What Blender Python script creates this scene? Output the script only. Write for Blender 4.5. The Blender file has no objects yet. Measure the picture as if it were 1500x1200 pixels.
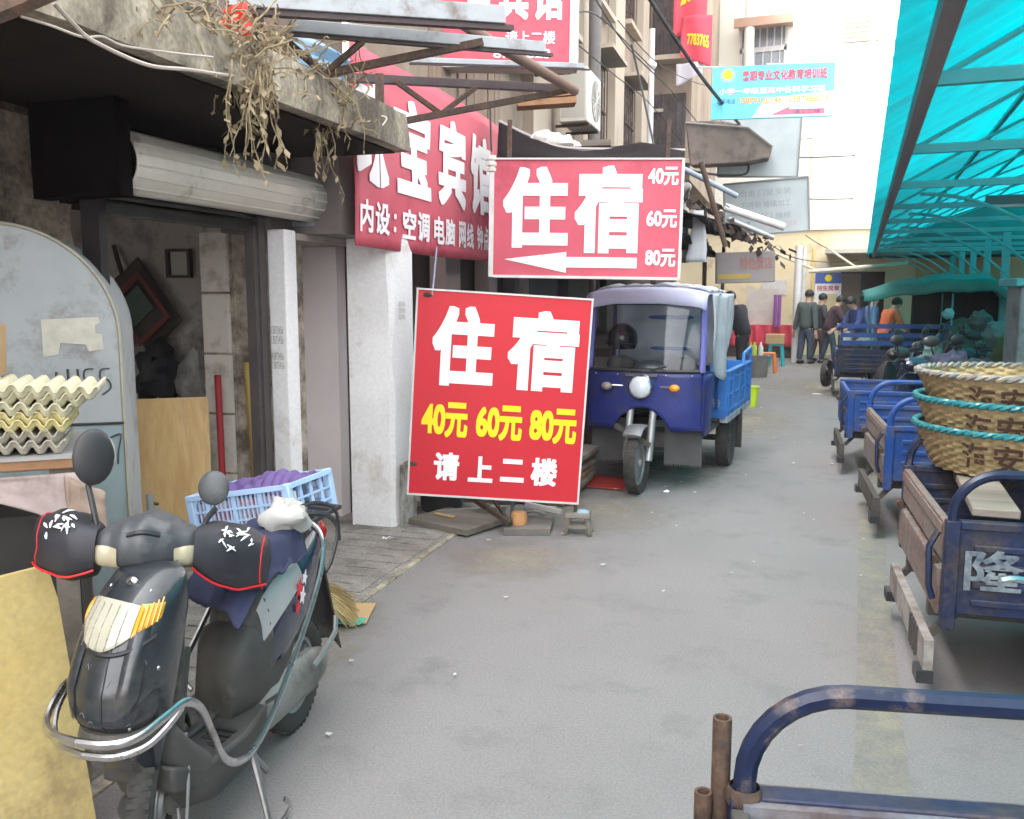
import bpy, bmesh, math, random
from mathutils import Vector, Matrix, Euler, noise
random.seed(7)
S = bpy.context.scene
COL = S.collection
PI = math.pi
rad = math.radians
# ------------------------------------------------------------------ camera
EYE = Vector((0, 0, 1.6)); FPX = 1299.0
YAW = rad(21.35); PITCH = math.atan(168 / FPX)
cam_d = bpy.data.cameras.new('camera'); cam = bpy.data.objects.new('camera', cam_d); COL.objects.link(cam)
cam.location = EYE; cam.rotation_euler = (PI / 2 - PITCH, 0, YAW)
cam_d.sensor_width = 36; cam_d.lens = 36 * FPX / 1500; cam_d.clip_start = .03; cam_d.clip_end = 400
S.camera = cam
# ------------------------------------------------------------------ sky and sun (bright overcast)
SUN_EL, SUN_AZ = rad(52), rad(232)
w = bpy.data.worlds.new('World'); S.world = w; w.use_nodes = True
nt = w.node_tree; bg = nt.nodes['Background']
sky = nt.nodes.new('ShaderNodeTexSky'); sky.sky_type = 'NISHITA'; sky.sun_disc = False
sky.sun_elevation = SUN_EL; sky.sun_rotation = SUN_AZ; sky.dust_density = 4; sky.air_density = 1.0
hs = nt.nodes.new('ShaderNodeHueSaturation'); hs.inputs['Saturation'].default_value = .06
nt.links.new(sky.outputs[0], hs.inputs['Color']); nt.links.new(hs.outputs[0], bg.inputs[0])
bg.inputs[1].default_value = .15
sd = bpy.data.lights.new('sun', 'SUN'); sun = bpy.data.objects.new('sun', sd); COL.objects.link(sun)
sd.energy = 1.5; sd.angle = rad(14); sd.color = (1, .94, .86)
sv = Vector((math.sin(SUN_AZ) * math.cos(SUN_EL), math.cos(SUN_AZ) * math.cos(SUN_EL), math.sin(SUN_EL)))
sun.rotation_euler = sv.to_track_quat('Z', 'Y').to_euler(); sun.location = (-8, -10, 20)
S.view_settings.view_transform = 'Standard'; S.view_settings.look = 'None'; S.view_settings.gamma = 1
S.view_settings.exposure = 3.15
S.view_settings.use_curve_mapping = False
S.render.engine = 'CYCLES'
S.cycles.max_bounces = 8; S.cycles.diffuse_bounces = 4; S.cycles.transparent_max_bounces = 12
S.cycles.use_denoising = True

# ------------------------------------------------------------------ geometry of the place
_f = Vector((-math.sin(YAW) * math.cos(PITCH), math.cos(YAW) * math.cos(PITCH), -math.sin(PITCH)))
_r = Vector((math.cos(YAW), math.sin(YAW), 0)); _u = _r.cross(_f)
def ray(x, y): return _f + _r * (x - 750) / FPX + _u * (600 - y) / FPX
def G(x, y, z=0.0):
    d = ray(x, y); return EYE + d * ((z - EYE.z) / d.z)
def P(x, y, dep): return EYE + ray(x, y) * dep
BL = rad(4.17)                                     # the left house row runs 4 degrees off the right kerb
LF = Matrix.Rotation(BL, 4, 'Z')                   # left frame: x = n (towards the street), y = s (down the street)
LFI = LF.inverted()
def LP(x, y, n):
    d = ray(x, y); N = Vector((math.cos(BL), math.sin(BL), 0)); p = EYE + d * ((n - N.dot(EYE)) / N.dot(d)); return LFI @ p
ID = Matrix.Identity(4)

# ------------------------------------------------------------------ materials
MATS = {}
def M(name, c, c2=None, scale=6., rough=.7, metal=0., bump=0., amt=.5, detail=6., stain=None, st_scale=2., st_amt=.45,
      streak=0., spec=.5, alpha=1., trans=0., coat=0., emis=None, grain=0., gscale=90.):
    if name in MATS: return MATS[name]
    m = bpy.data.materials.new(name); m.use_nodes = True; N = m.node_tree.nodes; L = m.node_tree.links
    b = N['Principled BSDF']; b.inputs['Roughness'].default_value = rough; b.inputs['Metallic'].default_value = metal
    b.inputs['Specular IOR Level'].default_value = spec; b.inputs['Coat Weight'].default_value = coat
    b.inputs['Alpha'].default_value = alpha; b.inputs['Transmission Weight'].default_value = trans
    b.inputs['Base Color'].default_value = (*c, 1)
    tc = N.new('ShaderNodeTexCoord'); out = None
    if c2 or stain or bump or grain:
        mp = N.new('ShaderNodeMapping'); L.new(tc.outputs['Object'], mp.inputs[0])
        if streak: mp.inputs['Scale'].default_value = (1, 1, 1 / streak)
        no = N.new('ShaderNodeTexNoise'); no.inputs['Scale'].default_value = scale; no.inputs['Detail'].default_value = detail
        no.inputs['Roughness'].default_value = .65; L.new(mp.outputs[0], no.inputs['Vector'])
    if c2:
        rp = N.new('ShaderNodeValToRGB'); e = rp.color_ramp.elements
        e[0].position = .5 - .22 / max(.3, amt) * .5; e[1].position = .5 + .22 / max(.3, amt) * .5
        e[0].color = (*c, 1); e[1].color = (*c2, 1)
        L.new(no.outputs['Fac'], rp.inputs[0]); out = rp.outputs[0]
    if stain:
        n2 = N.new('ShaderNodeTexNoise'); n2.inputs['Scale'].default_value = st_scale; n2.inputs['Detail'].default_value = 8
        n2.inputs['Roughness'].default_value = .7; L.new(mp.outputs[0], n2.inputs['Vector'])
        r2 = N.new('ShaderNodeValToRGB'); e = r2.color_ramp.elements
        e[0].position = .62 - st_amt * .3; e[1].position = .72 - st_amt * .1
        L.new(n2.outputs['Fac'], r2.inputs[0])
        mx = N.new('ShaderNodeMix'); mx.data_type = 'RGBA'; L.new(r2.outputs[0], mx.inputs[0])
        if out: L.new(out, mx.inputs[6])
        else: mx.inputs[6].default_value = (*c, 1)
        mx.inputs[7].default_value = (*stain, 1); out = mx.outputs[2]
    if grain:
        n3 = N.new('ShaderNodeTexNoise'); n3.inputs['Scale'].default_value = gscale; n3.inputs['Detail'].default_value = 3; L.new(tc.outputs['Object'], n3.inputs['Vector'])
        g = N.new('ShaderNodeMapRange'); g.inputs[1].default_value = .3; g.inputs[2].default_value = .7; g.inputs[3].default_value = 1 - grain; g.inputs[4].default_value = 1 + grain; L.new(n3.outputs['Fac'], g.inputs[0])
        mg = N.new('ShaderNodeMix'); mg.data_type = 'RGBA'; mg.blend_type = 'MULTIPLY'; mg.inputs[0].default_value = 1
        if out: L.new(out, mg.inputs[6])
        else: mg.inputs[6].default_value = (*c, 1)
        L.new(g.outputs[0], mg.inputs[7]); out = mg.outputs[2]
    if out: L.new(out, b.inputs['Base Color'])
    if c2 or stain:
        rr = N.new('ShaderNodeMapRange'); rr.inputs[3].default_value = max(0, rough - .12); rr.inputs[4].default_value = min(1, rough + .15)
        L.new(no.outputs['Fac'], rr.inputs[0]); L.new(rr.outputs[0], b.inputs['Roughness'])
    if bump:
        bp = N.new('ShaderNodeBump'); bp.inputs['Strength'].default_value = min(1, bump); bp.inputs['Distance'].default_value = .01
        L.new(no.outputs['Fac'], bp.inputs['Height']); L.new(bp.outputs[0], b.inputs['Normal'])
    if emis: b.inputs['Emission Color'].default_value = (*emis, 1); b.inputs['Emission Strength'].default_value = 1
    MATS[name] = m; return m
def sheet_mat(name, c, tl=.6, rough=.5, c2=None, scale=5, alpha=1.):
    """thin sheet that lets light through (plastic, tarpaulin, corrugated roofing)"""
    if name in MATS: return MATS[name]
    m = bpy.data.materials.new(name); m.use_nodes = True; N = m.node_tree.nodes; L = m.node_tree.links
    b = N['Principled BSDF']; b.inputs['Base Color'].default_value = (*c, 1); b.inputs['Roughness'].default_value = rough
    t = N.new('ShaderNodeBsdfTranslucent'); t.inputs[0].default_value = (*c, 1)
    if c2:
        tc = N.new('ShaderNodeTexCoord'); no = N.new('ShaderNodeTexNoise'); no.inputs['Scale'].default_value = scale; no.inputs['Detail'].default_value = 6
        L.new(tc.outputs['Object'], no.inputs['Vector']); rp = N.new('ShaderNodeValToRGB'); e = rp.color_ramp.elements
        e[0].position = .38; e[1].position = .66; e[0].color = (*c, 1); e[1].color = (*c2, 1); L.new(no.outputs['Fac'], rp.inputs[0])
        L.new(rp.outputs[0], b.inputs['Base Color']); L.new(rp.outputs[0], t.inputs[0])
    mx = N.new('ShaderNodeMixShader'); mx.inputs[0].default_value = tl
    L.new(b.outputs[0], mx.inputs[1]); L.new(t.outputs[0], mx.inputs[2]); o = mx.outputs[0]
    if alpha < 1:
        tr = N.new('ShaderNodeBsdfTransparent'); m2 = N.new('ShaderNodeMixShader'); m2.inputs[0].default_value = alpha
        L.new(tr.outputs[0], m2.inputs[1]); L.new(o, m2.inputs[2]); o = m2.outputs[0]
    L.new(o, N['Material Output'].inputs[0]); MATS[name] = m; return m
def wood_mat(name, c, c2, scale=3., axis=2, rough=.75, bump=.3, stain=None):
    if name in MATS: return MATS[name]
    m = M(name, c, c2, scale=scale * 4, rough=rough, bump=bump, amt=.7, stain=stain, st_scale=3)
    for n in m.node_tree.nodes:
        if n.type == 'MAPPING':
            v = [1, 1, 1]; v[axis] = .12; n.inputs['Scale'].default_value = v
    return m

# ------------------------------------------------------------------ mesh builder
class MB:
    def __init__(s, xf=None): s.v = []; s.f = []; s.xf = xf or ID
    def add(s, vs, fs):
        o = len(s.v); s.v += [s.xf @ Vector(p) for p in vs]; s.f += [[i + o for i in q] for q in fs]; return s
    def box(s, x0, x1, y0, y1, z0, z1, m=None, taper=0):
        vs = [(x0, y0, z0), (x1, y0, z0), (x1, y1, z0), (x0, y1, z0), (x0 + taper, y0 + taper, z1), (x1 - taper, y0 + taper, z1), (x1 - taper, y1 - taper, z1), (x0 + taper, y1 - taper, z1)]
        if m is not None: vs = [m @ Vector(p) for p in vs]
        return s.add(vs, [(3, 2, 1, 0), (4, 5, 6, 7), (0, 1, 5, 4), (1, 2, 6, 5), (2, 3, 7, 6), (3, 0, 4, 7)])
    def obox(s, c, sz, rot=(0, 0, 0)):
        m = Matrix.Translation(Vector(c)) @ Euler([rad(a) for a in rot]).to_matrix().to_4x4()
        a, b, d = sz[0] / 2, sz[1] / 2, sz[2] / 2
        return s.box(-a, a, -b, b, -d, d, m)
    def bar(s, p0, p1, wd, ht, up=(0, 0, 1)):
        """rectangular bar from p0 to p1"""
        p0, p1 = Vector(p0), Vector(p1); d = (p1 - p0); l = d.length; d.normalize()
        u = Vector(up); x = d.cross(u)
        if x.length < 1e-4: x = d.cross(Vector((1, 0, 0)))
        x.normalize(); y = x.cross(d)
        vs = []
        for q in (p0, p1):
            for a, b in ((-1, -1), (1, -1), (1, 1), (-1, 1)): vs.append(q + x * a * wd / 2 + y * b * ht / 2)
        return s.add(vs, [(3, 2, 1, 0), (4, 5, 6, 7), (0, 1, 5, 4), (1, 2, 6, 5), (2, 3, 7, 6), (3, 0, 4, 7)])
    def tube(s, pts, r, n=8, closed=False, cap=True, flat=1.):
        pts = [Vector(p) for p in pts]; k = len(pts); rs = r if isinstance(r, (list, tuple)) else [r] * k
        ts = []
        for i in range(k):
            a = pts[(i - 1) % k] if (closed or i > 0) else pts[i]; b = pts[(i + 1) % k] if (closed or i < k - 1) else pts[i]
            t = (b - a); ts.append(t.normalized() if t.length > 1e-9 else Vector((0, 0, 1)))
        u = ts[0].orthogonal().normalized()
        if abs(ts[0].z) < .95: u = (Vector((0, 0, 1)) - ts[0] * ts[0].z).normalized()
        vs = []; fs = []
        for i in range(k):
            u = (u - ts[i] * u.dot(ts[i])).normalized(); v = ts[i].cross(u)
            for j in range(n):
                a = 2 * PI * (j + .5) / n; vs.append(pts[i] + (u * math.cos(a) * flat + v * math.sin(a)) * rs[i])
        m = k if closed else k - 1
        for i in range(m):
            for j in range(n):
                a, b = i * n + j, i * n + (j + 1) % n; c, d = ((i + 1) % k) * n + (j + 1) % n, ((i + 1) % k) * n + j
                fs.append((a, b, c, d))
        if cap and not closed: fs.append(tuple(range(n))[::-1]); fs.append(tuple((k - 1) * n + j for j in range(n)))
        return s.add(vs, fs)
    def cyl(s, p0, p1, r0, r1=None, n=14): return s.tube([p0, p1], [r0, r0 if r1 is None else r1], n)
    def ell(s, c, r, nu=14, nv=9, m=None, z0=-1., z1=1.):
        vs = []; fs = []
        for i in range(nv + 1):
            t = math.asin(max(-1, min(1, z0))) + (math.asin(z1) - math.asin(max(-1, z0))) * i / nv
            for j in range(nu):
                a = 2 * PI * j / nu; p = Vector((r[0] * math.cos(t) * math.cos(a), r[1] * math.cos(t) * math.sin(a), r[2] * math.sin(t)))
                vs.append((m @ p if m is not None else p) + Vector(c))
        for i in range(nv):
            for j in range(nu): fs.append((i * nu + j, i * nu + (j + 1) % nu, (i + 1) * nu + (j + 1) % nu, (i + 1) * nu + j))
        return s.add(vs, fs)
    def loft(s, rings, closed=True, cap=True):
        n = len(rings[0]); vs = [p for r in rings for p in r]; fs = []
        for i in range(len(rings) - 1):
            for j in range(n if closed else n - 1):
                fs.append((i * n + j, i * n + (j + 1) % n, (i + 1) * n + (j + 1) % n, (i + 1) * n + j))
        if cap and closed: fs.append(tuple(range(n))[::-1]); fs.append(tuple((len(rings) - 1) * n + j for j in range(n)))
        return s.add(vs, fs)
    def grid(s, fn, nu, nv):
        vs = [fn(i / nu, j / nv) for i in range(nu + 1) for j in range(nv + 1)]; k = nv + 1
        return s.add(vs, [(i * k + j, (i + 1) * k + j, (i + 1) * k + j + 1, i * k + j + 1) for i in range(nu) for j in range(nv)])
    def prism(s, poly, fn0, fn1):
        """poly: list of 2-D points, fn0/fn1 turn them into the two end faces"""
        n = len(poly); vs = [fn0(*p) for p in poly] + [fn1(*p) for p in poly]
        return s.add(vs, [tuple(range(n))[::-1], tuple(range(n, 2 * n))] + [(i, (i + 1) % n, n + (i + 1) % n, n + i) for i in range(n)])
    def lathe(s, prof, c=(0, 0, 0), n=24, m=None, closed=False):
        vs = []; fs = []; k = len(prof)
        for i in range(n):
            a = 2 * PI * i / n
            for r, z in prof:
                p = Vector((r * math.cos(a), r * math.sin(a), z)); vs.append((m @ p if m is not None else p) + Vector(c))
        for i in range(n):
            for j in range(k if closed else k - 1):
                fs.append((i * k + j, ((i + 1) % n) * k + j, ((i + 1) % n) * k + (j + 1) % k, i * k + (j + 1) % k))
        return s.add(vs, fs)
    def build(s, name, mat, parent=None, smooth=True, bevel=0., solid=0., subd=0, ang=40):
        me = bpy.data.meshes.new(name); me.from_pydata([tuple(p) for p in s.v], [], s.f); me.update()
        bm = bmesh.new(); bm.from_mesh(me); bmesh.ops.recalc_face_normals(bm, faces=bm.faces); bm.to_mesh(me); bm.free()
        if smooth:
            me.polygons.foreach_set('use_smooth', [True] * len(me.polygons)); me.set_sharp_from_angle(angle=rad(ang))
        me.materials.append(mat); o = bpy.data.objects.new(name, me); COL.objects.link(o)
        if parent is not None: o.parent = parent
        if solid: q = o.modifiers.new('solid', 'SOLIDIFY'); q.thickness = solid; q.offset = 0
        if bevel: q = o.modifiers.new('bevel', 'BEVEL'); q.width = bevel; q.segments = 2; q.limit_method = 'ANGLE'
        if subd: q = o.modifiers.new('sub', 'SUBSURF'); q.levels = subd; q.render_levels = subd
        return o
def tag(o, label=None, cat=None, group=None, kind=None):
    if label: o['label'] = label
    if cat: o['category'] = cat
    if group: o['group'] = group
    if kind: o['kind'] = kind
    return o
def thing(name, label, cat, loc=(0, 0, 0), rz=0., group=None):
    o = bpy.data.objects.new(name, None); COL.objects.link(o); o.empty_display_size = .1
    o.location = loc; o.rotation_euler = (0, 0, rz); return tag(o, label, cat, group)
def settle(o, rz=0.):
    """move the origin of a thing built in world coordinates to the middle of its base"""
    allc = [o] + list(o.children_recursive); ms = []
    for c in allc:
        if c.type == 'MESH' and c.data not in ms: ms.append(c.data)
    Rm = Matrix.Rotation(rz, 4, 'Z'); Ri = Rm.inverted()
    co = [Ri @ v.co for m in ms for v in m.vertices]
    lo = Vector([min(p[i] for p in co) for i in range(3)]); hi = Vector([max(p[i] for p in co) for i in range(3)])
    base = Rm @ Vector(((lo.x + hi.x) / 2, (lo.y + hi.y) / 2, lo.z))
    T = Matrix.Translation(base) @ Rm; Ti = T.inverted()
    for m in ms: m.transform(Ti)
    o.location = base; o.rotation_euler = (0, 0, rz); return o
def one(mb, name, mat, label, cat, group=None, rz=0., kind=None, **k):
    o = mb.build(name, mat, None, **k); tag(o, label, cat, group, kind); settle(o, rz); return o
def setting(mb, name, mat, kind='structure', **k):
    o = mb.build(name, mat, None, **k); o['kind'] = kind; return o
def copy_tree(o, parent=None):
    c = o.copy(); COL.objects.link(c); c.parent = parent
    for ch in list(o.children): copy_tree(ch, c)
    return c
def share(src, parent, mat4=None):
    """another part with the mesh of src"""
    c = src.copy(); COL.objects.link(c); c.parent = parent
    if mat4 is not None: c.matrix_local = mat4
    return c
def smooth_path(pts, k=6):
    pts = [Vector(p) for p in pts]; out = []
    for i in range(len(pts) - 1):
        a = pts[max(0, i - 1)]; b = pts[i]; c = pts[i + 1]; d = pts[min(len(pts) - 1, i + 2)]
        for j in range(k):
            t = j / k; out.append(.5 * ((2 * b) + (c - a) * t + (2 * a - 5 * b + 4 * c - d) * t * t + (3 * b - a - 3 * c + d) * t ** 3))
    out.append(pts[-1]); return out
_tc = bpy.data.curves.new('lettering', 'FONT'); _to = bpy.data.objects.new('lettering', _tc); COL.objects.link(_to)
def lettering(body, rect, mat, parent, xf=ID, off=.018, y=-.004, name='lettering', shear=0., depth=0.):
    """flat print on a sign whose local face looks to -y; rect = x0, x1, z0, z1"""
    _tc.body = body; _tc.offset = min(off, .008); dg = bpy.context.evaluated_depsgraph_get(); dg.update()
    me = bpy.data.meshes.new_from_object(_to.evaluated_get(dg)); me.name = name
    if off > .012:                                   # heavier strokes: the glyph repeated round a small circle, each layer a hair prouder
        k = 20; q = (off - .006) * .9; ring = [(-1 + .4 * i, -1) for i in range(5)] + [(1, -1 + .4 * i) for i in range(5)] + [(1 - .4 * i, 1) for i in range(5)] + [(-1, 1 - .4 * i) for i in range(5)]; bv = [v.co.copy() for v in me.vertices]; bf = [list(p.vertices) for p in me.polygons]; vs = []; fs = []
        for i in range(k):
            dx, dy = ring[i][0] * q, ring[i][1] * q
            fs += [[j + len(vs) for j in f] for f in bf]; vs += [(p.x + dx, p.y + dy, .00007 * i) for p in bv]
        bpy.data.meshes.remove(me); me = bpy.data.meshes.new(name); me.from_pydata(vs, [], fs)
    xs = [v.co.x for v in me.vertices]; ys = [v.co.y for v in me.vertices]
    a, b, c, d = min(xs), max(xs), min(ys), max(ys); x0, x1, z0, z1 = rect
    for v in me.vertices:
        x = x0 + (v.co.x - a) / (b - a) * (x1 - x0); z = z0 + (v.co.y - c) / max(1e-6, d - c) * (z1 - z0)
        v.co = xf @ Vector((x + shear * (z - z0), y - v.co.z, z))
    me.materials.clear(); me.materials.append(mat); o = bpy.data.objects.new(name, me); COL.objects.link(o)
    if parent is not None: o.parent = parent
    return o
def face_mat(p0, dirv):
    """matrix at p0 whose +y looks along dirv (away from the viewer), x to the right"""
    d = Vector((dirv[0], dirv[1], 0)).normalized(); x = Vector((d.y, -d.x, 0))
    m = Matrix(((x.x, d.x, 0, 0), (x.y, d.y, 0, 0), (0, 0, 1, 0), (0, 0, 0, 1))); return Matrix.Translation(Vector(p0)) @ m
def jit(a): return random.uniform(-a, a)
# ------------------------------------------------------------------ palette
ASPH = M('asphalt', (.178, .166, .165), (.232, .218, .214), scale=.8, rough=.85, bump=.1, amt=.35, stain=(.165, .156, .154), st_scale=2.6, st_amt=.3, detail=12, grain=.16, gscale=110)
YEL = M('worn yellow paint', (.245, .22, .155), (.20, .188, .165), scale=9, rough=.8, amt=.6, stain=(.16, .153, .143), st_scale=5, st_amt=.9, grain=.16, gscale=110)
PAVE = M('pavement concrete', (.23, .21, .185), (.32, .30, .27), scale=5, grain=.25, gscale=60, rough=.9, bump=.3, stain=(.11, .1, .09), st_scale=3, st_amt=.6)
CONC = M('weathered concrete', (.46, .41, .31), (.62, .56, .44), scale=7, grain=.25, gscale=45, rough=.92, bump=.5, stain=(.10, .085, .065), st_scale=2.5, st_amt=1.0, streak=2.5)
SOOTSHADE = M('sooty shaded wall', (.012, .010, .009), (.028, .022, .019), scale=4, rough=.95, spec=.1, bump=.3)  # sooty brown taken near black to paint the shade below the slab
STONE = M('old brown plaster', (.26, .21, .155), (.42, .36, .28), scale=8, grain=.3, gscale=40, rough=.95, bump=.9, stain=(.07, .055, .04), st_scale=4, st_amt=.8)
PLAS = M('white plaster', (.82, .81, .82), (.74, .73, .73), scale=3, rough=.9, bump=.15, amt=.5, stain=(.55, .52, .48), st_scale=2.5, st_amt=.2, grain=.06, gscale=50)
PLASD = M('dirty white plaster', (.62, .60, .57), (.48, .45, .41), scale=5, rough=.9, bump=.3, stain=(.16, .13, .10), st_scale=5, st_amt=.6)
ALC = M('grey alcove plaster', (.80, .74, .74), (.72, .66, .66), scale=2.5, rough=.9, bump=.1)
GALV = M('dull shutter steel', (.62, .60, .53), (.52, .50, .44), scale=5, rough=.55, metal=.25, amt=.5, stain=(.2, .17, .13), st_scale=4, st_amt=.2)
DSTEEL = M('dark shutter steel', (.06, .062, .058), (.04, .04, .037), scale=5, rough=.6, metal=.2)
BOOTH = M('blue grey sheet metal', (.28, .375, .40), (.36, .44, .46), scale=2.2, rough=.55, metal=.1, amt=.6, stain=(.24, .27, .26), st_scale=4, st_amt=.35, streak=3)
BOOTH2 = M('pale sheet metal', (.34, .37, .385), (.44, .46, .47), scale=2.5, rough=.55, metal=.1, stain=(.22, .21, .19), st_scale=4, st_amt=.35)
RUST = M('rusty steel', (.05, .033, .026), (.12, .07, .045), scale=12, grain=.35, gscale=60, rough=.8, metal=.2, bump=.3, stain=(.05, .04, .035), st_scale=5, st_amt=.5)
CHAN = M('grey steel channel', (.30, .32, .34), (.40, .42, .44), scale=5, rough=.55, metal=.35, stain=(.17, .14, .12), st_scale=4, st_amt=.3)
RED = M('sign red', (.53, .009, .021), (.57, .011, .026), scale=3, rough=.5)
REDF = M('faded sign red', (.49, .062, .10), (.57, .105, .15), scale=2.2, rough=.6, amt=.5, stain=(.34, .035, .06), st_scale=1.6, st_amt=.3)
SWHITE = M('sign white', (.86, .85, .88), rough=.5)
SYEL = M('sign yellow', (.92, .72, .005), rough=.5)
SFRAME = M('sign frame white', (.68, .66, .66), (.52, .50, .48), scale=8, rough=.6)
BLACK = M('black plastic', (.018, .018, .02), (.03, .03, .033), scale=6, rough=.45)
RUBBER = M('tyre rubber', (.028, .027, .026), (.06, .055, .05), scale=9, rough=.85, bump=.2)
CHROME = M('worn chrome', (.62, .62, .64), (.5, .49, .48), scale=8, rough=.28, metal=1., stain=(.3, .26, .22), st_scale=8, st_amt=.2)
ALU = M('cast aluminium', (.42, .42, .42), (.3, .3, .3), scale=8, rough=.5, metal=.7)
BLUE = M('cart blue paint', (.005, .042, .19), (.010, .062, .25), scale=4, rough=.5, coat=0, spec=.35, amt=.5, stain=(.07, .07, .11), st_scale=4, st_amt=.45, grain=.15, gscale=40)
BLUED = M('dark cart blue', (.005, .011, .038), (.009, .019, .06), scale=4, rough=.5, coat=0, spec=.35, stain=(.06, .045, .035), st_scale=5, st_amt=.55, grain=.2, gscale=40)
CABB = M('cab blue paint', (.009, .018, .14), (.015, .028, .19), scale=3, rough=.42, coat=.15, amt=.4, stain=(.05, .05, .07), st_scale=4, st_amt=.35, grain=.15, gscale=40)
BEDB = M('bright bed blue', (.02, .16, .50), (.03, .2, .58), scale=4, rough=.45, stain=(.1, .12, .2), st_scale=6, st_amt=.25)
RUSTB = M('rust eaten blue', (.125, .105, .09), (.20, .175, .155), scale=5, grain=.25, gscale=40, rough=.75, bump=.2, stain=(.16, .09, .07), st_scale=4, st_amt=.7)
GRIME = M('grimy steel', (.045, .042, .04), (.085, .075, .065), scale=8, rough=.8, bump=.2)
LAV = M('lavender roof paint', (.42, .44, .62), (.5, .52, .68), scale=3, rough=.5)
PLASTIC = sheet_mat('milky plastic sheet', (.74, .76, .80), tl=.45, rough=.35, c2=(.60, .63, .68), scale=7)
GLASS = None
def glass_mat():
    m = bpy.data.materials.new('window glass'); m.use_nodes = True; N = m.node_tree.nodes; L = m.node_tree.links
    g = N.new('ShaderNodeBsdfGlossy'); g.inputs['Roughness'].default_value = .05; g.inputs['Color'].default_value = (.9, .92, .95, 1)
    t = N.new('ShaderNodeBsdfTransparent'); t.inputs[0].default_value = (.62, .65, .68, 1); x = N.new('ShaderNodeMixShader')
    f = N.new('ShaderNodeFresnel'); f.inputs[0].default_value = 1.5; L.new(f.outputs[0], x.inputs[0])
    L.new(t.outputs[0], x.inputs[1]); L.new(g.outputs[0], x.inputs[2]); L.new(x.outputs[0], N['Material Output'].inputs[0]); return m
GLASS = glass_mat()
WOODY = wood_mat('yellow plywood', (.44, .26, .10), (.66, .46, .22), scale=1.6, stain=(.30, .18, .09))
WOODD = wood_mat('grey old wood', (.17, .145, .12), (.27, .235, .20), scale=3, axis=0, stain=(.08, .065, .05))
WOODB = wood_mat('brown wood', (.22, .11, .05), (.33, .18, .09), scale=3, axis=0)
CARD = M('brown cardboard', (.42, .27, .13), (.5, .34, .17), scale=4, rough=.9, amt=.4)
YBOARD = M('yellow stained board', (.50, .38, .14), (.60, .49, .22), scale=2.5, rough=.9, bump=.2, amt=.5, stain=(.36, .27, .13), st_scale=3, st_amt=.35, grain=.1, gscale=50)
PULP = M('egg tray pulp', (.52, .48, .33), (.60, .57, .42), scale=6, rough=.95, bump=.3)
PULPY = M('yellow egg tray pulp', (.58, .50, .22), (.66, .60, .33), scale=6, rough=.95, bump=.3)
VINE = M('dead vine', (.36, .29, .18), (.20, .155, .09), scale=20, rough=.95)
NAVY = M('navy cloth', (.018, .022, .06), (.03, .035, .085), scale=9, rough=.8, bump=.2)
PURP = M('purple cloth', (.10, .062, .19), (.14, .09, .24), scale=7, rough=.85, bump=.3)
CRATEB = M('pale blue crate plastic', (.36, .52, .76), (.42, .58, .80), scale=5, rough=.45)
SCBODY = M('dusty dark scooter paint', (.014, .018, .024), (.024, .029, .035), scale=3, rough=.30, coat=.45, amt=.5, stain=(.06, .057, .052), st_scale=5, st_amt=.40, grain=.2, gscale=60)
SCGREY = M('grey scooter plastic', (.055, .06, .068), (.075, .08, .085), scale=4, rough=.45, stain=(.16, .16, .155), st_scale=5, st_amt=.25)
SCBLUE = M('dark blue scooter panel', (.012, .02, .045), (.02, .03, .06), scale=3, rough=.25, coat=.5)
DUSTY = M('dusty black plastic', (.03, .03, .03), (.07, .067, .062), scale=5, rough=.6, bump=.1, stain=(.17, .16, .14), st_scale=4, st_amt=.35)
LENS = M('headlight lens', (.46, .44, .36), (.36, .34, .26), scale=5, rough=.12, spec=.6, coat=.8)
AMBER = M('amber lens', (.80, .36, .03), (.70, .28, .02), scale=14, rough=.2, coat=.4)
CREAM = M('cream lens', (.48, .44, .31), (.38, .34, .23), scale=8, rough=.2, coat=.4)
REDP = M('red piping', (.65, .02, .03), rough=.5)
WPRINT = M('white print', (.8, .8, .82), rough=.7)
WICK = M('wicker cane', (.25, .18, .085), (.42, .32, .17), scale=30, rough=.7, bump=.2, amt=.8)
WICKD = M('dark ink on wicker', (.07, .03, .02), rough=.8)
RIMTEAL = M('teal plastic cord', (.012, .13, .155), (.02, .18, .20), scale=15, rough=.4)
RIMPINK = M('faded pink cord', (.24, .16, .165), (.10, .16, .16), scale=15, rough=.6)
TEAL = sheet_mat('teal corrugated plastic', (.0, .145, .17), tl=.85, rough=.35, c2=(.004, .095, .115), scale=2.2)
TEALC = sheet_mat('green tarpaulin', (.03, .25, .22), tl=.35, rough=.6, c2=(.05, .30, .26), scale=4)
TSTEEL = M('teal light tinted steel', (.07, .34, .36), (.10, .42, .44), scale=4, rough=.5, metal=.1)  # teal light through the canopy is mixed into the steel colour
EDGEST = M('brown grey edge beam', (.16, .14, .15), (.22, .19, .20), scale=5, rough=.6)
CREAMW = M('cream painted wall', (.70, .58, .36), (.78, .68, .48), scale=.8, rough=.9, amt=.5, stain=(.45, .36, .24), st_scale=1.2, st_amt=.3)
WHITEW = M('pale tiled wall', (.76, .72, .64), (.70, .66, .58), scale=.6, rough=.8, amt=.4, stain=(.62, .58, .52), st_scale=.8, st_amt=.15)
PEACH = M('peach wall', (.62, .36, .20), (.70, .44, .27), scale=1, rough=.9)
FACADE = M('stained beige facade', (.30, .235, .18), (.40, .33, .26), scale=1.2, rough=.92, bump=.2, stain=(.17, .135, .11), st_scale=1.1, st_amt=.55, streak=4)
FACL = M('light pilaster render', (.44, .37, .29), (.52, .45, .37), scale=2, rough=.9, stain=(.34, .28, .22), st_scale=2, st_amt=.3, streak=4)
BRICKR = M('brown brickwork', (.34, .20, .14), (.42, .27, .20), scale=3, rough=.9)
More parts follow.
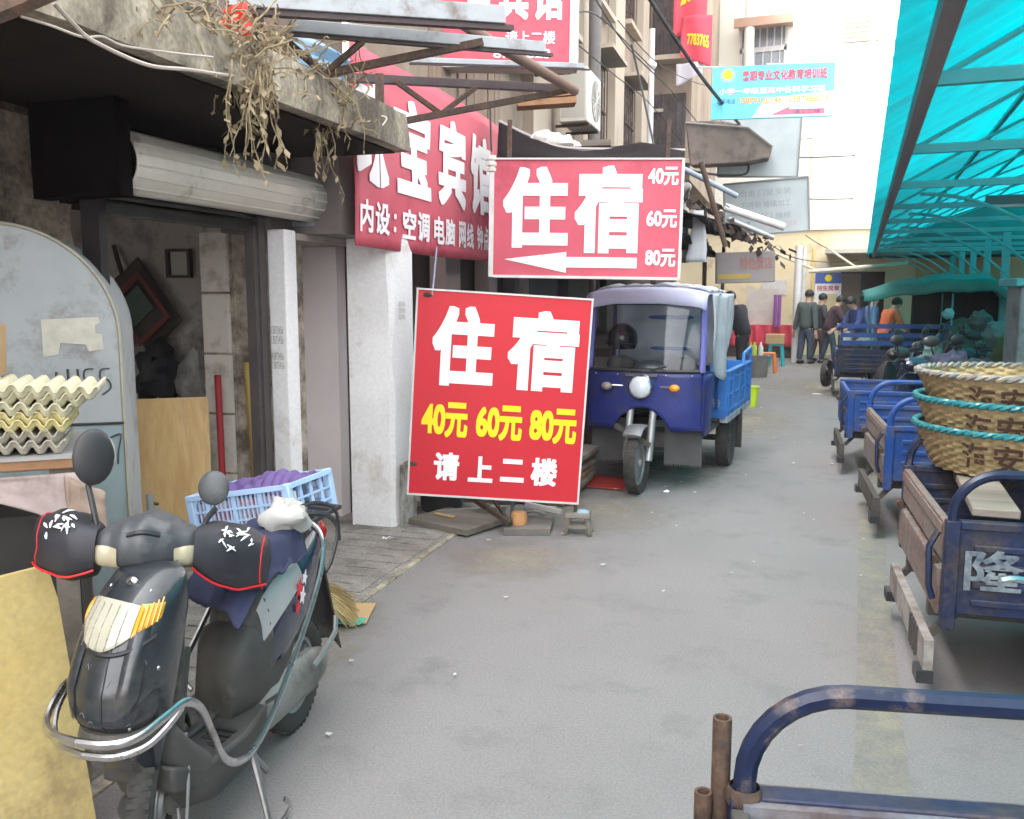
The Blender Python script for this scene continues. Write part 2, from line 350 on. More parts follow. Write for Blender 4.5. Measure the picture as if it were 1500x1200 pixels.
DKBROWN = M('dark brown timber', (.045, .030, .028), (.08, .052, .045), scale=5, rough=.85)
BRPLANK = wood_mat('brown board', (.20, .145, .11), (.30, .23, .17), scale=3, axis=2)
TARP = M('dirty brown tarpaulin', (.05, .036, .032), (.09, .068, .058), scale=3, rough=.85, bump=.3, stain=(.05, .038, .035), st_scale=3, st_amt=.5)
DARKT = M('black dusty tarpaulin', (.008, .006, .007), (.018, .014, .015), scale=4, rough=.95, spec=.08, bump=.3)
PVC = M('white pvc pipe', (.74, .73, .72), (.62, .60, .57), scale=4, rough=.45)
ACW = M('air conditioner casing', (.66, .64, .58), (.58, .55, .49), scale=4, rough=.5)
CABLE = M('black cable', (.02, .02, .022), rough=.6)
ROPE = M('pale rope', (.55, .50, .42), (.42, .38, .3), scale=20, rough=.9)
SKIN = M('skin', (.46, .27, .19), rough=.6)
HAIR = M('black hair', (.012, .010, .010), rough=.6)

LOOPM = M('chipped navy rail', (.004, .009, .032), (.007, .015, .048), scale=5, rough=.42, coat=0, spec=.4, stain=(.13, .10, .085), st_scale=11, st_amt=.32, grain=.2, gscale=50)
# ------------------------------------------------------------------ ground
mb = MB(); mb.box(-60, 60, -40, 80, -.6, -.05); setting(mb, 'ground', ASPH)
road = MB(); road.grid(lambda u, v: (LF @ Vector((-2.07, -6 + 34 * v, 0))) * (1 - u) + Vector((9, -6 + 34 * v, 0)) * u, 24, 60)
road = setting(road, 'road', ASPH)
mb = MB(); mb.grid(lambda u, v: (.055 + .165 * u + .012 * noise.noise((3 * u, 40 * v, 0)), -2 + 24 * v, .004), 3, 120); setting(mb, 'road_line', YEL)
pv = MB(LF); pv.box(-3.35, -2.10, -3, 12, -.3, .012); pave = setting(pv, 'pavement', PAVE, bevel=.01)
pv = MB(LF); pv.box(-2.10, -2.065, -3, 6.3, -.3, .014); k = pv.build('kerb', CONC, pave, bevel=.006)
slab0 = None
for i in range(9):                                            # slotted drain covers let into the pavement
    mb = MB()
    x0, x1, L = -.34, .34, .52
    mb.box(x0, -.24, 0, L, -.03, .016); mb.box(.24, x1, 0, L, -.03, .016); mb.box(-.04, .04, .0, L, -.03, .0155)
    for a, b in ((0, .10), (.125, .24), (.265, .38), (.405, L)): mb.box(-.24, .24, a, b, -.03, .0152)
    if slab0 is None: slab0 = mb.build('cover_slab', PAVE, pave, smooth=False); o = slab0
    else: o = share(slab0, pave)
    o.location = LF @ Vector((-2.47 + jit(.008), 1.45 + i * .54, jit(.003))); o.rotation_euler = (jit(.006), jit(.006), BL + jit(.008))
def dirt_mat(name, c, c2, hard=.5):
    m = bpy.data.materials.new(name); m.use_nodes = True; N = m.node_tree.nodes; L = m.node_tree.links; b = N['Principled BSDF']; b.inputs['Roughness'].default_value = .92; b.inputs['Specular IOR Level'].default_value = .2
    tc = N.new('ShaderNodeTexCoord'); at = N.new('ShaderNodeAttribute'); at.attribute_name = 'thickness'
    n1 = N.new('ShaderNodeTexNoise'); n1.inputs['Scale'].default_value = 6; n1.inputs['Detail'].default_value = 10; n1.inputs['Roughness'].default_value = .75; L.new(tc.outputs['Object'], n1.inputs['Vector'])
    n2 = N.new('ShaderNodeTexNoise'); n2.inputs['Scale'].default_value = 45; n2.inputs['Detail'].default_value = 4; L.new(tc.outputs['Object'], n2.inputs['Vector'])
    mx = N.new('ShaderNodeMix'); mx.data_type = 'RGBA'; mx.inputs[6].default_value = (*c, 1); mx.inputs[7].default_value = (*c2, 1); L.new(n2.outputs['Fac'], mx.inputs[0]); L.new(mx.outputs[2], b.inputs['Base Color'])
    ad = N.new('ShaderNodeMath'); ad.operation = 'ADD'; L.new(at.outputs['Fac'], ad.inputs[0]); L.new(n1.outputs['Fac'], ad.inputs[1])
    mr = N.new('ShaderNodeMapRange'); mr.inputs[1].default_value = .85; mr.inputs[2].default_value = 1.35; mr.inputs[4].default_value = hard; L.new(ad.outputs[0], mr.inputs[0]); L.new(mr.outputs[0], b.inputs['Alpha']); return m
def patches(name, lst, mat, z):
    mb = MB(); th = []
    for (cx, cy, rx, ry, rot) in lst:
        c, s = math.cos(rot), math.sin(rot); n = 14
        def fn(u, v): x, y = (2 * u - 1) * rx, (2 * v - 1) * ry; return (cx + x * c - y * s, cy + x * s + y * c, z)
        mb.grid(fn, n, n); th += [max(0, 1 - math.hypot(2 * i / n - 1, 2 * j / n - 1)) * .9 for i in range(n + 1) for j in range(n + 1)]; z += .0004
    o = mb.build(name, mat, None, smooth=False); a = o.data.attributes.new('thickness', 'FLOAT', 'POINT'); a.data.foreach_set('value', th); o['kind'] = 'stuff'; return o
patches('dust_film', [(-1.75, 6.2, .9, 1.3, .1), (-1.9, 4.9, .7, .8, 0), (-1.55, 8.2, 1.0, 1.6, .1), (-1.3, 11.5, 1.2, 2.6, .05), (-.4, 16.5, 2.0, 3.5, 0), (-2.3, 3.2, .5, 1.2, .05), (-.2, 21.5, 2.2, 2.4, 0)], dirt_mat('pale road dust', (.27, .235, .19), (.34, .30, .25), .75), .0052)
lit = MB(); random.seed(3)
for i in range(70):
    y = 2.6 + 15 * random.random() ** 1.4; x = -2.2 + 2.6 * random.random() - y * .03
    s = .008 + .018 * random.random() ** 3; a = random.random() * 6
    p = [(x + s * math.cos(a + t), y + s * .8 * math.sin(a + t) * (.6 + .6 * random.random()),   .012 + jit(.001) + .008 * random.random()) for t in (0, 1.5, 2.9, 4.4)]
    lit.add(p, [(0, 1, 2, 3)])
setting(lit, 'litter', M('paper scraps', (.62, .60, .57), (.4, .37, .33), scale=3), kind='stuff', smooth=False, solid=.003)
for i, (px, py, s, lab) in enumerate([(492, 750, .07, 'crumpled white paper scrap lying beside the white pillar foot'), (976, 722, .045, 'torn white paper scrap on the road before the blue cab tricycle'), (1197, 578, .09, 'flat white paper strip lying on the far road')]):
    c = G(px + (76 if i == 0 else 0), py + (41 if i == 0 else 0)); mb = MB(); random.seed(i)
    mb.grid(lambda u, v: (c.x + (u - .5) * s * (1.6 if i == 2 else 1), c.y + (v - .5) * s, .008 + .02 * abs(noise.noise((u * 3, v * 3, i)))), 6, 6)
    one(mb, 'paper_scrap', SWHITE, lab, 'litter', solid=.002)

# ------------------------------------------------------------------ old shop house on the left (frame: n, s, z)
house = thing('shop_house', 'old low shop house with open roller shutter, concrete slab roof and white door pillar', 'building')
def part(mb, name, mat, par=house, **k): return mb.build(name, mat, par, **k)
random.seed(11)
edge = [(-7.0, 0), (3.53, 0)] + [(3.53 + .10 * noise.noise((z * 1.7, 4, 0)) + jit(.03), z) for z in [i * .09 for i in range(1, 27)]] + [(3.57, 2.44), (-7.0, 2.44)]
mb = MB(LF); mb.prism(edge, lambda s, z: (-3.65, s, z), lambda s, z: (-3.30, s, z)); part(mb, 'plaster_wall', STONE)
mb = MB(LF); mb.box(-3.5, -3.2, 3.45, 5.0, 2.03, 2.44); part(mb, 'lintel_wall', SOOTSHADE)
mb = MB(LF); mb.box(-5.8, -5.6, 1.0, 7.0, 0, 2.6); part(mb, 'rear_wall', ALC)
mb = MB(LF); mb.box(-5.1, -3.45, 1.0, 1.2, 0, 2.44); part(mb, 'side_wall', STONE)
mb = MB(LF); mb.box(-5.6, -3.56, 5.9, 6.1, 0, 2.44); part(mb, 'inner_wall', M('dim grey plaster', (.68, .63, .58), (.56, .52, .48), scale=2.5, rough=.9, stain=(.12, .1, .09), st_scale=2)) 
mb = MB(LF); mb.box(-5.6, -3.35, 1.2, 6.0, -.02, .02); part(mb, 'shop_floor', PAVE)
mb = MB(LF); mb.box(-5.6, -3.3, 1.0, 6.0, 2.40, 2.45); part(mb, 'shop_ceiling', SOOTSHADE)
# inner pier: a column of pale blocks and a strip of scabby plaster
TILE = M('pale block face', (.80, .75, .67), (.72, .67, .59), scale=4, rough=.85, stain=(.45, .39, .32), st_scale=4, st_amt=.3)
SCAB = M('scabby plaster', (.58, .50, .40), (.72, .65, .55), scale=7, rough=.95, bump=.5, stain=(.16, .12, .09), st_scale=6, st_amt=.9)
n0, nm, n1 = LP(303, 500, -3.55).x, 0, 0
mb = MB(LF); mb.box(-3.69, -3.478, 5.05, 5.3, 0, 2.42); pier = part(mb, 'pier', SCAB)
for i in range(5):
    mb = MB(LF); mb.box(-3.695, -3.49, 5.02, 5.05, .02 + i * .40, .405 + i * .40); part(mb, 'block', TILE, pier, bevel=.006)
mb = MB(LF); mb.box(-3.475, -3.10, 5.06, 5.3, 0, 2.42); part(mb, 'scabby_wall', SCAB)
# roller shutter
mb = MB(LF)
rings = []
for s in (3.29, 5.04):
    rings.append([(-2.86 + .145 * math.cos(t), s, 2.18 + .145 * math.sin(t)) for t in [-1.25 + 3.1 * i / 20 for i in range(21)]])
mb.loft(rings, closed=False, cap=False); box = part(mb, 'shutter_box', GALV, ang=25, solid=.008)
for t in (32, 12, -8, -28, -50, 54):
    mb = MB(LF); a = rad(t); c = Vector((-2.86 + .147 * math.cos(a), 0, 2.18 + .147 * math.sin(a)))
    mb.tube([c + Vector((0, 3.295, 0)), c + Vector((0, 5.035, 0))], .006, 6); part(mb, 'seam', DSTEEL if t == 50 else GALV, box)
mb = MB(LF); mb.cyl((-2.86, 3.30, 2.18), (-2.86, 5.0, 2.18), .139, n=24); part(mb, 'rolled_shutter', M('painted shade black', (.004, .003, .003), rough=1, spec=.05), box)  # roll coloured near black to paint the unlit inside of the housing
mb = MB(LF); mb.box(-3.2, -2.74, 3.20, 3.285, 2.02, 2.43); part(mb, 'shade_plate', M('painted shade black', (0, 0, 0)), box)  # added black plate that paints the dark recess beside the shutter roll
for s in (5.055,): mb = MB(LF); mb.cyl((-2.86, s - .012, 2.18), (-2.86, s + .012, 2.18), .157, n=20); part(mb, 'box_end', BLACK, box)
for i in range(5):
    mb = MB(LF); z = 1.965 + i * .078; mb.box(-3.045, -3.018 + (i % 2) * .004, 3.41, 4.66, z, z + .070); part(mb, 'shutter_slat', DSTEEL, bevel=.012)
mb = MB(LF); mb.box(-3.045, -2.985, 4.62, 4.69, 0, 2.05); mb.box(-3.06, -3.0, 4.585, 4.62, 0, 2.0); part(mb, 'guide_rail', M('dark guide rail', (.05, .04, .045), (.09, .075, .07), scale=8, rough=.6))
mb = MB(LF); mb.box(-3.10, -3.0, 3.36, 3.41, 0, 2.10); part(mb, 'guide_rail', M('black guide rail', (.012, .010, .010), (.025, .02, .02), scale=8, rough=.8))
# white door post, alcove, pillar
mb = MB(LF); mb.box(-2.98, -2.855, 4.69, 4.82, 0, 1.985); post = part(mb, 'door_post', PLAS, bevel=.012)
STAMP = M('stamped ink', (.30, .28, .29), rough=.8)
def stamp(par, x0, x1, z0, z1, s, rows, xf=LF):
    for r in range(rows):
        h = (z1 - z0) / rows
        lettering('13873456', (x0, x1, z0 + r * h + h * .12, z0 + r * h + h * .9), STAMP, par, xf, off=-.005, y=s, name='stencil')
stamp(post, -2.965, -2.885, 1.30, 1.42, 4.687, 2); stamp(post, -2.965, -2.885, 1.15, 1.26, 4.687, 2)
mb = MB(LF); mb.box(-3.40, -3.30, 5.28, 7.0, 0, 1.97); alc = part(mb, 'alcove_wall', ALC)
mb = MB(LF); 
for i in range(3): mb.box(-3.298, -3.296, 5.38 + i * .05, 5.41 + i * .05, 1.25 + .03 * i, 1.50 - .02 * i)
mb.box(-3.2985, -3.2975, 5.36, 5.54, 1.22, 1.50); part(mb, 'paper_residue', M('torn poster residue', (.33, .28, .27), (.40, .36, .35), scale=9, rough=.95), alc)
mb = MB(LF); mb.box(-3.3, -3.02, 5.62, 5.75, 0, 1.97); part(mb, 'alcove_end_wall', ALC)
mb = MB(LF); mb.box(-3.30, -2.86, 4.83, 5.6, 1.93, 1.97); part(mb, 'door_lintel', M('pale lintel timber', (.36, .31, .29), (.28, .24, .22), scale=5, rough=.85))
mb = MB(LF); mb.box(-3.30, -2.625, 4.95, 5.75, 1.972, 2.44); mb.box(-3.30, -2.95, 4.70, 4.948, 1.972, 2.44); part(mb, 'upper_panel', M('grey upper panel', (.20, .17, .165), (.14, .12, .115), scale=3, rough=.9))
mb = MB(LF); mb.box(-2.98, -2.80, 4.935, 4.945, 2.02, 2.30); o = part(mb, 'old_notice', M('faded blue notice', (.30, .31, .36), (.22, .22, .26), scale=4)) 
lettering('号', (-.06, .06, 2.04, 2.22), M('dark blue print', (.05, .07, .2)), o, LF @ Matrix.Translation((-2.87, 4.935, 0)), name='lettering')
random.seed(5)
pil = MB(LF)
rings = []
for i in range(15):
    z = 1.99 * i / 14; e = .018 * noise.noise((z * 3, 1, 2))
    rings.append([(-2.84, 5.43, z), (-2.55 + e, 5.43 + abs(e), z), (-2.52 + e, 5.46 + e, z), (-2.50, 5.60 + e, z), (-2.50, 5.74, z), (-2.84, 5.74, z)])
pil.loft(rings); pillar = part(pil, 'door_pillar', PLAS, ang=30)
stamp(pillar, 5.49, 5.60, 1.43, 1.56, -2.555, 3, LF @ Matrix(((0, -1, 0, -5.05), (1, 0, 0, 0), (0, 0, 1, 0), (0, 0, 0, 1))))
mb = MB(LF)
mb.grid(lambda u, v: (-2.494 + .006 * noise.noise((u * 6, v * 9, 0)), 5.47 + .28 * u, .45 * v * (1 - .5 * u * noise.noise((u * 5, 0, 3)))), 8, 10); part(mb, 'grimy_base', PLASD, pillar)
# concrete slab and everything of the terrace edge
mb = MB(LF); random.seed(9)
rings = []
for i in range(33):
    s = .4 + 4.62 * i / 32; e = .03 * noise.noise((s * 2.1, 0, 0)); f = .025 * noise.noise((s * 4, 3, 0))
    rings.append([(-3.6, s, 2.45), (-2.19 + f, s, 2.45 + e * .5), (-2.18 + e, s, 2.52), (-2.20 + e, s, 2.66 + f), (-2.28, s, 2.70 + e), (-3.6, s, 2.71)])
mb.loft(rings); part(mb, 'concrete_slab', CONC, ang=50)
mb = MB(LF); mb.box(-3.6, -2.27, .42, 4.98, 2.435, 2.449); part(mb, 'soffit_shade', SOOTSHADE)  # added dark sheet, shade of the slab underside put into its colour
mb = MB(LF); mb.box(-3.75, -3.6, -7, 6.9, 2.72, 8.8); part(mb, 'upper_wall', M('dark upper cladding', (.13, .10, .085), (.20, .16, .135), scale=3, rough=.9, streak=4))  # raised and run on out of view to block the sun
settle(house, BL)

# things in the open shop
_pp = LP(240, 690, -3.40)
m0 = LF @ Matrix.Translation((-3.40, _pp.y, .02)) @ Matrix.Rotation(rad(34), 4, 'Z') @ Matrix.Rotation(rad(-8), 4, 'X')
mb = MB(m0); mb.box(-.255, .255, -.009, .009, 0, .99); one(mb, 'plywood_sheet', WOODY, 'tall yellow plywood sheet leaning upright in the shop opening beside the metal booth', 'plywood board', bevel=.012)
mb = MB(LF); mb.tube([(-3.33, 4.66, .05), (-3.53, 4.93, 1.08)], .021, 10)
one(mb, 'broom_handle', M('red painted stick', (.42, .008, .025), (.34, .01, .02), scale=8, rough=.5), 'red stick leaning against the pale blocks in the shop opening', 'stick')
mb = MB(LF); mb.tube([(-3.13, 4.72, .05), (-3.22, 4.84, .5), (-3.36, 5.0, 1.16)], [.021, .022, .019], 10)
one(mb, 'bamboo_pole', M('yellow bamboo', (.50, .36, .10), (.40, .27, .07), scale=9, rough=.6), 'yellow bamboo pole leaning on the scabby plaster next to the white door post', 'pole')
random.seed(21)
def crumple(c, r, amp, fr, seed, nu=18, nv=12, z0=-1., flat=1.):
    mb = MB(); mb.ell((0, 0, 0), r, nu, nv, z0=z0)
    for i, p in enumerate(mb.v):
        q = p.normalized() if p.length > 0 else p
        k = 1 + amp * (noise.noise(q * fr + Vector((seed, 0, 0))) + .5 * noise.noise(q * fr * 2.3 + Vector((0, seed, 0)))); mb.v[i] = Vector(c) + Vector((p.x * k, p.y * k, p.z * k * flat))
    return mb
bag = thing('printed_sack', 'dark red and green printed sack hanging askew on the shop back wall', 'sack')
mm = LF @ Matrix.Translation((-4.80, 5.80, 1.52)) @ Matrix.Rotation(rad(-38), 4, 'Y')
SKD = M('dull printed sack', (.07, .075, .055), (.10, .06, .05), scale=5, rough=.8, bump=.2)
mb = MB(mm); mb.grid(lambda u, v: ((u - .5) * .42, -.06 * math.sin(PI * u) * math.sin(PI * v) - .02 * noise.noise((u * 4, v * 4, 1)), (v - .5) * .62), 14, 16); mb.build('sack_body', SKD, bag, solid=.01)
mb = MB(mm)
for (a, b, c, d) in ((-.18, .18, -.26, -.22), (-.18, .18, .14, .19), (-.19, -.155, -.22, .16), (.155, .19, -.22, .16)): mb.box(a, b, -.088, -.080, c, d)
mb.build('red_border', M('dull red print', (.22, .045, .035), (.16, .04, .03), scale=5), bag)
mb = MB(mm); mb.box(-.12, .12, -.098, -.086, -.12, .10); mb.build('green_print', M('dull green print', (.05, .13, .085), (.14, .14, .12), scale=7), bag)
mb = MB(mm); mb.tube([(0, 0, .3), (.03, .02, .42), (.05, .06, .55)], .02, 6); mb.build('sack_neck', SKD, bag)
settle(bag, BL)
mb = crumple((0, 0, 0), (.20, .10, .20), .6, 1.8, 3.3)
mb.v = [LF @ (p + Vector((-4.68, 5.75, 1.0))) for p in mb.v]; one(mb, 'black_bag', M('black bag', (.015, .016, .022), (.03, .03, .035), scale=5, rough=.5), 'crumpled black plastic bag on the shop back wall below the printed sack', 'bag')
mb = crumple((0, 0, 0), (.10, .07, .24), .5, 2.4, 8.3)
mb.v = [LF @ (p + Vector((-3.80, 5.0, .95))) for p in mb.v]; one(mb, 'clear_bag', sheet_mat('hazy clear plastic', (.42, .41, .41), tl=.4, rough=.25, c2=(.2, .19, .18), scale=9, alpha=.7), 'crumpled hazy clear plastic bag hanging beside the block pier', 'plastic bag')
fr = thing('wall_frame', 'small pale window frame standing high on the shop back wall', 'frame')
mb = MB(LF @ Matrix.Translation((-4.50, 5.84, 1.83))); 
for (a, b, c, d) in ((-.11, -.085, -.1, .12), (.085, .11, -.1, .12), (-.085, .085, -.1, -.08), (-.085, .085, .1, .12)): mb.box(a, b, 0, .04, c, d)
mb.build('frame', M('brown frame', (.10, .075, .06), rough=.7), fr); mb = MB(LF @ Matrix.Translation((-4.50, 5.87, 1.83))); mb.box(-.083, .083, 0, .004, -.078, .098); mb.build('pane', M('pale cream pane', (.72, .70, .62), rough=.4), fr); settle(fr, BL)  # pane in one even pale colour
# shop clutter low, behind the plywood
mb = crumple((0, 0, 0), (.14, .12, .22), .5, 2.2, 5.3); mb.v = [LF @ (p + Vector((-3.78, 4.85, .3))) for p in mb.v]
one(mb, 'rubbish_bag', M('green white plastic bag', (.35, .42, .36), (.12, .2, .15), scale=7, rough=.5), 'green and white rubbish bag squeezed between plywood and block pier', 'bag')

# ------------------------------------------------------------------ grey metal booth with an arched side
booth = thing('metal_booth', 'blue grey sheet metal booth with arched end and painted numbers beside the shop', 'booth')
bm0 = LF @ Matrix.Translation((-2.80, 3.22, 0)) @ Matrix.Rotation(rad(35), 4, 'Z')        # local: x to the right along the end face, y away from the viewer
def arch(x1, z1, r, x0, z0=0.0, n=14):
    return [(x0, z0), (x1, z0)] + [(x1 - r + r * math.cos(t), z1 - r + r * math.sin(t)) for t in [PI / 2 * i / n for i in range(n + 1)]] + [(x0, z1)]
mb = MB(bm0); mb.prism(arch(0, 1.90, .48, -.66, 1.04), lambda x, z: (x, 0, z), lambda x, z: (x, .014, z)); up = mb.build('end_panel', BOOTH2, booth)
mb = MB(bm0); mb.box(-.66, 0, .002, .014, .02, 1.034); lowp = mb.build('lower_panel', BOOTH, booth)
mb = MB(bm0); a = arch(0, 1.90, .48, -.66)
rr = [[(x, .016, z), (x, .6, z), (x - .01, .6, z - .01), (x - .01, .016, z - .01)] for x, z in a[1:]]
mb.loft(rr, cap=False); mb.build('roof_sheet', BOOTH2, booth)
mb = MB(bm0); mb.tube([(x, 0, z) for x, z in a[1:]], .008, 6); mb.build('rolled_edge', M('yellowed edge trim', (.42, .40, .30), (.3, .29, .24), scale=8, rough=.5), booth)
mb = MB(bm0); mb.tube([(-.66, -.004, 1.037), (0, -.004, 1.037)], .006, 6); mb.build('seam', DSTEEL, booth)
DUST = M('dusty brown streak', (.50, .42, .31), (.42, .36, .27), scale=6, rough=.9)
mb = MB(bm0)
ar = [(-.47 + .12 * math.cos(t) - .02, 1.30 + .42 * math.sin(t)) for t in [PI * .5 * i / 14 for i in range(15)]]
ar = [(-.47, .98)] + [(-.47 - .004 * k, 1.0 + .05 * k) for k in range(6)] + [(-.50 - .22 * (1 - math.cos(t)), 1.28 + .42 * math.sin(t)) for t in [PI / 2 * i / 10 for i in range(11)]]
mb.tube([(x, -.012, z) for x, z in ar], [.035] * len(ar), 8, flat=.4); mb.build('inner_arch', DUST, booth)
mb = MB(bm0); random.seed(4)
zs = [1.13 + .022 * i for i in range(9)]
poly = [(x + .035, z + .205) for x, z in [(-.34, 1.13), (-.34, 1.29), (-.115, 1.30), (-.11, 1.275), (-.13, 1.265), (-.13, 1.23), (-.105, 1.225), (-.10, 1.16), (-.16, 1.15), (-.17, 1.18), (-.27, 1.19), (-.28, 1.14)]]
mb.prism(poly, lambda x, z: (x, -.002, z), lambda x, z: (x, -.004, z)); st = mb.build('torn_sticker', M('torn paper sticker', (.68, .66, .56), (.50, .48, .40), scale=14, rough=.9), booth, smooth=False)
BRUSH = M('black brush paint', (.04, .055, .06), (.08, .1, .1), scale=12, rough=.7)
def brush(txt, x, z, h, par):
    glyph = {'1': [[(.2, 1), (.22, 0)]], '5': [[(.42, 1), (.1, .95), (.08, .6), (.35, .55), (.42, .25), (.1, 0)]], '2': [[(.05, .8), (.3, 1), (.4, .75), (.05, .1), (.45, .05)]],
             '7': [[(.02, .9), (.42, 1), (.3, .4), (.25, -.15)]], 'E': [[(.35, .95), (.1, .8), (.3, .55), (.05, .2), (.45, .0)], [(.1, .5), (.4, .55)]], '/': [[(.15, .9), (.1, .1)]]}
    for ch in txt:
        mb = MB(bm0)
        for st in glyph[ch]: mb.tube([(x + q.x * h * .95, -.003, z + q.y * h) for q in smooth_path([(p[0], p[1], 0) for p in st], 4)], .0075, 5, flat=.5)
        mb.build('painted_numeral', BRUSH, par); x += h * (.34 if ch in '1/' else .56)
brush('/1155', -.275, 1.165, .115, up); brush('2557', -.255, .87, .115, lowp); brush('E', -.17, .73, .10, lowp)
settle(booth, BL)
# ------------------------------------------------------------------ signs
def sign_frame(px, py, dep, yaw_off=0., roll=0.):
    c = P(px, py, dep); d = Vector((c.x, c.y, 0)).normalized(); d = Matrix.Rotation(rad(yaw_off), 3, 'Z') @ d
    return face_mat(c, d) @ Matrix.Rotation(rad(roll), 4, 'Y')
# 1: the board standing on the little stool
sg = thing('lodging_sign', 'bright red lodging board with yellow prices leaning upright, its corner on a little stool', 'sign')
m = sign_frame(731, 583, 5.83, 0, 3.6); W2, H2 = .562, .672
mb = MB(m); mb.box(-W2, W2, 0, .012, -H2, H2); mb.build('board', RED, sg)
mb = MB(m); mb.box(-W2, W2, .0125, .025, -H2, H2); mb.build('back_panel', GRIME, sg)
mb = MB(m)
for a in (((-W2 - .012, -H2 - .012), (W2 + .012, -H2)), ((-W2 - .012, H2), (W2 + .012, H2 + .012)), ((-W2 - .012, -H2), (-W2, H2)), ((W2, -H2), (W2 + .012, H2))): mb.box(a[0][0], a[1][0], -.008, .035, a[0][1], a[1][1])
mb.build('frame', SFRAME, sg)
def srect(x0, y0, x1, y1, W, H): return (-W + 2 * W * x0, -W + 2 * W * x1, H - 2 * H * y1, H - 2 * H * y0)
lettering('住', srect(.095, .065, .455, .455, W2, H2), SWHITE, sg, m, off=.045); lettering('宿', srect(.535, .065, .945, .455, W2, H2), SWHITE, sg, m, off=.045)
for t, a, b in (('40元', .055, .325), ('60元', .375, .645), ('80元', .69, .965)):
    lettering(t, srect(a, .535, b, .71, W2, H2), SYEL, sg, m, off=.042)
for t, a, b, y0 in (('请', .14, .29, .785), ('上', .345, .49, .795), ('二', .535, .675, .80), ('楼', .715, .87, .785)):
    lettering(t, srect(a, y0, b, .925 if t != '二' else .915, W2, H2), SWHITE, sg, m, off=.04)
mb = MB(m); mb.tube([(W2 - .005, .02, -H2 - .065), (W2 - .005, .02, H2)], .013, 8); mb.build('support_pole', RUST, sg)
mb = MB(m); mb.tube([(-W2 + .09, .0, H2 - .03), (-W2 + .10, .05, H2 + .28)], .006, 5); mb.build('hanging_cord', M('grey blue cord', (.30, .32, .42), rough=.9), sg)
mb = MB(m); 
for x, z in ((-W2 + .06, H2 - .03), (-W2 + .02, -H2 + .2)): mb.ell((x, -.004, z), (.03, .004, .016), 10, 5)
mb.build('rust_patch', RUST, sg)
lowc = m @ Vector((W2, .02, -H2 - .065)); settle(sg)
# the stool under its corner
st = thing('wooden_stool', 'tiny grey wooden stool carrying the corner of the red board', 'stool')
sc = G(850, 796); T = Matrix.Translation((lowc.x + .01, lowc.y + .02, 0)) @ Matrix.Rotation(rad(12), 4, 'Z'); top = max(.12, lowc.z - .004)
mb = MB(T); mb.box(-.085, .085, -.065, .065, top - .035, top, taper=.004); mb.build('seat', WOODD, st, bevel=.006)
mb = MB(T); mb.ell((.03, -.01, top), (.045, .04, .018), 10, 6, z0=0); mb.build('blue_rag', M('blue rag', (.25, .36, .42), rough=.9), st)
for a in (-1, 1):
    for b in (-1, 1): mb = MB(T); mb.bar((a * .085, b * .065, 0), (a * .06, b * .045, top - .03), .026, .026); mb.build('leg', WOODD, st, bevel=.003)
for b in (-1, 1): mb = MB(T); mb.bar((-.075, b * .056, .06), (.075, b * .056, .06), .014, .02); mb.build('stretcher', WOODD, st)
settle(st)
# 2: hanging light box
sg = thing('hanging_lightbox', 'faded red lodging light box with white arrow hanging above the blue cab tricycle', 'sign')
m = sign_frame(858, 320, 6.6, -2, 1.0); W2, H2 = .69, .425
mb = MB(m); mb.box(-W2, W2, 0, .16, -H2, H2); mb.build('board', REDF, sg)
mb = MB(m)
for a in ((-W2 - .035, -W2, -H2 - .015, H2 + .01), (W2, W2 + .02, -H2 - .015, H2 + .01), (-W2, W2, -H2 - .02, -H2), (-W2, W2, H2, H2 + .012)): mb.box(a[0], a[1], -.012, .17, a[2], a[3])
mb.build('frame', SFRAME, sg)
lettering('住', srect(.05, .06, .405, .76, W2, H2), SWHITE, sg, m, off=.045); lettering('宿', srect(.44, .05, .80, .80, W2, H2), SWHITE, sg, m, off=.045)
for t, a in (('40元', .06), ('60元', .42), ('80元', .755)): lettering(t, srect(.825, a, .985, a + .155, W2, H2), SWHITE, sg, m, off=.03)
mb = MB(m); x0, x1, x2 = -W2 + 2 * W2 * .06, -W2 + 2 * W2 * .40, -W2 + 2 * W2 * .78; zc = H2 - 2 * H2 * .885
mb.prism([(x0, zc + .02), (x1, zc - .075), (x1, zc - .035), (x2, zc - .035), (x2, zc + .042), (x1, zc + .042), (x1, zc + .078)], lambda x, z: (x, -.002, z), lambda x, z: (x, -.005, z)); mb.build('arrow', SWHITE, sg, smooth=False)
for x in (-W2 + .1, W2 - .1): mb = MB(m); mb.bar((x, .08, H2), (x, .08, H2 + .30), .03, .03); mb.build('hanger', RUST, sg)
settle(sg)
# 3: guesthouse banner along the wall (curved sheet)
bn = thing('guesthouse_banner', 'large faded red guesthouse banner sagging along the house wall above the doors', 'banner')
def bann(s, z, off=0.):
    u = (s - 4.98) / 2.9; bulge = .05 * math.sin(PI * u) + .03 * noise.noise((s * 1.3, z * 1.5, 0)) ; return LF @ Vector((-2.54 + bulge + off, s, z + .06 * (1 - u) * 0 - .02 * math.sin(PI * u)))
mb = MB(); mb.grid(lambda u, v: bann(4.98 + 2.9 * u, 1.90 + 1.20 * v), 40, 16); mb.build('banner_sheet', REDF, bn, solid=.008)
def banlet(body, s0, s1, z0, z1, off):
    o = lettering(body, (s0, s1, z0, z1), SWHITE, bn, ID, off=off)
    bm = bmesh.new(); bm.from_mesh(o.data); bmesh.ops.triangulate(bm, faces=bm.faces)
    bmesh.ops.subdivide_edges(bm, edges=[e for e in bm.edges if e.calc_length() > .12], cuts=2); bm.to_mesh(o.data); bm.free()
    for v in o.data.vertices: v.co = bann(v.co.x, v.co.z, .008 - v.co.y)
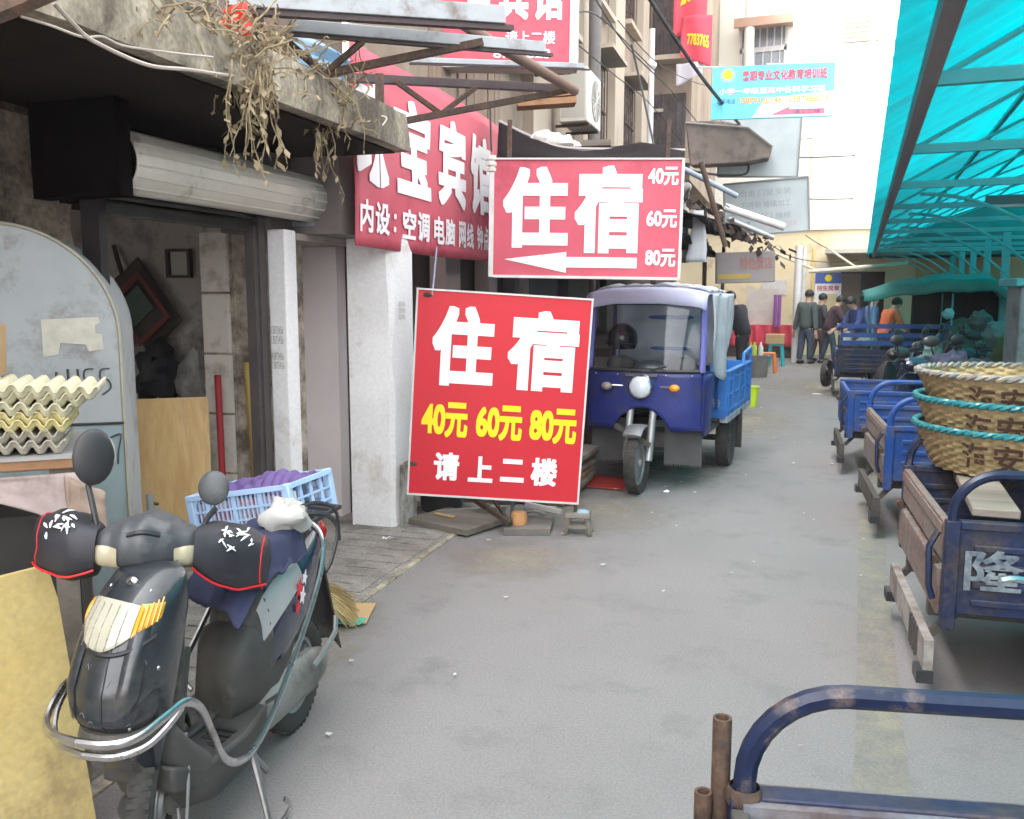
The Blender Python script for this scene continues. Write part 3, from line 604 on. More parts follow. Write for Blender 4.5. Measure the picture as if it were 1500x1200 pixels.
for t, a, b in (('珠', 4.90, 5.45), ('宝', 5.55, 6.17), ('宾', 6.33, 6.97), ('馆', 7.12, 7.78)): banlet(t, max(5 + (a - 5) * .9, 4.99), 5 + (b - 5) * .9, 2.28, 2.92, .04)
for t, a, b in (('内', 5.02, 5.20), ('设', 5.23, 5.44), ('：', 5.50, 5.54), ('空', 5.64, 5.87), ('调', 5.90, 6.13), ('电', 6.22, 6.44), ('脑', 6.46, 6.68), ('网', 6.78, 6.97), ('线', 7.0, 7.2), ('钟', 7.3, 7.47), ('点', 7.49, 7.64), ('房', 7.66, 7.80)):
    banlet(t, 5 + (a - 5) * .9, 5 + (b - 5) * .9, 1.99 if t != '：' else 2.02, 2.19 if t != '：' else 2.14, .03)
settle(bn, BL)
# 4: upper light box
sg = thing('upper_lightbox', 'red guesthouse light box high on the facade, cut by the top of the picture', 'sign')
m = sign_frame(727, -30, 7.4, -2, .6); W2, H2 = .62, .68
mb = MB(m); mb.box(-W2, W2, 0, .2, -H2, H2); mb.build('board', REDF, sg)
mb = MB(m)
for a in ((-W2 - .03, -W2, -H2 - .02, H2), (W2, W2 + .075, -H2 - .02, H2), (-W2, W2, -H2 - .025, -H2)): mb.box(a[0], a[1], -.012, .21, a[2], a[3])
mb.build('frame', SFRAME, sg)
for i, t in enumerate('珠宝宾馆'): lettering(t, (-W2 + .06 + .29 * i, -W2 + .31 + .29 * i, -.32, .05), SWHITE, sg, m, off=.04)
lettering('请上二楼', (.08, .50, -.515, -.41), SWHITE, sg, m, off=.02); lettering('8786823', (-.02, .46, -.63, -.555), SWHITE, sg, m, off=.02)
settle(sg)

# ------------------------------------------------------------------ steel awning frame over the lane
aw = thing('awning_frame', 'rusty bare steel awning frame of trussed brackets jutting over the lane', 'awning frame')
def member(p0, p1, wd=.035, ht=.035, mat=RUST, name='bar', **k):
    mb = MB(); mb.bar(p0, p1, wd, ht); return mb.build(name, mat, aw, bevel=.003)
A = P(838, 131, 5.9); A0 = P(563, 183, 5.3); A1 = P(508, 114, 5.3)
member(A0, A, .04, .04); member(A1, A - (A - A1) * .02, .045, .05, M('dark steel', (.05, .035, .04), (.09, .065, .065), scale=9, rough=.7))
def lerp(a, b, t): return a + (b - a) * t
q = lerp(A0, A, .28); member(P(578, 118, 5.38), q, .03, .03); member(q, P(697, 128, 5.6), .03, .03)
member(P(556, 110, 5.25), P(556, 222, 5.2), .05, .05)
B0 = P(382, 127, 4.3); B = P(706, 62, 4.75); B1 = P(420, 44, 4.2)
member(B0, B, .04, .04); q = lerp(B0, B, .27); member(P(413, 55, 4.22), q, .03, .03); member(q, P(532, 60, 4.4), .03, .03); member(lerp(B0, B, .0) , P(376, -30, 4.2), .055, .05)
mb = MB(); mb.tube([P(590, -22, 4.3), P(720, 62, 4.95), P(842, 133, 5.9)], .033, 10); mb.build('edge_pipe', M('brown rusted pipe', (.16, .10, .08), (.24, .16, .12), scale=9, rough=.75, metal=.2), aw)
for a, b, sz in ((P(330, -4, 3.9), P(736, 24, 4.5), .075), (P(425, 38, 4.2), P(796, 70, 5.0), .05), (P(600, 88, 5.2), P(855, 97, 5.7), .028)):
    mb = MB(); mb.bar(a, b, sz, sz * 1.15); mb.build('channel', CHAN, aw, bevel=.004)
    mb = MB(); d = Vector((0, 0, -sz * .75)); mb.bar(a + d, lerp(a, b, 1.04) + d, sz * .6, sz * .34); mb.build('channel_lip', M('dark steel', (0, 0, 0)), aw)
settle(aw)
# ------------------------------------------------------------------ dead vines hanging from the slab edge
random.seed(31)
vn = thing('dead_vines', 'dry straw coloured dead vines hanging from the concrete slab edge', 'plant')
mb = MB(); lf = MB()
def vine(p, ln, r):
    pts = []; x = Vector(p); d = Vector((0, 0, -1)); n = max(4, int(ln / .035))
    for i in range(n): pts.append(x.copy()); d = (d + Vector((jit(.35), jit(.35), -.25))).normalized(); x = x + d * ln / n
    mb.tube(pts, [r * (.7 + .7 * random.random()) * (1 - .5 * i / n) for i in range(n)], 4)
    for q in pts[1:]:
        if random.random() < .75:
            a = q + Vector((jit(.008), jit(.008), jit(.01))); e = Vector((jit(.03), jit(.03), -.015 - .05 * random.random())); s = Vector((jit(.013), jit(.013), 0)); lf.add([a, a + s + e * .5, a + e, a - s + e * .5], [(0, 1, 2, 3)])
for (px0, px1, py, dep, n, l0, l1) in ((328, 400, 95, 3.72, 60, .06, .50), (440, 508, 125, 4.5, 60, .06, .44), (335, 345, 95, 3.6, 4, .2, .42), (462, 478, 160, 4.5, 4, .3, .6)):
    for i in range(n):
        p = P(px0 + (px1 - px0) * random.random(), py + jit(16), dep + jit(.08)); vine(p, l0 + (l1 - l0) * random.random() ** 2, .0042)
for (px0, px1, py0, py1, d0, d1, n) in ((225, 410, -4, 58, 3.15, 4.0, 60), (330, 395, 25, 100, 3.6, 3.8, 40), (395, 520, 30, 150, 4.0, 4.6, 60)):
    for i in range(n):                                          # tangled runners lying on the terrace edge
        t = random.random(); p = P(px0 + (px1 - px0) * t, py0 + (py1 - py0) * t + jit(22), d0 + (d1 - d0) * t + jit(.1)); p.z -= .04; pts = []; d = Vector((jit(1), jit(1), jit(.6))).normalized()
        for k in range(9): pts.append(p.copy()); d = (d + Vector((jit(.7), jit(.7), jit(.6)))).normalized(); p = p + d * .03
        mb.tube(pts, .004, 4)
        for q in pts[::2]:
            e = Vector((jit(.03), jit(.03), jit(.03))); s = Vector((jit(.01), jit(.01), jit(.01))); lf.add([q, q + s + e * .5, q + e, q - s + e * .5], [(0, 1, 2, 3)])
mb.build('stem', VINE, vn); lf.build('dry_leaves', VINE, vn, smooth=False); settle(vn)
mb = crumple((0, 0, 0), (.075, .06, .09), .45, 2.5, 1.2); c = P(347, 42, 3.75); mb.v = [p + c for p in mb.v]
one(mb, 'red_bag', M('red plastic bag', (.80, .05, .02), (.65, .02, .02), scale=5, rough=.4), 'crumpled red plastic bag lying among dead vines on the slab edge', 'bag')
mb = MB(); c0 = P(120, -14, 2.75); c1 = P(330, 58, 3.6)
mb.grid(lambda u, v: lerp(c0, c1, u) + Vector((-.30 * v, 0, .10 + .05 * noise.noise((u * 6, v * 4, 0)) - .08 * v)), 24, 8)
one(mb, 'plastic_film', sheet_mat('grey plastic film', (.50, .50, .52), tl=.4, rough=.3, c2=(.36, .35, .35), scale=6, alpha=.85), 'crumpled grey plastic film lying along the top of the concrete slab', 'plastic film', solid=.004)
mb = MB(); c0 = P(425, 52, 5.6); c1 = P(585, 112, 6.4); mb.grid(lambda u, v: lerp(c0, c1, u) + Vector((.05 * noise.noise((u * 4, v * 4, 2)), 0, -.24 * v + .03 * math.sin(u * 7))), 24, 8)
one(mb, 'blue_tarpaulin', sheet_mat('pale blue tarpaulin', (.22, .42, .60), tl=.3, rough=.5, c2=(.45, .55, .62), scale=5), 'pale blue tarpaulin strip hanging behind the awning brackets', 'tarpaulin', solid=.006)
mb = MB(); c = P(350, 58, 3.72); mb.tube([c + Vector((-.07, -.05, -.02)), c + Vector((.03, .03, -.015))], .014, 8); one(mb, 'pvc_offcut', PVC, 'short pale pipe offcut on the slab edge below the red bag', 'pipe')
def cable(pts, r, mat, label, cat='cable', k=8, group=None): mb = MB(); mb.tube(smooth_path(pts, k), r, 6); return one(mb, 'cable', mat, label, cat, group)
PALEC = M('pale old cable', (.46, .41, .36), (.34, .30, .26), scale=10, rough=.7)
cable([P(30, 24, 2.65), P(75, 38, 2.72), P(120, 54, 2.8), P(150, 54, 2.9), P(180, 67, 3.0), P(240, 76, 3.15), P(312, 84, 3.3)], .0045, PALEC, 'thin pale cable sagging across the underside edge of the concrete slab')
cable([P(78, 4, 2.6), P(110, 38, 2.72), P(140, 62, 2.8), P(215, 95, 3.0), P(275, 102, 3.2), P(330, 110, 3.5), P(385, 117, 4.1)], .007, PALEC, 'thicker grey cable drooping in front of the concrete slab edge')
cable([P(500, 165, 4.85), P(522, 162, 4.9), P(545, 168, 4.9), P(566, 172, 4.9), P(560, 184, 4.9)], .004, M('white string', (.75, .73, .68), rough=.8), 'white string tied round the end of the concrete slab', 'string')
cable([P(718, 152, 6.0), P(719, 200, 6.0), P(720, 222, 6.0)], .006, CABLE, 'dark wire holding the white insulators beside the banner', 'wire')
ins = thing('insulator', 'pair of white porcelain insulators hanging on a wire beside the banner', 'insulator')
c = P(720, 238, 6.0); mb = MB(); mb.lathe([(0, .05), (.03, .045), (.034, .02), (.02, .01), (.034, 0), (.034, -.02), (.02, -.03), (.032, -.04), (.03, -.06), (0, -.065)], c, 12); mb.build('porcelain', M('glazed porcelain', (.72, .70, .66), (.6, .57, .5), scale=9, rough=.3), ins); settle(ins)
cable([P(140, -40, 2.6), P(10, 14, 2.45), P(-300, 135, 2.3)], .03, RUST, 'dark rusty pipe crossing above the slab at the upper left corner', 'pipe', k=2)

# ------------------------------------------------------------------ house row further down the lane (frame n, s, z)
row = thing('facade_row', 'long stained beige apartment facade above the dark street stalls', 'building')
mb = MB(LF); mb.box(-3.6, -2.9, 7.0, 25.2, 3.0, 11); wallp = mb.build('upper_wall', FACADE, row)
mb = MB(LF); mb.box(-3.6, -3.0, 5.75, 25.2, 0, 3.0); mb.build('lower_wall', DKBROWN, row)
for s0, s1 in ((9.8, 10.6), (12.3, 12.9), (14.6, 15.4), (17.3, 18.0), (20.6, 21.3)):
    mb = MB(LF); mb.box(-2.9, -2.78, s0, s1, 3.05, 11); mb.build('pilaster', FACL, row)
for s0, s1, z0, z1 in ((8.1, 9.5, 4.55, 6.0), (11.0, 12.0, 5.0, 6.6), (13.3, 14.3, 3.7, 5.1), (13.2, 14.3, 5.9, 7.3), (15.9, 16.9, 3.9, 5.3), (15.9, 16.9, 6.3, 7.7), (18.6, 19.8, 3.9, 5.2), (18.6, 19.8, 6.6, 8), (22, 23.4, 4.2, 5.6), (22, 23.4, 7.2, 8.6)):
    mb = MB(LF); mb.box(-2.898, -2.88, s0, s1, z0, z1); wn = mb.build('window', M('dark window void', (.035, .028, .035), (.06, .05, .055), scale=3, rough=.25), row)
    mb = MB(LF)
    for s in [s0 + (s1 - s0) * i / 5 for i in range(6)]: mb.box(-2.86, -2.845, s - .012, s + .012, z0, z1)
    for z in (z0, (z0 + z1) / 2, z1 - .03): mb.box(-2.862, -2.843, s0, s1, z, z + .03)
    mb.build('window_grille', RUST, wn)
    mb = MB(LF); mb.box(-2.9, -2.74, s0 - .08, s1 + .08, z0 - .08, z0 - .002); mb.build('sill', FACL, wn)
    mb = MB(LF); mb.box(-2.9, -2.55, s0 - .1, s1 + .1, z1 + .05, z1 + .11); mb.build('hood', FACL, wn)
random.seed(8)
for i in range(9):
    mb = MB(LF); s = 7.05 + i * .2; mb.box(-2.895, -2.86 - jit(.012), s, s + .18, 3.02 + jit(.04), 3.95 + jit(.12)); mb.build('board', BRPLANK, row)
for s0, s1 in ((7.15, 7.5), (8.3, 8.55), (9.5, 9.7)):
    mb = MB(LF); mb.box(-2.95, -2.80, s0, s1, 0, 2.9); mb.build('door_jamb', M('pinkish grey jamb', (.33, .25, .24), (.25, .19, .18), scale=4, rough=.85), row)
mb = MB(LF); mb.box(-2.898, -2.0, 18.6, 25.0, 3.9, 11); mb.build('bay_block', FACADE, row)
for z0 in (4.3, 6.3, 8.4):
    mb = MB(LF); mb.box(-2.8, -2.1, 18.57, 18.598, z0, z0 + 1.3); wn = mb.build('window', M('dark window void', (0, 0, 0)), row)
    for n in (-2.75, -2.6, -2.45, -2.3, -2.15): mb = MB(LF); mb.box(n - .015, n + .015, 18.53, 18.568, z0, z0 + 1.3); mb.build('window_bar', RUST, wn)
    mb = MB(LF); mb.box(-2.88, -1.9, 18.2, 18.6, z0 - .12, z0 - .03); mb.build('balcony_slab', FACL, wn)
settle(row, BL)
DOWN = M('dark downpipe', (.13, .12, .12), (.18, .165, .16), scale=6, rough=.6)
mb = MB(LF); mb.cyl((-2.62, 12.25, 2.6), (-2.62, 12.25, 9), .085, n=12); one(mb, 'downpipe', DOWN, 'thick dark grey downpipe on the beige facade beside the air conditioner', 'pipe')
for mb_, lab in (((-2.45, 16.2, 2.6, 6.2), 'slim white pipe rising up the facade behind the red light box'), ((-1.9, 17.2, 2.2, 3.6), 'short white pipe between the red light box and the brown awning')):
    mb = MB(LF); mb.cyl((mb_[0], mb_[1], mb_[2]), (mb_[0], mb_[1], mb_[3]), .055, n=10); mb.ell((mb_[0], mb_[1], mb_[3] - .6 if mb_[3] > 5 else mb_[3]), (.1, .1, .09), 10, 6); one(mb, 'white_pipe', PVC, lab, 'pipe', 'white pipes on the facade')
def ac_unit(s, z, label, w=.34, L=.78, h=.62, n=-2.5):
    a = thing('air_conditioner', label, 'air conditioner', LF @ Vector((n, s, z)), BL, 'air conditioner units on the facade')
    mb = MB(); mb.box(-w / 2, w / 2, -L / 2, L / 2, 0, h); b = mb.build('casing', ACW, a, bevel=.015)
    mb = MB(); mb.cyl((w / 2, .08, h / 2), (w / 2 + .008, .08, h / 2), .24, n=20); g = mb.build('fan_grille', M('grey fan grille', (.25, .25, .24), rough=.6), a)
    for i in range(6): mb = MB(); t = PI * i / 6; mb.bar((w / 2 + .012, .08 - .23 * math.cos(t), h / 2 - .23 * math.sin(t)), (w / 2 + .012, .08 + .23 * math.cos(t), h / 2 + .23 * math.sin(t)), .008, .008); mb.build('spoke', ACW, g)
    mb = MB(); mb.box(-w / 2 + .03, w / 2 - .03, -L / 2 - .004, -L / 2 + .001, .05, h - .05); mb.build('side_louvre', M('side louvre', (.48, .45, .40), rough=.6), a)
    for y in (-L / 3, L / 3): mb = MB(); mb.bar((-.24, y, -.02), (w / 2, y, -.02), .03, .03); mb.build('bracket', RUST, a)
    return a
ac_unit(10.9, 3.62, 'cream air conditioner unit hanging beside the dark downpipe'); ac_unit(9.4, 4.0, 'weathered air conditioner unit above and nearer than the one by the downpipe', L=.9, h=.75)
# dark sagging awning behind the light box, with rubbish on it
aw2 = thing('black_awning', 'black sagging tarpaulin awning above the hanging light box', 'awning')
mb = MB(); a0, a1, b0, b1 = P(733, 178, 6.9), P(1000, 222, 6.75), P(728, 232, 6.75), P(1000, 240, 6.7)
mb.grid(lambda u, v: lerp(lerp(P(731, 178, 7.6), b0, v), lerp(P(1003, 220, 7.2), b1, v), u) + Vector((0, 0, -.13 * math.sin(PI * min(1, u * 1.3)) * (1 - v) * (1 if u < .77 else 0) + .012 * noise.noise((u * 9, v * 3, 0)))), 30, 8); mb.build('tarpaulin', DARKT, aw2, solid=.02)
mb = MB(); mb.tube(smooth_path([P(731, 178, 7.55), P(770, 197, 7.5), P(812, 214, 7.4), P(860, 219, 7.3), P(1004, 221, 7.15)], 5), .018, 6); mb.build('awning_edge', M('pale awning edge', (.32, .29, .28), rough=.8), aw2)
settle(aw2)
random.seed(12)
for i, (px, py, s) in enumerate(((795, 202, .10), (810, 207, .11), (826, 209, .10), (785, 205, .07), (840, 213, .06))):
    mb = crumple((0, 0, 0), (s, s * .8, s * .62), .35, 2, i * 3.1, 10, 7); c = P(px, py, 7.5); mb.v = [p + c for p in mb.v]
    one(mb, 'rubbish_bag', M('white rubbish', (.70, .68, .64), (.58, .54, .48), scale=6, rough=.6), ['large white crumpled bag on the black awning', 'roundest white bag in the middle of the rubbish on the black awning', 'white bag at the right of the rubbish on the black awning', 'small white scrap left of the bags on the black awning', 'smallest white scrap right of the bags on the black awning'][i], 'rubbish', 'white rubbish on the black awning')
for i, (px, py, sx, col, lab) in enumerate(((870, 212, .3, 'g', 'flat grey board lying on the black awning below the air conditioner'), (800, 152, .5, 'b', 'broken brown plank stuck out over the awning below the air conditioner'), (812, 140, .36, 'b', 'short splintered plank above the broken brown plank'))):
    mb = MB(Matrix.Translation(P(px, py, 7.6)) @ Euler((0, rad(-4 * i), .2 + i * .2)).to_matrix().to_4x4()); mb.box(-sx / 2, sx / 2, -.1, .1, -.025, .025); one(mb, 'plank', WOODD if col == 'g' else WOODB, lab, 'plank')

# ------------------------------------------------------------------ street stalls under dark awnings
stall = thing('dark_stall', 'row of dark tarpaulin covered street stalls behind the blue cab tricycle', 'stall')
random.seed(14)
def awn(s0, s1, n1, z0, z1, seed, mat=TARP):
    mb = MB(LF); mb.grid(lambda u, v: (-2.98 + (n1 + 2.98) * v, s0 + (s1 - s0) * u, z0 + (z1 - z0) * v + .10 * noise.noise((u * 4, v * 3, seed)) - .05 * math.sin(PI * v) - (.14 * abs(noise.noise((u * 13, 0, seed))) if v > .93 else 0)), 26, 14)
    return mb.build('awning', mat, stall, solid=.02)
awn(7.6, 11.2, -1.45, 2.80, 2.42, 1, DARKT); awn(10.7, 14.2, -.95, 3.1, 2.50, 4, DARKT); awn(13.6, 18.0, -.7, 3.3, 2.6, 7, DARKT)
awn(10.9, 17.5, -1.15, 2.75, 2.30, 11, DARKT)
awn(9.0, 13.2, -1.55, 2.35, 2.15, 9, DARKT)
for n, s, h in ((-1.6, 11.1, 2.4), (-1.25, 14.1, 2.45), (-1.2, 17.4, 2.5), (-1.9, 8.9, 2.35)):
    mb = MB(LF); mb.cyl((n, s, 0), (n, s, h), .035, n=8); mb.build('post', RUST, stall)
for s0, s1, d, h in ((9.2, 11.4, -1.9, .8), (11.7, 14.0, -1.75, .9), (14.3, 17.2, -1.7, .75)):
    mb = MB(LF); mb.box(-2.9, d, s0, s1, 0, h); mb.build('counter', DKBROWN, stall, bevel=.02)
for s0, s1, z0, z1 in ((9.3, 11.2, 1.0, 2.1), (11.8, 13.9, 1.1, 2.2), (14.5, 17, 1.0, 2.2)):
    mb = MB(LF); mb.box(-2.98, -2.85, s0, s1, z0, z1); mb.build('shelf_back', M('stall shelf back', (.09, .07, .075), (.14, .11, .11), scale=3, rough=.8), stall)
settle(stall, BL)
random.seed(15)
for i, (px, py, dep, ln, mt, lab) in enumerate(((1105, 318, 12.6, .9, SFRAME, 'bundle of pale striped tubing at the edge of the dark stall awning'), (1100, 335, 12.4, .7, ALU, 'grey metal tube under the pale tubing on the stall awning'), (1030, 262, 11.5, 1.0, M('steel blue bar', (.25, .3, .38), rough=.5), 'grey blue bar lying on top of the dark stall awning'), (1045, 300, 11.2, 1.1, RUST, 'rusty bar slanting across the dark stall awning'))):
    c = P(px, py, dep); a = rad(-30 - 14 * i if i == 3 else -18 - 4 * i); d = Vector((_r.x, _r.y, 0)) * math.cos(a) + Vector((0, 0, math.sin(a))); mb = MB(); mb.cyl(c - d * ln / 2, c + d * ln / 2, .035 + .02 * (i == 0), n=10); one(mb, 'tube', mt, lab, 'tube')
# rags and leaves along the awning lip
rg = MB(); random.seed(18)
for i in range(150):
    t = random.random(); p = lerp(P(1000, 285, 11.5), P(1140, 372, 13.4), t) + Vector((jit(.2), jit(.3), jit(.16))); e = Vector((jit(.11), jit(.11), -.03 - .13 * random.random())); s = Vector((jit(.06), jit(.06), jit(.02))); rg.add([p, p + s + e * .5, p + e, p - s + e * .5], [(0, 1, 2, 3)])
setting(rg, 'awning_rags', TARP, kind='stuff', smooth=False); 
mb = MB(); c = P(1022, 360, 10.8); mb.grid(lambda u, v: c + Vector((.05 * (u - .5) + .02 * noise.noise((u * 3, v * 5, 0)), .03 * math.sin(v * 5), .42 - .62 * v)) + Vector((.14 * (u - .5) * (.5 + v), 0, 0)), 5, 12); one(mb, 'torn_plastic', PLASTIC, 'narrow torn strip of grey plastic hanging under the stall awning', 'plastic strip', solid=.004)
sb = thing('stall_lightbox', 'dull grey box sign with faded red characters under the stall awning', 'sign')
m = sign_frame(1094, 391, 13.0, 4, -1.5); mb = MB(m); mb.box(-.44, .40, 0, .3, -.23, .22); mb.build('board', M('dull grey sign face', (.22, .19, .19), (.28, .25, .25), scale=3, rough=.6), sb, bevel=.01)
lettering('特色饭店', (-.10, .36, -.04, .14), M('faint red print', (.36, .14, .13), (.26, .15, .14), scale=20), sb, m, off=.03); mb = MB(m); mb.box(-.42, .06, -.006, 0, -.17, -.10); mb.build('yellow_band', M('dull yellow band', (.45, .33, .06), (.35, .27, .08), scale=6), sb)
settle(sb)
# brown canvas awning roll and its pipe
cv = thing('canvas_awning', 'sloping brown canvas awning high on the facade below the blue sign', 'awning')
mb = MB(); poly = [(1004, 178), (1060, 177), (1096, 186), (1132, 214), (1127, 232), (1090, 239), (1010, 243)]
back = Vector((-.12, 1.1, 0)); mb.prism(poly, lambda x, y: P(x, y, 15.4) + Vector((0, .06 * noise.noise((x * .03, y * .03, 0)), 0)), lambda x, y: P(x, y, 15.4) + back + Vector((0, 0, .10))); mb.build('canvas', M('brown canvas', (.15, .115, .095), (.22, .175, .15), scale=2.5, rough=.9, bump=.3, stain=(.07, .052, .045), st_scale=2, st_amt=.5), cv, bevel=.03)
mb = MB(); mb.tube([P(1004, 180, 15.35), P(1096, 187, 15.35), P(1132, 215, 15.35)], .018, 6); mb.build('hem', M('pale awning edge', (0, 0, 0)), cv)
mb = MB(); mb.tube(smooth_path([P(1000, 248, 15.2), P(1050, 256, 15.5), P(1092, 255, 15.8), P(1096, 238, 15.9)], 4), .022, 6); mb.build('frame', CABLE, cv); settle(cv)

# blue sign across the lane
sg = thing('blue_sign', 'sky blue advertising board with yellow sun badge hung high over the lane', 'sign')
m = sign_frame(1131, 134, 14, 3, .6); W2, H2 = .93, .405
BLS = M('sky blue sign', (.10, .55, .76), (.16, .62, .80), scale=2, rough=.5)
mb = MB(m); mb.box(-W2, W2, 0, .05, -H2, H2); mb.build('board', BLS, sg)
mb = MB(m); mb.prism([(-.3, -H2 + .01), (.92, -H2 + .01), (.92, -.02), (-.1, -.1)], lambda x, z: (x, -.001, z), lambda x, z: (x, -.003, z)); mb.build('pale_panel', M('pale sky print', (.50, .80, .90), (.42, .74, .86), scale=3), sg, smooth=False)
mb = MB(m); mb.cyl((-.69, -.002, .27), (-.69, -.005, .27), .12, n=20); mb.build('badge_ring', M('soft blue ring', (.3, .45, .6), rough=.5), sg); mb = MB(m); mb.cyl((-.69, -.004, .28), (-.69, -.008, .28), .075, n=20); mb.build('sun_badge', SYEL, sg)
lettering('暑期专业文化教育培训班', (-.47, .82, .17, .33), REDF, sg, m, off=.03, y=-.006); lettering('小学一年级至高中各科学习班', (-.82, .80, -.03, .07), SWHITE, sg, m, off=.02, y=-.006)
lettering('联系电话', (-.84, -.56, -.17, -.09), M('dark blue print', (.05, .07, .2)), sg, m, off=.0, y=-.006); lettering('15879130146 15387988015', (-.5, .86, -.18, -.08), M('orange print', (.85, .35, .08), rough=.6), sg, m, off=.02, y=-.006)
mb = MB(m); mb.prism([(0, -.36), (.27, -.24), (.27, -.28), (.80, -.28), (.80, -.36)], lambda x, z: (x, -.004, z), lambda x, z: (x, -.007, z)); mb.build('red_arrow', M('soft red print', (.75, .14, .2), rough=.6), sg, smooth=False)
lettering('请上三楼', (.34, .74, -.35, -.29), M('dark blue print', (0, 0, 0)), sg, m, y=-.009, off=.01)
for x in (-.8, .3): mb = MB(m); mb.cyl((x, .03, H2), (x - .4, .03, H2 + .02), .015, n=6); mb.build('bracket', SFRAME, sg)
settle(sg)
# pale grey printed boards below it
sg = thing('grey_banner', 'pale grey printed board hanging below the blue sign over the lane', 'banner')
for (c, w2, h2, rl) in ((P(1112, 214, 16.5), .72, .56, 2), (P(1122, 304, 16.6), .76, .49, -3.5)):
    m = face_mat(c, (c.x, c.y)) @ Matrix.Rotation(rad(rl), 4, 'Y'); mb = MB(m); mb.box(-w2, w2, 0, .012, -h2, h2); mb.build('board', sheet_mat('pale grey board', (.52, .58, .60), tl=.35, rough=.5, c2=(.60, .65, .66), scale=2), sg)
    for a, b in (((-w2, -h2), (w2, -h2)), ((-w2, h2), (w2, h2)), ((-w2, -h2), (-w2, h2)), ((w2, -h2), (w2, h2))): mb = MB(m); mb.bar((a[0], -.01, a[1]), (b[0], -.01, b[1]), .03, .03, up=(0, 1, 0)); mb.build('frame_bar', M('grey frame', (.20, .21, .22), rough=.6), sg)
PG = M('soft grey print', (.36, .40, .42), rough=.7)
for i, t in enumerate(('铝合金 门窗 安装', '不锈钢 玻璃加工', '卷闸门 维修')): lettering(t, (-.6 + .14 * i, .45, .22 - .22 * i, .34 - .22 * i), PG, sg, m, off=.0, y=-.006)
lettering('修理热线', (-.05, .55, -.36, -.28), M('pale red print', (.62, .40, .40), rough=.7), sg, m, off=.0, y=-.006)
settle(sg)
# red cloth banners down the facade
for i, (py0, py1, px, w_, lab, txt) in enumerate(((-70, 26, 1012, .62, 'upper wavy red cloth banner with yellow digits on the facade', '2076'), (24, 100, 1020, .58, 'lower torn red cloth banner with yellow digits on the facade', '7783765'))):
    b = thing('cloth_banner', lab, 'banner', group='red cloth banners on the facade'); p0 = P(px, py0, 16.8); p1 = P(px, py1, 16.8)
    m = face_mat((p0 + p1) / 2, (p0.x, p0.y)); h = (p0.z - p1.z) / 2
    fnb = lambda u, v, o=0.: m @ Vector(((u - .5) * w_, .05 * math.sin(u * 6 + v * 2) + o, -h + 2 * h * v - .35 * (1 - u if i == 0 else (1 - v) * (1 - u) * -1.0) * (1 if i == 0 else .7) * (1 - (v if i == 0 else 0))))
    mb = MB(); mb.grid(fnb, 10, 14); mb.build('cloth', M('red cloth', (.62, .04, .08), (.68, .08, .12), scale=3, rough=.7), b, solid=.006)
    o = lettering(txt, (.2, .9, .35, .6), SYEL, b, ID, off=.03)
    for v in o.data.vertices: v.co = fnb(v.co.x, v.co.z, -.008 + v.co.y)
    settle(b)
mb = MB(); p = P(1010, 92, 16.9); mb.grid(lambda u, v: p + Vector((.5 * (u - .5), .04 * math.sin(7 * u), -.42 * v * (1 - .5 * u))), 8, 8); one(mb, 'white_cloth', sheet_mat('pale cloth', (.68, .66, .72), tl=.3, rough=.8), 'pale rag hanging below the red cloth banners', 'cloth', solid=.006)
# cables over the lane
cable([P(940, -20, 10), P(985, 50, 11.5), P(1030, 116, 13), P(1083, 182, 15.5)], .028, CABLE, 'thick black cable slanting down across the facade to the blue sign')
cable([P(870, -5, 9), P(920, 70, 11), P(985, 135, 14), P(1030, 190, 16)], .009, CABLE, 'thin black wire running down the facade behind the thick cable')
cable([P(925, 65, 10), P(940, 130, 10), P(955, 200, 9.5), P(960, 222, 9)], .012, CABLE, 'loose dark wire hanging beside the downpipe to the light box')
cable([P(815, 30, 8), P(870, 20, 9), P(930, 75, 11), P(965, 110, 13)], .008, CABLE, 'thin wire looping past the upper light box')
cable([P(1096, 226, 18), P(1180, 231, 21), P(1290, 226, 24)], .018, CABLE, 'sagging cable crossing the pale end wall at mid height')
cable([P(1110, 288, 20), P(1200, 292, 22), P(1290, 290, 24)], .014, CABLE, 'lower straight cable along the pale end wall')

for i, (pts, r, lab) in enumerate((([P(905, 30, 12), P(960, 90, 13), P(1010, 118, 15), P(1046, 128, 17)], .007, 'thin wire sagging from the facade to the left end of the blue sign'), ([P(840, 60, 9), P(900, 110, 11), P(950, 150, 13), P(1000, 210, 15)], .007, 'thin slack wire crossing the facade above the black awning'), ([P(1060, 150, 17), P(1110, 190, 19), P(1160, 205, 22), P(1230, 196, 24.9)], .009, 'slack wire below the blue sign running to the end wall'), ([P(1180, 345, 21), P(1215, 365, 22), P(1260, 372, 23), P(1300, 366, 24.5)], .010, 'bundle of drooping wires over the porch at the lane end'), ([P(1120, 352, 18), P(1165, 378, 20), P(1225, 384, 22), P(1290, 376, 24.5)], .010, 'lower drooping wire over the porch at the lane end'))):
    cable(pts, r, CABLE, lab)
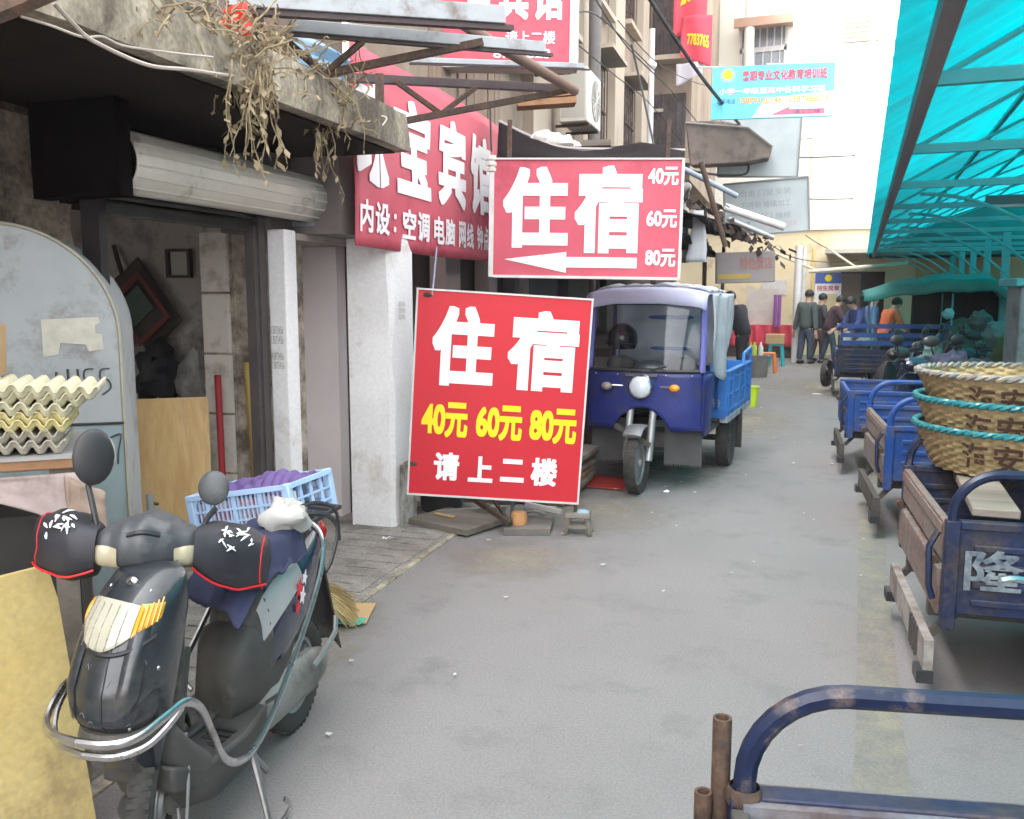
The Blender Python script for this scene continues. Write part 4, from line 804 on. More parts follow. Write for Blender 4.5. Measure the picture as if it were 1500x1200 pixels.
# ------------------------------------------------------------------ building that closes the lane
YF = 25.2
fb = thing('end_building', 'tall pale apartment block with cream ground floor closing the end of the lane', 'building')
def fx(px, py): d = ray(px, py); p = EYE + d * (YF / d.y); return p.x, p.z
def frect(x0, y0, x1, y1): a, b = fx(x0, y0), fx(x1, y1); return a[0], b[0], b[1], a[1]
mb = MB(); mb.box(-6.5, 9, YF, YF + 6, 3.35, 13); mb.build('upper_wall', WHITEW, fb)
mb = MB(); dx0, dx1, dz0, dz1 = frect(1232, 398, 1291, 520)
mb.box(-6.5, dx0, YF - .05, YF + 6, 0, 3.34); mb.box(dx1, 1.25, YF - .05, YF + 6, 0, 3.34); mb.box(dx0, dx1, YF - .05, YF + 6, dz1, 3.34); mb.build('lower_wall', CREAMW, fb)
mb = MB(); mb.box(1.252, 9, YF - .10, YF + 6, 0, 2.7); mb.build('peach_wall', PEACH, fb)
mb = MB(); mb.box(dx0, dx1, YF + .6, YF + .7, 0, dz1); mb.build('dark_doorway', DKBROWN, fb)
mb = MB(); mb.box(dx0 + .03, dx0 + .5, YF + .1, YF + .14, 0, dz1 - .05); mb.build('door_leaf', M('brown door leaf', (.16, .105, .085), (.22, .15, .12), scale=4), fb)
for (a, nb) in (((1088, 40, 1150, 70), 6), ((1088, 76, 1148, 96), 5)):
    x0, x1, z0, z1 = frect(*a); mb = MB(); mb.box(x0, x1, YF - .03, YF - .005, z0, z1); wn = mb.build('window', M('grey window glass', (.20, .22, .26), (.28, .30, .34), scale=3, rough=.2), fb)
    for i in range(nb): mb = MB(); x = x0 + (x1 - x0) * (i + .5) / nb; mb.cyl((x, YF - .06, z0), (x, YF - .06, z1), .018, n=6); mb.build('window_bar', SFRAME, wn)
    mb = MB(); 
    for q in ((x0 - .06, x1 + .06, z0 - .07, z0), (x0 - .06, x1 + .06, z1, z1 + .06), (x0 - .06, x0, z0, z1), (x1, x1 + .06, z0, z1)): mb.box(q[0], q[1], YF - .08, YF - .006, q[2], q[3])
    mb.build('frame', SFRAME, wn)
x0, x1, z0, z1 = frect(1084, 26, 1162, 38); mb = MB(); mb.box(x0, x1, YF - .7, YF - .005, z0, z0 + .08); mb.box(x0 - .05, x1 + .05, YF - .75, YF - .65, z0 - .1, z0 + .12); mb.build('window_hood', BRICKR, fb)
for a in ((1237, 29, 1275, 60), (1284, 27, 1297, 58)):
    x0, x1, z0, z1 = frect(*a); mb = MB(); mb.box(x0, x1, YF - .02, YF - .004, z0, z1); wn = mb.build('bricked_window', BRICKR, fb)
    for i in range(5): mb = MB(); z = z0 + (z1 - z0) * (i + .5) / 5; mb.box(x0, x1, YF - .03, YF - .021, z - .045, z + .045); mb.build('brick_course', M('pale brick course', (.50, .36, .28), (.42, .28, .2), scale=6, rough=.9), wn)
mb = MB(); mb.box(-6.5, 3, YF - .14, YF - .004, 3.30, 3.42); mb.build('string_course', WHITEW, fb)
for x in (-1.25, .35): mb = MB(); mb.box(x - .12, x + .12, YF - .10, YF - .004, 3.43, 13); mb.build('pilaster', WHITEW, fb)
mb = MB(); mb.box(-.9, 3.2, YF - 1.6, YF - .06, 2.62, 2.72); mb.build('porch_slab', M('pale porch slab', (.50, .46, .40), (.42, .38, .33), scale=2, rough=.9), fb)
settle(fb)
def ppx(px, py, Y): d = ray(px, py); return EYE + d * (Y / d.y)
for (a, b, r, lab) in (((1185, 398), (1330, 386), .05, 'long pale pipe lying along the porch at the lane end'), ((1120, 365), (1200, 398), .035, 'bamboo pole slanting below the porch'), ((1213, 364), (1260, 396), .03, 'thin pole leaning on the porch slab')):
    mb = MB(); mb.cyl(ppx(*a, 22.8), ppx(*b, 22.8), r, n=8); one(mb, 'pole', M('pale pole', (.55, .48, .36), (.62, .56, .45), scale=4), lab, 'pole')
po = thing('wall_poster', 'tall white poster with blue header and yellow badge beside the dark doorway', 'poster')
x0, x1, z0, z1 = frect(1195, 400, 1230, 475); mb = MB(); mb.box(x0, x1, YF - .12, YF - .09, z0, z1); mb.build('sheet', SWHITE, po)
mb = MB(); mb.box(x0, x1, YF - .13, YF - .121, z1 - .28, z1); mb.build('blue_header', M('poster blue', (.06, .12, .42), rough=.6), po)
mb = MB(); mb.cyl(((x0 + x1) / 2, YF - .13, z1 - .14), ((x0 + x1) / 2, YF - .137, z1 - .14), .09, n=16); mb.build('badge', SYEL, po)
lettering('招生简章', (x0 + .05, x1 - .05, z1 - .47, z1 - .33), REDF, po, Matrix.Translation((0, YF - .125, 0)), off=.02)
mb = MB(); mb.box(x0 + .1, x1 - .1, YF - .126, YF - .121, z0 + .1, z1 - .55); mb.build('yellow_print', M('poster cream', (.72, .62, .36), (.6, .5, .3), scale=4), po); settle(po)
for (a, col, lab) in (((1118, 410, 1152, 432), SFRAME, 'white notice on the cream wall above the stall'), ((1116, 440, 1135, 482), SFRAME, 'pale paper notice pasted low on the cream wall'), ((1200, 388, 1216, 398), SFRAME, 'small paper above the poster')):
    x0, x1, z0, z1 = frect(*a); mb = MB(); mb.box(x0, x1, YF - .09, YF - .06, z0, z1); one(mb, 'notice', col, lab, 'notice')
p = ppx(1098, 40, 24.6); mb = MB(); mb.tube(smooth_path([(p.x + .05, p.y, 6.2), (p.x, p.y, 8), (p.x + .05, p.y - .1, 11)], 4), .13, 12); one(mb, 'white_pipe', PVC, 'fat white pipe rising past the barred window on the pale end wall', 'pipe')
for i, (px, r, mt, lab) in enumerate(((1165, .085, PVC, 'thick white painted post standing before the cream wall'), (1173, .05, PVC, 'thinner white pipe beside the thick white post'), (1186, .04, M('yellow pipe', (.68, .52, .2), rough=.6), 'yellow gas pipe on the wall left of the poster'))):
    mb = MB(); p = ppx(px, 500, 22.2 + i * .9); mb.cyl((p.x, p.y, 0), (p.x, p.y, 2.75), r, n=12); one(mb, 'post' if i == 0 else 'pipe', mt, lab, 'post' if i == 0 else 'pipe')
rs = thing('red_stall', 'low red draped stall counter against the cream end wall', 'stall'); p0 = ppx(1062, 500, 23.6); p1 = ppx(1171, 500, 23.6)
mb = MB(); mb.grid(lambda u, v: (p0.x + (p1.x - p0.x) * u, p0.y + (.05 * math.sin(u * 40) if v < .6 else .7 * (v - .6)), .28 + .55 * min(1, v / .6)), 60, 10); mb.build('red_cloth', M('red cloth', (0, 0, 0)), rs, solid=.01)
mb = MB(); mb.box(p0.x, p1.x, p0.y + .08, p0.y + .5, 0, .78); mb.build('base', GRIME, rs); 
mb = MB(); mb.box(p0.x + .5, p0.x + 1.3, p0.y + .1, p0.y + .14, .85, 1.75); mb.build('display_board', M('display board', (.66, .60, .52), (.5, .42, .4), scale=3), rs); settle(rs)
for x_, lab in ((1135, 'slim purple post standing in the red stall'), (1141, 'second slim violet post right of the first in the red stall')):
    p = ppx(x_, 470, 23.4); mb = MB(); mb.cyl((p.x, p.y, .8), (p.x, p.y, 1.6), .045, n=8); one(mb, 'post', M('purple post', (.28, .08, .32), rough=.6), lab, 'post')

# ------------------------------------------------------------------ people
def person(label, loc, rz, h, coat, trouser, lean=0., arms=((.12, -.05, -.62), (.12, -.05, -.62)), step=.10, head_pitch=0., hairc=None, legs=True, skirt=0.):
    """one skinned body (face, hands), clothes and hair as its children; local +y is where the person faces"""
    t = thing('person', label, 'person', loc, rz, None); k = h / 1.7
    def J(x, y, z): return Vector((x, y, z)) * k
    hip = J(0, 0, .90); c, s = math.cos(rad(lean)), math.sin(rad(lean))
    def up(x, y, z): y2 = y * c + (z - .9) * s; z2 = .9 - y * s + (z - .9) * c; return J(x, y2, z2)
    body = [('hip', hip, .12), ('belly', up(0, .01, 1.08), .115), ('chest', up(0, .0, 1.28), .13), ('neck', up(0, .02, 1.44), .052), ('jaw', up(0, .045, 1.50), .065)]
    hc = up(0, .06, 1.585); hd = (hc - up(0, .02, 1.44)).normalized(); hf = Vector((0, math.cos(rad(-head_pitch)), math.sin(rad(-head_pitch))))
    V = []; E = []; Rr = []
    def add(p, r, par): V.append(p); Rr.append(r * k); i = len(V) - 1; (E.append((par, i)) if par is not None else None); return i
    a = add(hip, .09, None); b = add(up(0, .01, 1.1), .085, a); ch = add(up(0, 0, 1.3), .09, b); nk = add(up(0, .015, 1.43), .055, ch); 
    h1 = add(hc - hd * .05 * k + hf * .012 * k, .072, nk); h2 = add(hc + hd * .035 * k, .088, h1); h3 = add(hc + hd * .095 * k, .055, h2)
    add(hc - hd * .025 * k + hf * .105 * k, .016, h1)
    J2 = {}
    for sd, ar in ((-1, arms[0]), (1, arms[1])):
        sh = up(sd * .185, 0, 1.375); hand = sh + Vector((sd * ar[0], ar[1], ar[2])) * k
        mid = (sh + hand) / 2; L = .30 * k; half = (hand - sh).length / 2; bow = math.sqrt(max(0, L * L - half * half)); el = mid + Vector((sd * .5, -.6, -.5)).normalized() * bow
        si = add(sh, .045, ch); ei = add(el, .036, si); wi = add(hand, .030, ei); d = (hand - el).normalized(); pi_ = add(hand + d * .055 * k, .034, wi)
        J2[sd] = (sh, el, hand)
        sx = d.orthogonal().normalized()
        for f in range(4): b0 = add(hand + d * .09 * k + sx * (f - 1.5) * .018 * k, .010, pi_); b1 = add(V[b0] + (d * .035 + Vector((0, .012, -.008))) * k, .0095, b0); add(V[b1] + (d * .022 + Vector((0, .015, -.01))) * k, .008, b1)
        tb = add(hand + d * .035 * k + sx * .042 * k + Vector((0, .01, 0)), .011, wi); add(V[tb] + (d * .03 + sx * .012) * k, .009, tb)
        hp = J(sd * .09, 0, .84); kn = J(sd * .10, step * sd * .5 + .03, .47); an = J(sd * .10, step * sd - .01, .08)
        i1 = add(hp, .065, a); i2 = add(kn, .046, i1); i3 = add(an, .036, i2); add(J(sd * .11, step * sd + .13, .035), .034, i3); J2[(sd, 'l')] = (hp, kn, an)
    def skin(verts, edges, rads, name, mat, par):
        me = bpy.data.meshes.new(name); me.from_pydata([tuple(p) for p in verts], edges, []); o = bpy.data.objects.new(name, me); COL.objects.link(o)
        q = o.modifiers.new('skin', 'SKIN'); q.use_smooth_shade = True
        for i, r in enumerate(rads): me.skin_vertices[0].data[i].radius = (r, r)
        me.skin_vertices[0].data[0].use_root = True
        q = o.modifiers.new('sub', 'SUBSURF'); q.levels = q.render_levels = 1; me.materials.append(mat); o.parent = par; return o
    bd = skin(V, E, Rr, 'body', SKIN, t)
    for sd in (-1, 1): 
        mb = MB(); mb.ell(hc + Vector((sd * .085, 0, 0)) * k, (.014 * k, .024 * k, .034 * k), 8, 6); mb.build('ear', SKIN, t)
        mb = MB(); mb.ell(hc + Vector((sd * .033, .083, .018)) * k, (.011 * k, .006 * k, .006 * k), 8, 5); mb.build('eye', HAIR, t)
    mb = MB(); mb.ell(hc + hd * .035 * k - hf * .018 * k, (.103 * k, .112 * k, .115 * k), 14, 9, z0=-.45); 
    for p in mb.v:
        pass
    mb.build('hair', hairc or HAIR, t)
    cv = [hip - Vector((0, 0, .12 * k)), hip, up(0, .01, 1.1), up(0, 0, 1.3), up(0, .01, 1.405)]; ce = [(0, 1), (1, 2), (2, 3), (3, 4)]; cr = [.165, .17, .165, .18, .08]
    for sd in (-1, 1):
        sh, el, hand = J2[sd]; n = len(cv); cv += [sh, el, el + (hand - el) * .93]; ce += [(3, n), (n, n + 1), (n + 1, n + 2)]; cr += [.09, .068, .052]
    skin(cv, ce, [r * k for r in cr], 'jacket', coat, t)
    tv = [hip + Vector((0, 0, .03 * k)), hip - Vector((0, 0, .04 * k))]; te = [(0, 1)]; tr = [.15, .15]
    for sd in (-1, 1):
        hp, kn, an = J2[(sd, 'l')]; n = len(tv); tv += [hp, kn, an + Vector((0, 0, .0))]; te += [(1, n), (n, n + 1), (n + 1, n + 2)]; tr += [.108, .084, .068]
        mb = MB(); mb.ell(an + Vector((sd * .01, .055, -.035)) * k, (.05 * k, .135 * k, .052 * k), 12, 8, z0=-.8); mb.build('shoe', BLACK, t)
    skin(tv, te, [r * k for r in tr], 'trousers', trouser, t)
    return t
def cl(n, c): return M(n, c, tuple(x * 1.4 for x in c), scale=6, rough=.85)
g = G(1178, 533); person('man in grey green jacket standing with his back turned, first of the three', (g.x, g.y, 0), rad(-35), 1.70, cl('grey green jacket', (.06, .075, .07)), cl('dull blue trousers', (.045, .06, .09)), lean=3, step=.06)
g = G(1195, 531); person('person in a dark hood standing between the two men at the lane end', (g.x, g.y + .3, 0), rad(-60), 1.62, cl('dark grey coat', (.035, .035, .04)), cl('brown trousers', (.09, .05, .045)), lean=4, arms=((.05, .25, -.4), (.05, .25, -.4)))
g = G(1212, 533); person('man in a dark maroon jacket bending forward, holding a white bag', (g.x, g.y, 0), rad(-75), 1.60, cl('dark maroon jacket', (.05, .025, .035)), cl('dark teal trousers', (.03, .05, .07)), lean=16, arms=((.0, .35, -.38), (.0, .38, -.35)), step=.14, head_pitch=20)
g = G(1090, 556); person('person in black clothes leaning over the stall left of the lane', (g.x - .05, g.y, 0), rad(60), 1.72, cl('black coat', (.015, .015, .02)), cl('black trousers', (.014, .014, .018)), lean=22, arms=((.05, .35, -.4), (.05, .35, -.4)), head_pitch=25)
p = ppx(1262, 500, 19.5); person('person in a dark blue coat bending behind the far tricycle', (p.x, p.y, 0), rad(120), 1.60, cl('dark blue coat', (.03, .05, .16)), cl('black trousers', (0, 0, 0)), lean=20, arms=((.05, .35, -.4), (.05, .35, -.4)))
p = ppx(1274, 500, 20.4); person('person in a lighter blue jacket standing behind the far tricycle', (p.x, p.y, 0), rad(-70), 1.62, cl('lighter blue jacket', (.07, .11, .25)), cl('black trousers', (0, 0, 0)))
p = ppx(1294, 500, 19.3); person('person in an orange jacket behind the far tricycle', (p.x, p.y, 0), rad(-60), 1.58, cl('orange jacket', (.50, .12, .05)), cl('black trousers', (0, 0, 0)), lean=18, arms=((.05, .35, -.4), (.05, .35, -.4)))
g = G(1228, 505); mb = crumple((0, 0, 0), (.11, .09, .18), .4, 2, 4); mb.v = [p + Vector((G(1219, 533).x + .28, G(1219, 533).y - .05, .62)) for p in mb.v]
one(mb, 'white_bag', sheet_mat('white carrier bag', (.78, .78, .78), tl=.3, rough=.5), 'white carrier bag hanging from the hand of the bending man', 'bag')
# small things on the left kerb of the far lane
def bucket(px, py, r0, r1, h, mat, label, cat='bucket', name='bucket'):
    g = G(px, py); b = thing(name, label, cat, (g.x, g.y, 0)); mb = MB(); mb.lathe([(0, .005), (r0, .005), (r0, 0), (r1, h), (r1 + .012, h), (r1 + .012, h - .015), (r1 - .008, h), (r0 - .008, .012), (0, .012)], n=20); mb.build('tub', mat, b)
    mb = MB(); mb.tube([(r1 * math.cos(a), .02, h + r1 * .15 * math.sin(a) - .01) for a in [PI * i / 10 for i in range(11)]], .006, 5); mb.build('handle', SFRAME, b); return b
bucket(1099, 596, .085, .11, .30, M('lime yellow plastic', (.62, .75, .02), rough=.4), 'bright lime yellow bucket standing behind the tricycle')
bucket(1108, 552, .20, .24, .42, M('grey bin', (.16, .15, .14), (.22, .2, .18), scale=5), 'grey round bin standing in front of the person in black')
bucket(1141, 522, .12, .15, .26, M('turquoise plastic', (.08, .45, .48), rough=.4), 'small turquoise bucket right of the stools')
for i, (px, py, h, col, lab) in enumerate(((1124, 546, .42, M('orange plastic', (.75, .22, .07), rough=.4), 'orange plastic stool beside the grey bin'), (1136, 536, .5, M('turquoise stool plastic', (.05, .42, .46), rough=.4), 'turquoise plastic stool behind the orange one'))):
    g = G(px, py); t = thing('plastic_stool', lab, 'stool', (g.x, g.y, 0)); mb = MB(); mb.box(-.14, .14, -.14, .14, h - .04, h); mb.build('seat', col, t, bevel=.015)
    for a in (-1, 1):
        for b in (-1, 1): mb = MB(); mb.bar((a * .16, b * .16, 0), (a * .12, b * .12, h - .03), .045, .045); mb.build('leg', col, t)
for i, (px, py, c, lab) in enumerate(((1108, 500, (.55, .62, .08), 'yellow green bottle standing on the grey bin'), (1118, 497, (.7, .68, .6), 'white bottle beside the yellow green one on the stall box'), (1103, 497, (.45, .55, .1), 'leftmost green bottle on the stall box'))):
    q = G(1108, 552); mb = MB(); c0 = Vector((q.x - .12 + .12 * (i if i < 2 else -.6) + .06, q.y + .02, .42)); mb.lathe([(0, 0), (.05, 0), (.052, .16), (.02, .22), (.02, .26), (0, .26)], c0, 12); one(mb, 'bottle', M('bottle plastic %s' % 'abc'[i], c, rough=.4), lab, 'bottle')
q = G(1134, 536); mb = MB(); mb.box(q.x - .2, q.x + .2, q.y - .15, q.y + .15, .502, .72); one(mb, 'carton', CARD, 'brown carton sitting on the turquoise stool', 'box', bevel=.01)

# ------------------------------------------------------------------ teal market canopy on the right
can = thing('market_canopy', 'teal corrugated plastic market canopy on steel arches over the right side', 'canopy')
XE, ZE = .235, 2.62
def roofz(x): return ZE - .02 + 1.25 * math.sin(PI * (x - XE) / 7.0) * (1 - .0 * x)
for i in range(12):
    y0 = .2 + i * 2.05; mb = MB()
    n = 40
    mb.grid(lambda u, v: (XE - .16 + 6.9 * v, y0 + 2.09 * u, roofz(XE - .16 + 6.9 * v) + .014 * math.sin(u * 2 * PI * 8) + .01 * (i % 2) + .045), 64, 16); mb.build('roof_sheet', TEAL, can, ang=80)
mb = MB(); mb.box(XE - .035, XE + .035, -.5, 24.2, ZE - .10, ZE); mb.build('edge_beam', EDGEST, can, bevel=.004)
YT = [2.5 + 2.14 * i for i in range(11)]
tie0 = arch0 = None
for i, y in enumerate(YT):
    mb = MB(); mb.box(XE + .04, 6.6, y - .025, y + .025, ZE - .07, ZE - .01); mb.build('tie_beam', TSTEEL, can)
    mb = MB(); mb.tube([(XE + .04 + 6.5 * t / 16, y, roofz(XE + 6.5 * t / 16) - .02) for t in range(17)], .016, 6); mb.build('arch_rib', TSTEEL, can)
    if i > 2:
        mb = MB(); mb.tube([(1.95 - 1.5 * math.sin(a), y + .04, 1.45 + (ZE - 1.55) * (1 - math.cos(a)) ** .8 if False else ZE - .12 - .85 * (1 - math.sin(a)) ** 2.0) for a in [PI / 2 * t / 10 for t in range(11)]], .018, 6); mb.build('curved_brace', TSTEEL, can)
    for x in ((2.0,) if i % 2 else (2.0, 6.5)):
        if i > 2: mb = MB(); mb.box(x - .05, x + .05, y - .05, y + .05, 0, ZE - .09); mb.build('column', TSTEEL, can, bevel=.006)
for k in range(1, 9): mb = MB(); x = XE + .8 * k; mb.box(x - .018, x + .018, .3, 24.2, roofz(x) - .002, roofz(x) + .03); mb.build('purlin', TSTEEL, can)
mb = MB(); mb.grid(lambda u, v: (XE - .1 + 6.8 * u, 24.32 + .01 * math.sin(u * 300), 2.5 + (roofz(XE - .1 + 6.8 * u) - 2.47) * v), 60, 4); mb.build('gable_sheet', TEAL, can)
settle(can)
for (y, x0, lab) in ((5.2, 1.15, 'nearest fluorescent lamp tube hanging under the teal canopy'), (9.6, 1.05, 'second fluorescent lamp tube further back under the teal canopy')):
    lp = thing('tube_lamp', lab, 'lamp', group='tube lamps under the canopy'); mb = MB(); mb.box(x0, x0 + 1.2, y - .04, y + .04, ZE - .17, ZE - .095); mb.build('housing', M('dark lamp housing', (.05, .09, .10), rough=.5), lp); mb = MB(); mb.cyl((x0 + .04, y, ZE - .19), (x0 + 1.16, y, ZE - .19), .015, n=8); mb.build('tube', SFRAME, lp); settle(lp)
mw = thing('light_block_wall', 'added dark grey wall out of view on the right, dimming the space under the canopy', 'wall')  # unseen wall added to keep sky light from under the canopy
mb = MB(); mb.box(7.0, 7.3, -6, 25, 0, 4.4); mb.build('wall', M('light block wall', (.16, .15, .14), (.22, .20, .18), scale=1.5, rough=.9), mw)
for i in range(9): mb = MB(); mb.box(6.9, 7.0, -5 + 3.4 * i, -2.2 + 3.4 * i, 0, 2.5); mb.build('light_block_panel', DSTEEL, mw)
settle(mw)
# square pillar with a cap
sp = thing('square_pillar', 'square grey pillar with a flat cap standing behind the wicker baskets', 'pillar'); p = P(1490, 500, 6.6)
T = Matrix.Translation((p.x + .12, p.y, 0)) @ Matrix.Rotation(rad(8), 4, 'Z')
mb = MB(T); mb.box(-.17, .17, -.17, .17, 0, 1.66); mb.build('shaft', M('grey pillar paint', (.20, .24, .25), (.28, .32, .32), scale=3, rough=.6, stain=(.12, .11, .1), st_scale=4, st_amt=.3), sp, bevel=.015)
mb = MB(T); mb.box(-.22, .22, -.22, .22, 1.66, 1.72); mb.build('cap', TSTEEL, sp, bevel=.01); mb = MB(T); mb.box(-.18, .18, -.18, .18, .95, .99); mb.build('band', TSTEEL, sp)
settle(sp)
# ------------------------------------------------------------------ wheels and cargo tricycles
def wheel(par, loc, r, wdt, spoke=False, name='wheel', rimmat=None, rot=0.):
    """axle along local y"""
    T = Matrix.Translation(Vector(loc)) @ Matrix.Rotation(rot, 4, 'Z') @ Matrix.Rotation(PI / 2, 4, 'X')
    mb = MB(T); h = wdt / 2; ri = r - wdt * .72
    mb.lathe([(ri, -h * .5), (ri + .02, -h * .75), (r - .012, -h), (r, -h * .55), (r + .002, 0), (r, h * .55), (r - .012, h), (ri + .02, h * .75), (ri, h * .5)], n=36, closed=True)
    for i in range(36): a = 2 * PI * i / 36; mb.obox((r * math.cos(a), r * math.sin(a), (i % 2 - .5) * h), (.008, .018, h * .9), (0, 0, math.degrees(a)))
    wo = None
    mb2 = MB(T)
    mb2.lathe([(ri + .004, -h * .5), (ri - .02, -h * .45), (ri - .03, -h * .1), (ri - .03, h * .1), (ri - .02, h * .45), (ri + .004, h * .5)], n=30)
    if spoke:
        for i in range(3): a = 2 * PI * i / 3 + .4; mb2.bar((0, 0, 0), ((ri - .02) * math.cos(a), (ri - .02) * math.sin(a), 0), .05, .03, up=(0, 0, 1))
    else:
        mb2.lathe([(ri - .022, h * .3), (ri * .75, h * .15), (ri * .45, h * .5), (.03, h * .55), (0, h * .55)], n=30); mb2.lathe([(ri - .022, -h * .3), (ri * .75, -h * .15), (ri * .45, -h * .5), (.03, -h * .55), (0, -h * .55)], n=30)
    mb2.lathe([(0, -h * .9), (.035, -h * .9), (.035, h * .9), (0, h * .9)], n=12)
    wo = mb2.build(name, rimmat or ALU, par); mb.build('tyre', RUBBER, wo); return wo
def cart(label, loc, rz, paint, tail, loops=True, text=None, fronts=True, spare=False, L=1.62):
    """three wheeled cargo trike; local +x drives forward, the tail stands at x = 0"""
    t = thing('cargo_tricycle', label, 'cargo tricycle', loc, rz, 'cargo tricycles parked side by side on the right'); B = lambda m, n, mat, p=t, **k: m.build(n, mat, p, **k)
    W = .57; z0, z1 = .40, .75
    mb = MB(); mb.box(.02, L - .02, -W + .02, W - .02, z0, z0 + .03); B(mb, 'bed_floor', GRIME)
    for sd in (-1, 1):
        y = sd * W; mb = MB(); mb.box(0.04, L - .04, y - .012, y + .012, z0, z1)
        for z in (.45, .52, .59, .66): mb.box(.10, L - .10, y - .02, y + .02, z - .013, z + .013)
        mb.box(0.0, .05, y - .025, y + .025, z0 - .06, z1 + .01); mb.box(L - .05, L, y - .025, y + .025, z0 - .06, z1 + .01); mb.box(0.05, L - .05, y - .022, y + .022, z1 - .02, z1 + .012)
        sp = B(mb, 'side_panel', paint, bevel=.004)
        if text and sd < 0: lettering(text, (.07, .27, .50, .66), M('worn silver print', (.24, .27, .28), (.03, .05, .09), scale=22, rough=.5), sp, Matrix.Translation((0, y - .022, 0)), off=.02)
        for x in (.35, .8, 1.2): mb = MB(); mb.cyl((x, y + sd * .02, .41), (x, y + sd * .045, .41), .014, n=8); B(mb, 'bolt', GRIME, sp)
        if loops:
            r = .16; zt = z1 + .19; pts = [(.025, y, z1)] + [(.025 + r - r * math.cos(a), y, zt - r + r * math.sin(a)) for a in [PI / 2 * i / 8 for i in range(9)]] + [(L - .025 - r + r * math.sin(a), y, zt - r + r * math.cos(a)) for a in [PI / 2 * i / 8 for i in range(9)]] + [(L - .025, y, z1)]
            mb = MB(); mb.tube(pts, .0195, 8); B(mb, 'rail_loop', LOOPM if paint is BLUED else paint)
        wheel(t, (.78, sd * (W - .10), .255), .255, .11)
        mb = MB(); mb.tube([(.78 + .31 * math.cos(a), sd * (W - .10), .255 + .31 * math.sin(a)) for a in [PI * (.1 + .8 * i / 10) for i in range(11)]], .07, 8, flat=.12); B(mb, 'mudguard', paint)
        mb = MB(); mb.box(.44, .452, sd * (W - .10) - .09, sd * (W - .10) + .09, .10, .42); B(mb, 'mud_flap', RUBBER)
        mb = MB(); mb.bar((.0, sd * .3, .34), (L + .3, sd * .3, .34), .05, .08); B(mb, 'frame_rail', GRIME)
    mb = MB(); mb.box(0, .03, -W + .03, W - .03, z0 + .19, z1 - .005); mb.box(-.008, .0, -W + .05, W - .05, z1 - .06, z1 - .015); tg = B(mb, 'tailgate', tail, bevel=.004)
    mb = MB(); mb.box(-.012, .02, -W + .03, W - .03, z0 - .02, z0 + .16); B(mb, 'tail_board', tail, bevel=.004)
    for y in (-W + .1, W - .1): mb = MB(); mb.cyl((-.018, y, z0 + .175), (-.018, y + .08, z0 + .175), .02, n=8); B(mb, 'hinge', RUST, tg)
    mb = MB(); mb.tube([(-.02, -W + .02, z1 - .04), (-.05, -W + .01, z1 - .1), (-.045, -W, z1 - .25), (-.03, -W, z1 - .3)], .012, 6); B(mb, 'latch', BLUED, tg)
    mb = MB(); mb.box(L - .03, L, -W + .03, W - .03, z0, z1); B(mb, 'headboard', paint)
    tb = MB(); tb.bar((-.03, -W + .0, .22), (-.03, W - .1, .22), .035, .12); tbo = B(tb, 'tail_bar', M('dirty white tail bar', (.34, .32, .30), (.24, .225, .21), scale=6, rough=.7, stain=(.14, .1, .08), st_scale=6, st_amt=.6) if text else GRIME)
    for y in (-W + .16, -W + .21, -W + .26, -W + .31): mb = MB(); mb.box(-.058, -.046, y - .012, y + .012, .16, .28); B(mb, 'lamp_rib', GRIME, tbo)
    for y in (-W + .04, W - .14): mb = MB(); mb.box(-.07, -.01, y - .05, y + .05, .11, .158); B(mb, 'corner_block', BLACK, tbo)
    for y in (-.4, .4): mb = MB(); mb.bar((0, y, .25), (.12, y, .38), .03, .03); B(mb, 'bar_bracket', GRIME, tbo)
    mb = MB(); mb.cyl((.78, -W + .1, .255), (.78, W - .1, .255), .03, n=10); mb.ell((.78, 0, .255), (.1, .09, .1), 12, 8); B(mb, 'rear_axle', GRIME)
    if spare: wheel(t, (-.12, .30, .30), .22, .09, True, 'spare_wheel', BLACK, rot=PI / 2 - .3)
    if fronts:
        mb = MB(); mb.bar((L, 0, .36), (L + .75, 0, .40), .09, .10); mb.bar((L + .7, 0, .40), (L + .92, 0, .86), .07, .07); B(mb, 'spine', GRIME)
        mb = MB(); mb.box(L + .05, L + .55, -.14, .14, .44, .66); B(mb, 'seat_box', BLUED, bevel=.02); mb = MB(); mb.box(L + .03, L + .57, -.17, .17, .661, .76); B(mb, 'seat', BLACK, bevel=.035)
        mb = MB(); mb.ell((L + .45, 0, .36), (.16, .13, .13), 12, 8); mb.box(L + .35, L + .6, -.15, .15, .25, .33); B(mb, 'engine', ALU)
        for y in (-.08, .08): mb = MB(); mb.cyl((L + .90, y, .88), (L + 1.10, y, .255), .022, n=8); B(mb, 'fork_leg', CHROME)
        wheel(t, (L + 1.10, 0, .255), .255, .085); mb = MB(); mb.tube([(L + 1.1 + .30 * math.cos(a), 0, .255 + .30 * math.sin(a)) for a in [PI * (.15 + .7 * i / 10) for i in range(11)]], .055, 8, flat=.15); B(mb, 'front_mudguard', paint)
        mb = MB(); mb.tube(smooth_path([(L + .68, -.40, .98), (L + .8, -.28, 1.02), (L + .90, -.1, .95), (L + .90, .1, .95), (L + .8, .28, 1.02), (L + .68, .40, .98)], 4), .013, 8); hb = B(mb, 'handlebar', CHROME)
        for y in (-.38, .38): mb = MB(); mb.cyl((L + .69, y - .05, .982), (L + .69, y + .05, .982), .02, n=8); B(mb, 'grip', RUBBER, hb)
        mb = MB(); mb.ell((L + 1.0, 0, .86), (.08, .085, .085), 14, 9); hl = B(mb, 'headlight', CHROME); mb = MB(); mb.ell((L + 1.05, 0, .86), (.04, .075, .075), 14, 7); B(mb, 'lens', LENS, hl)
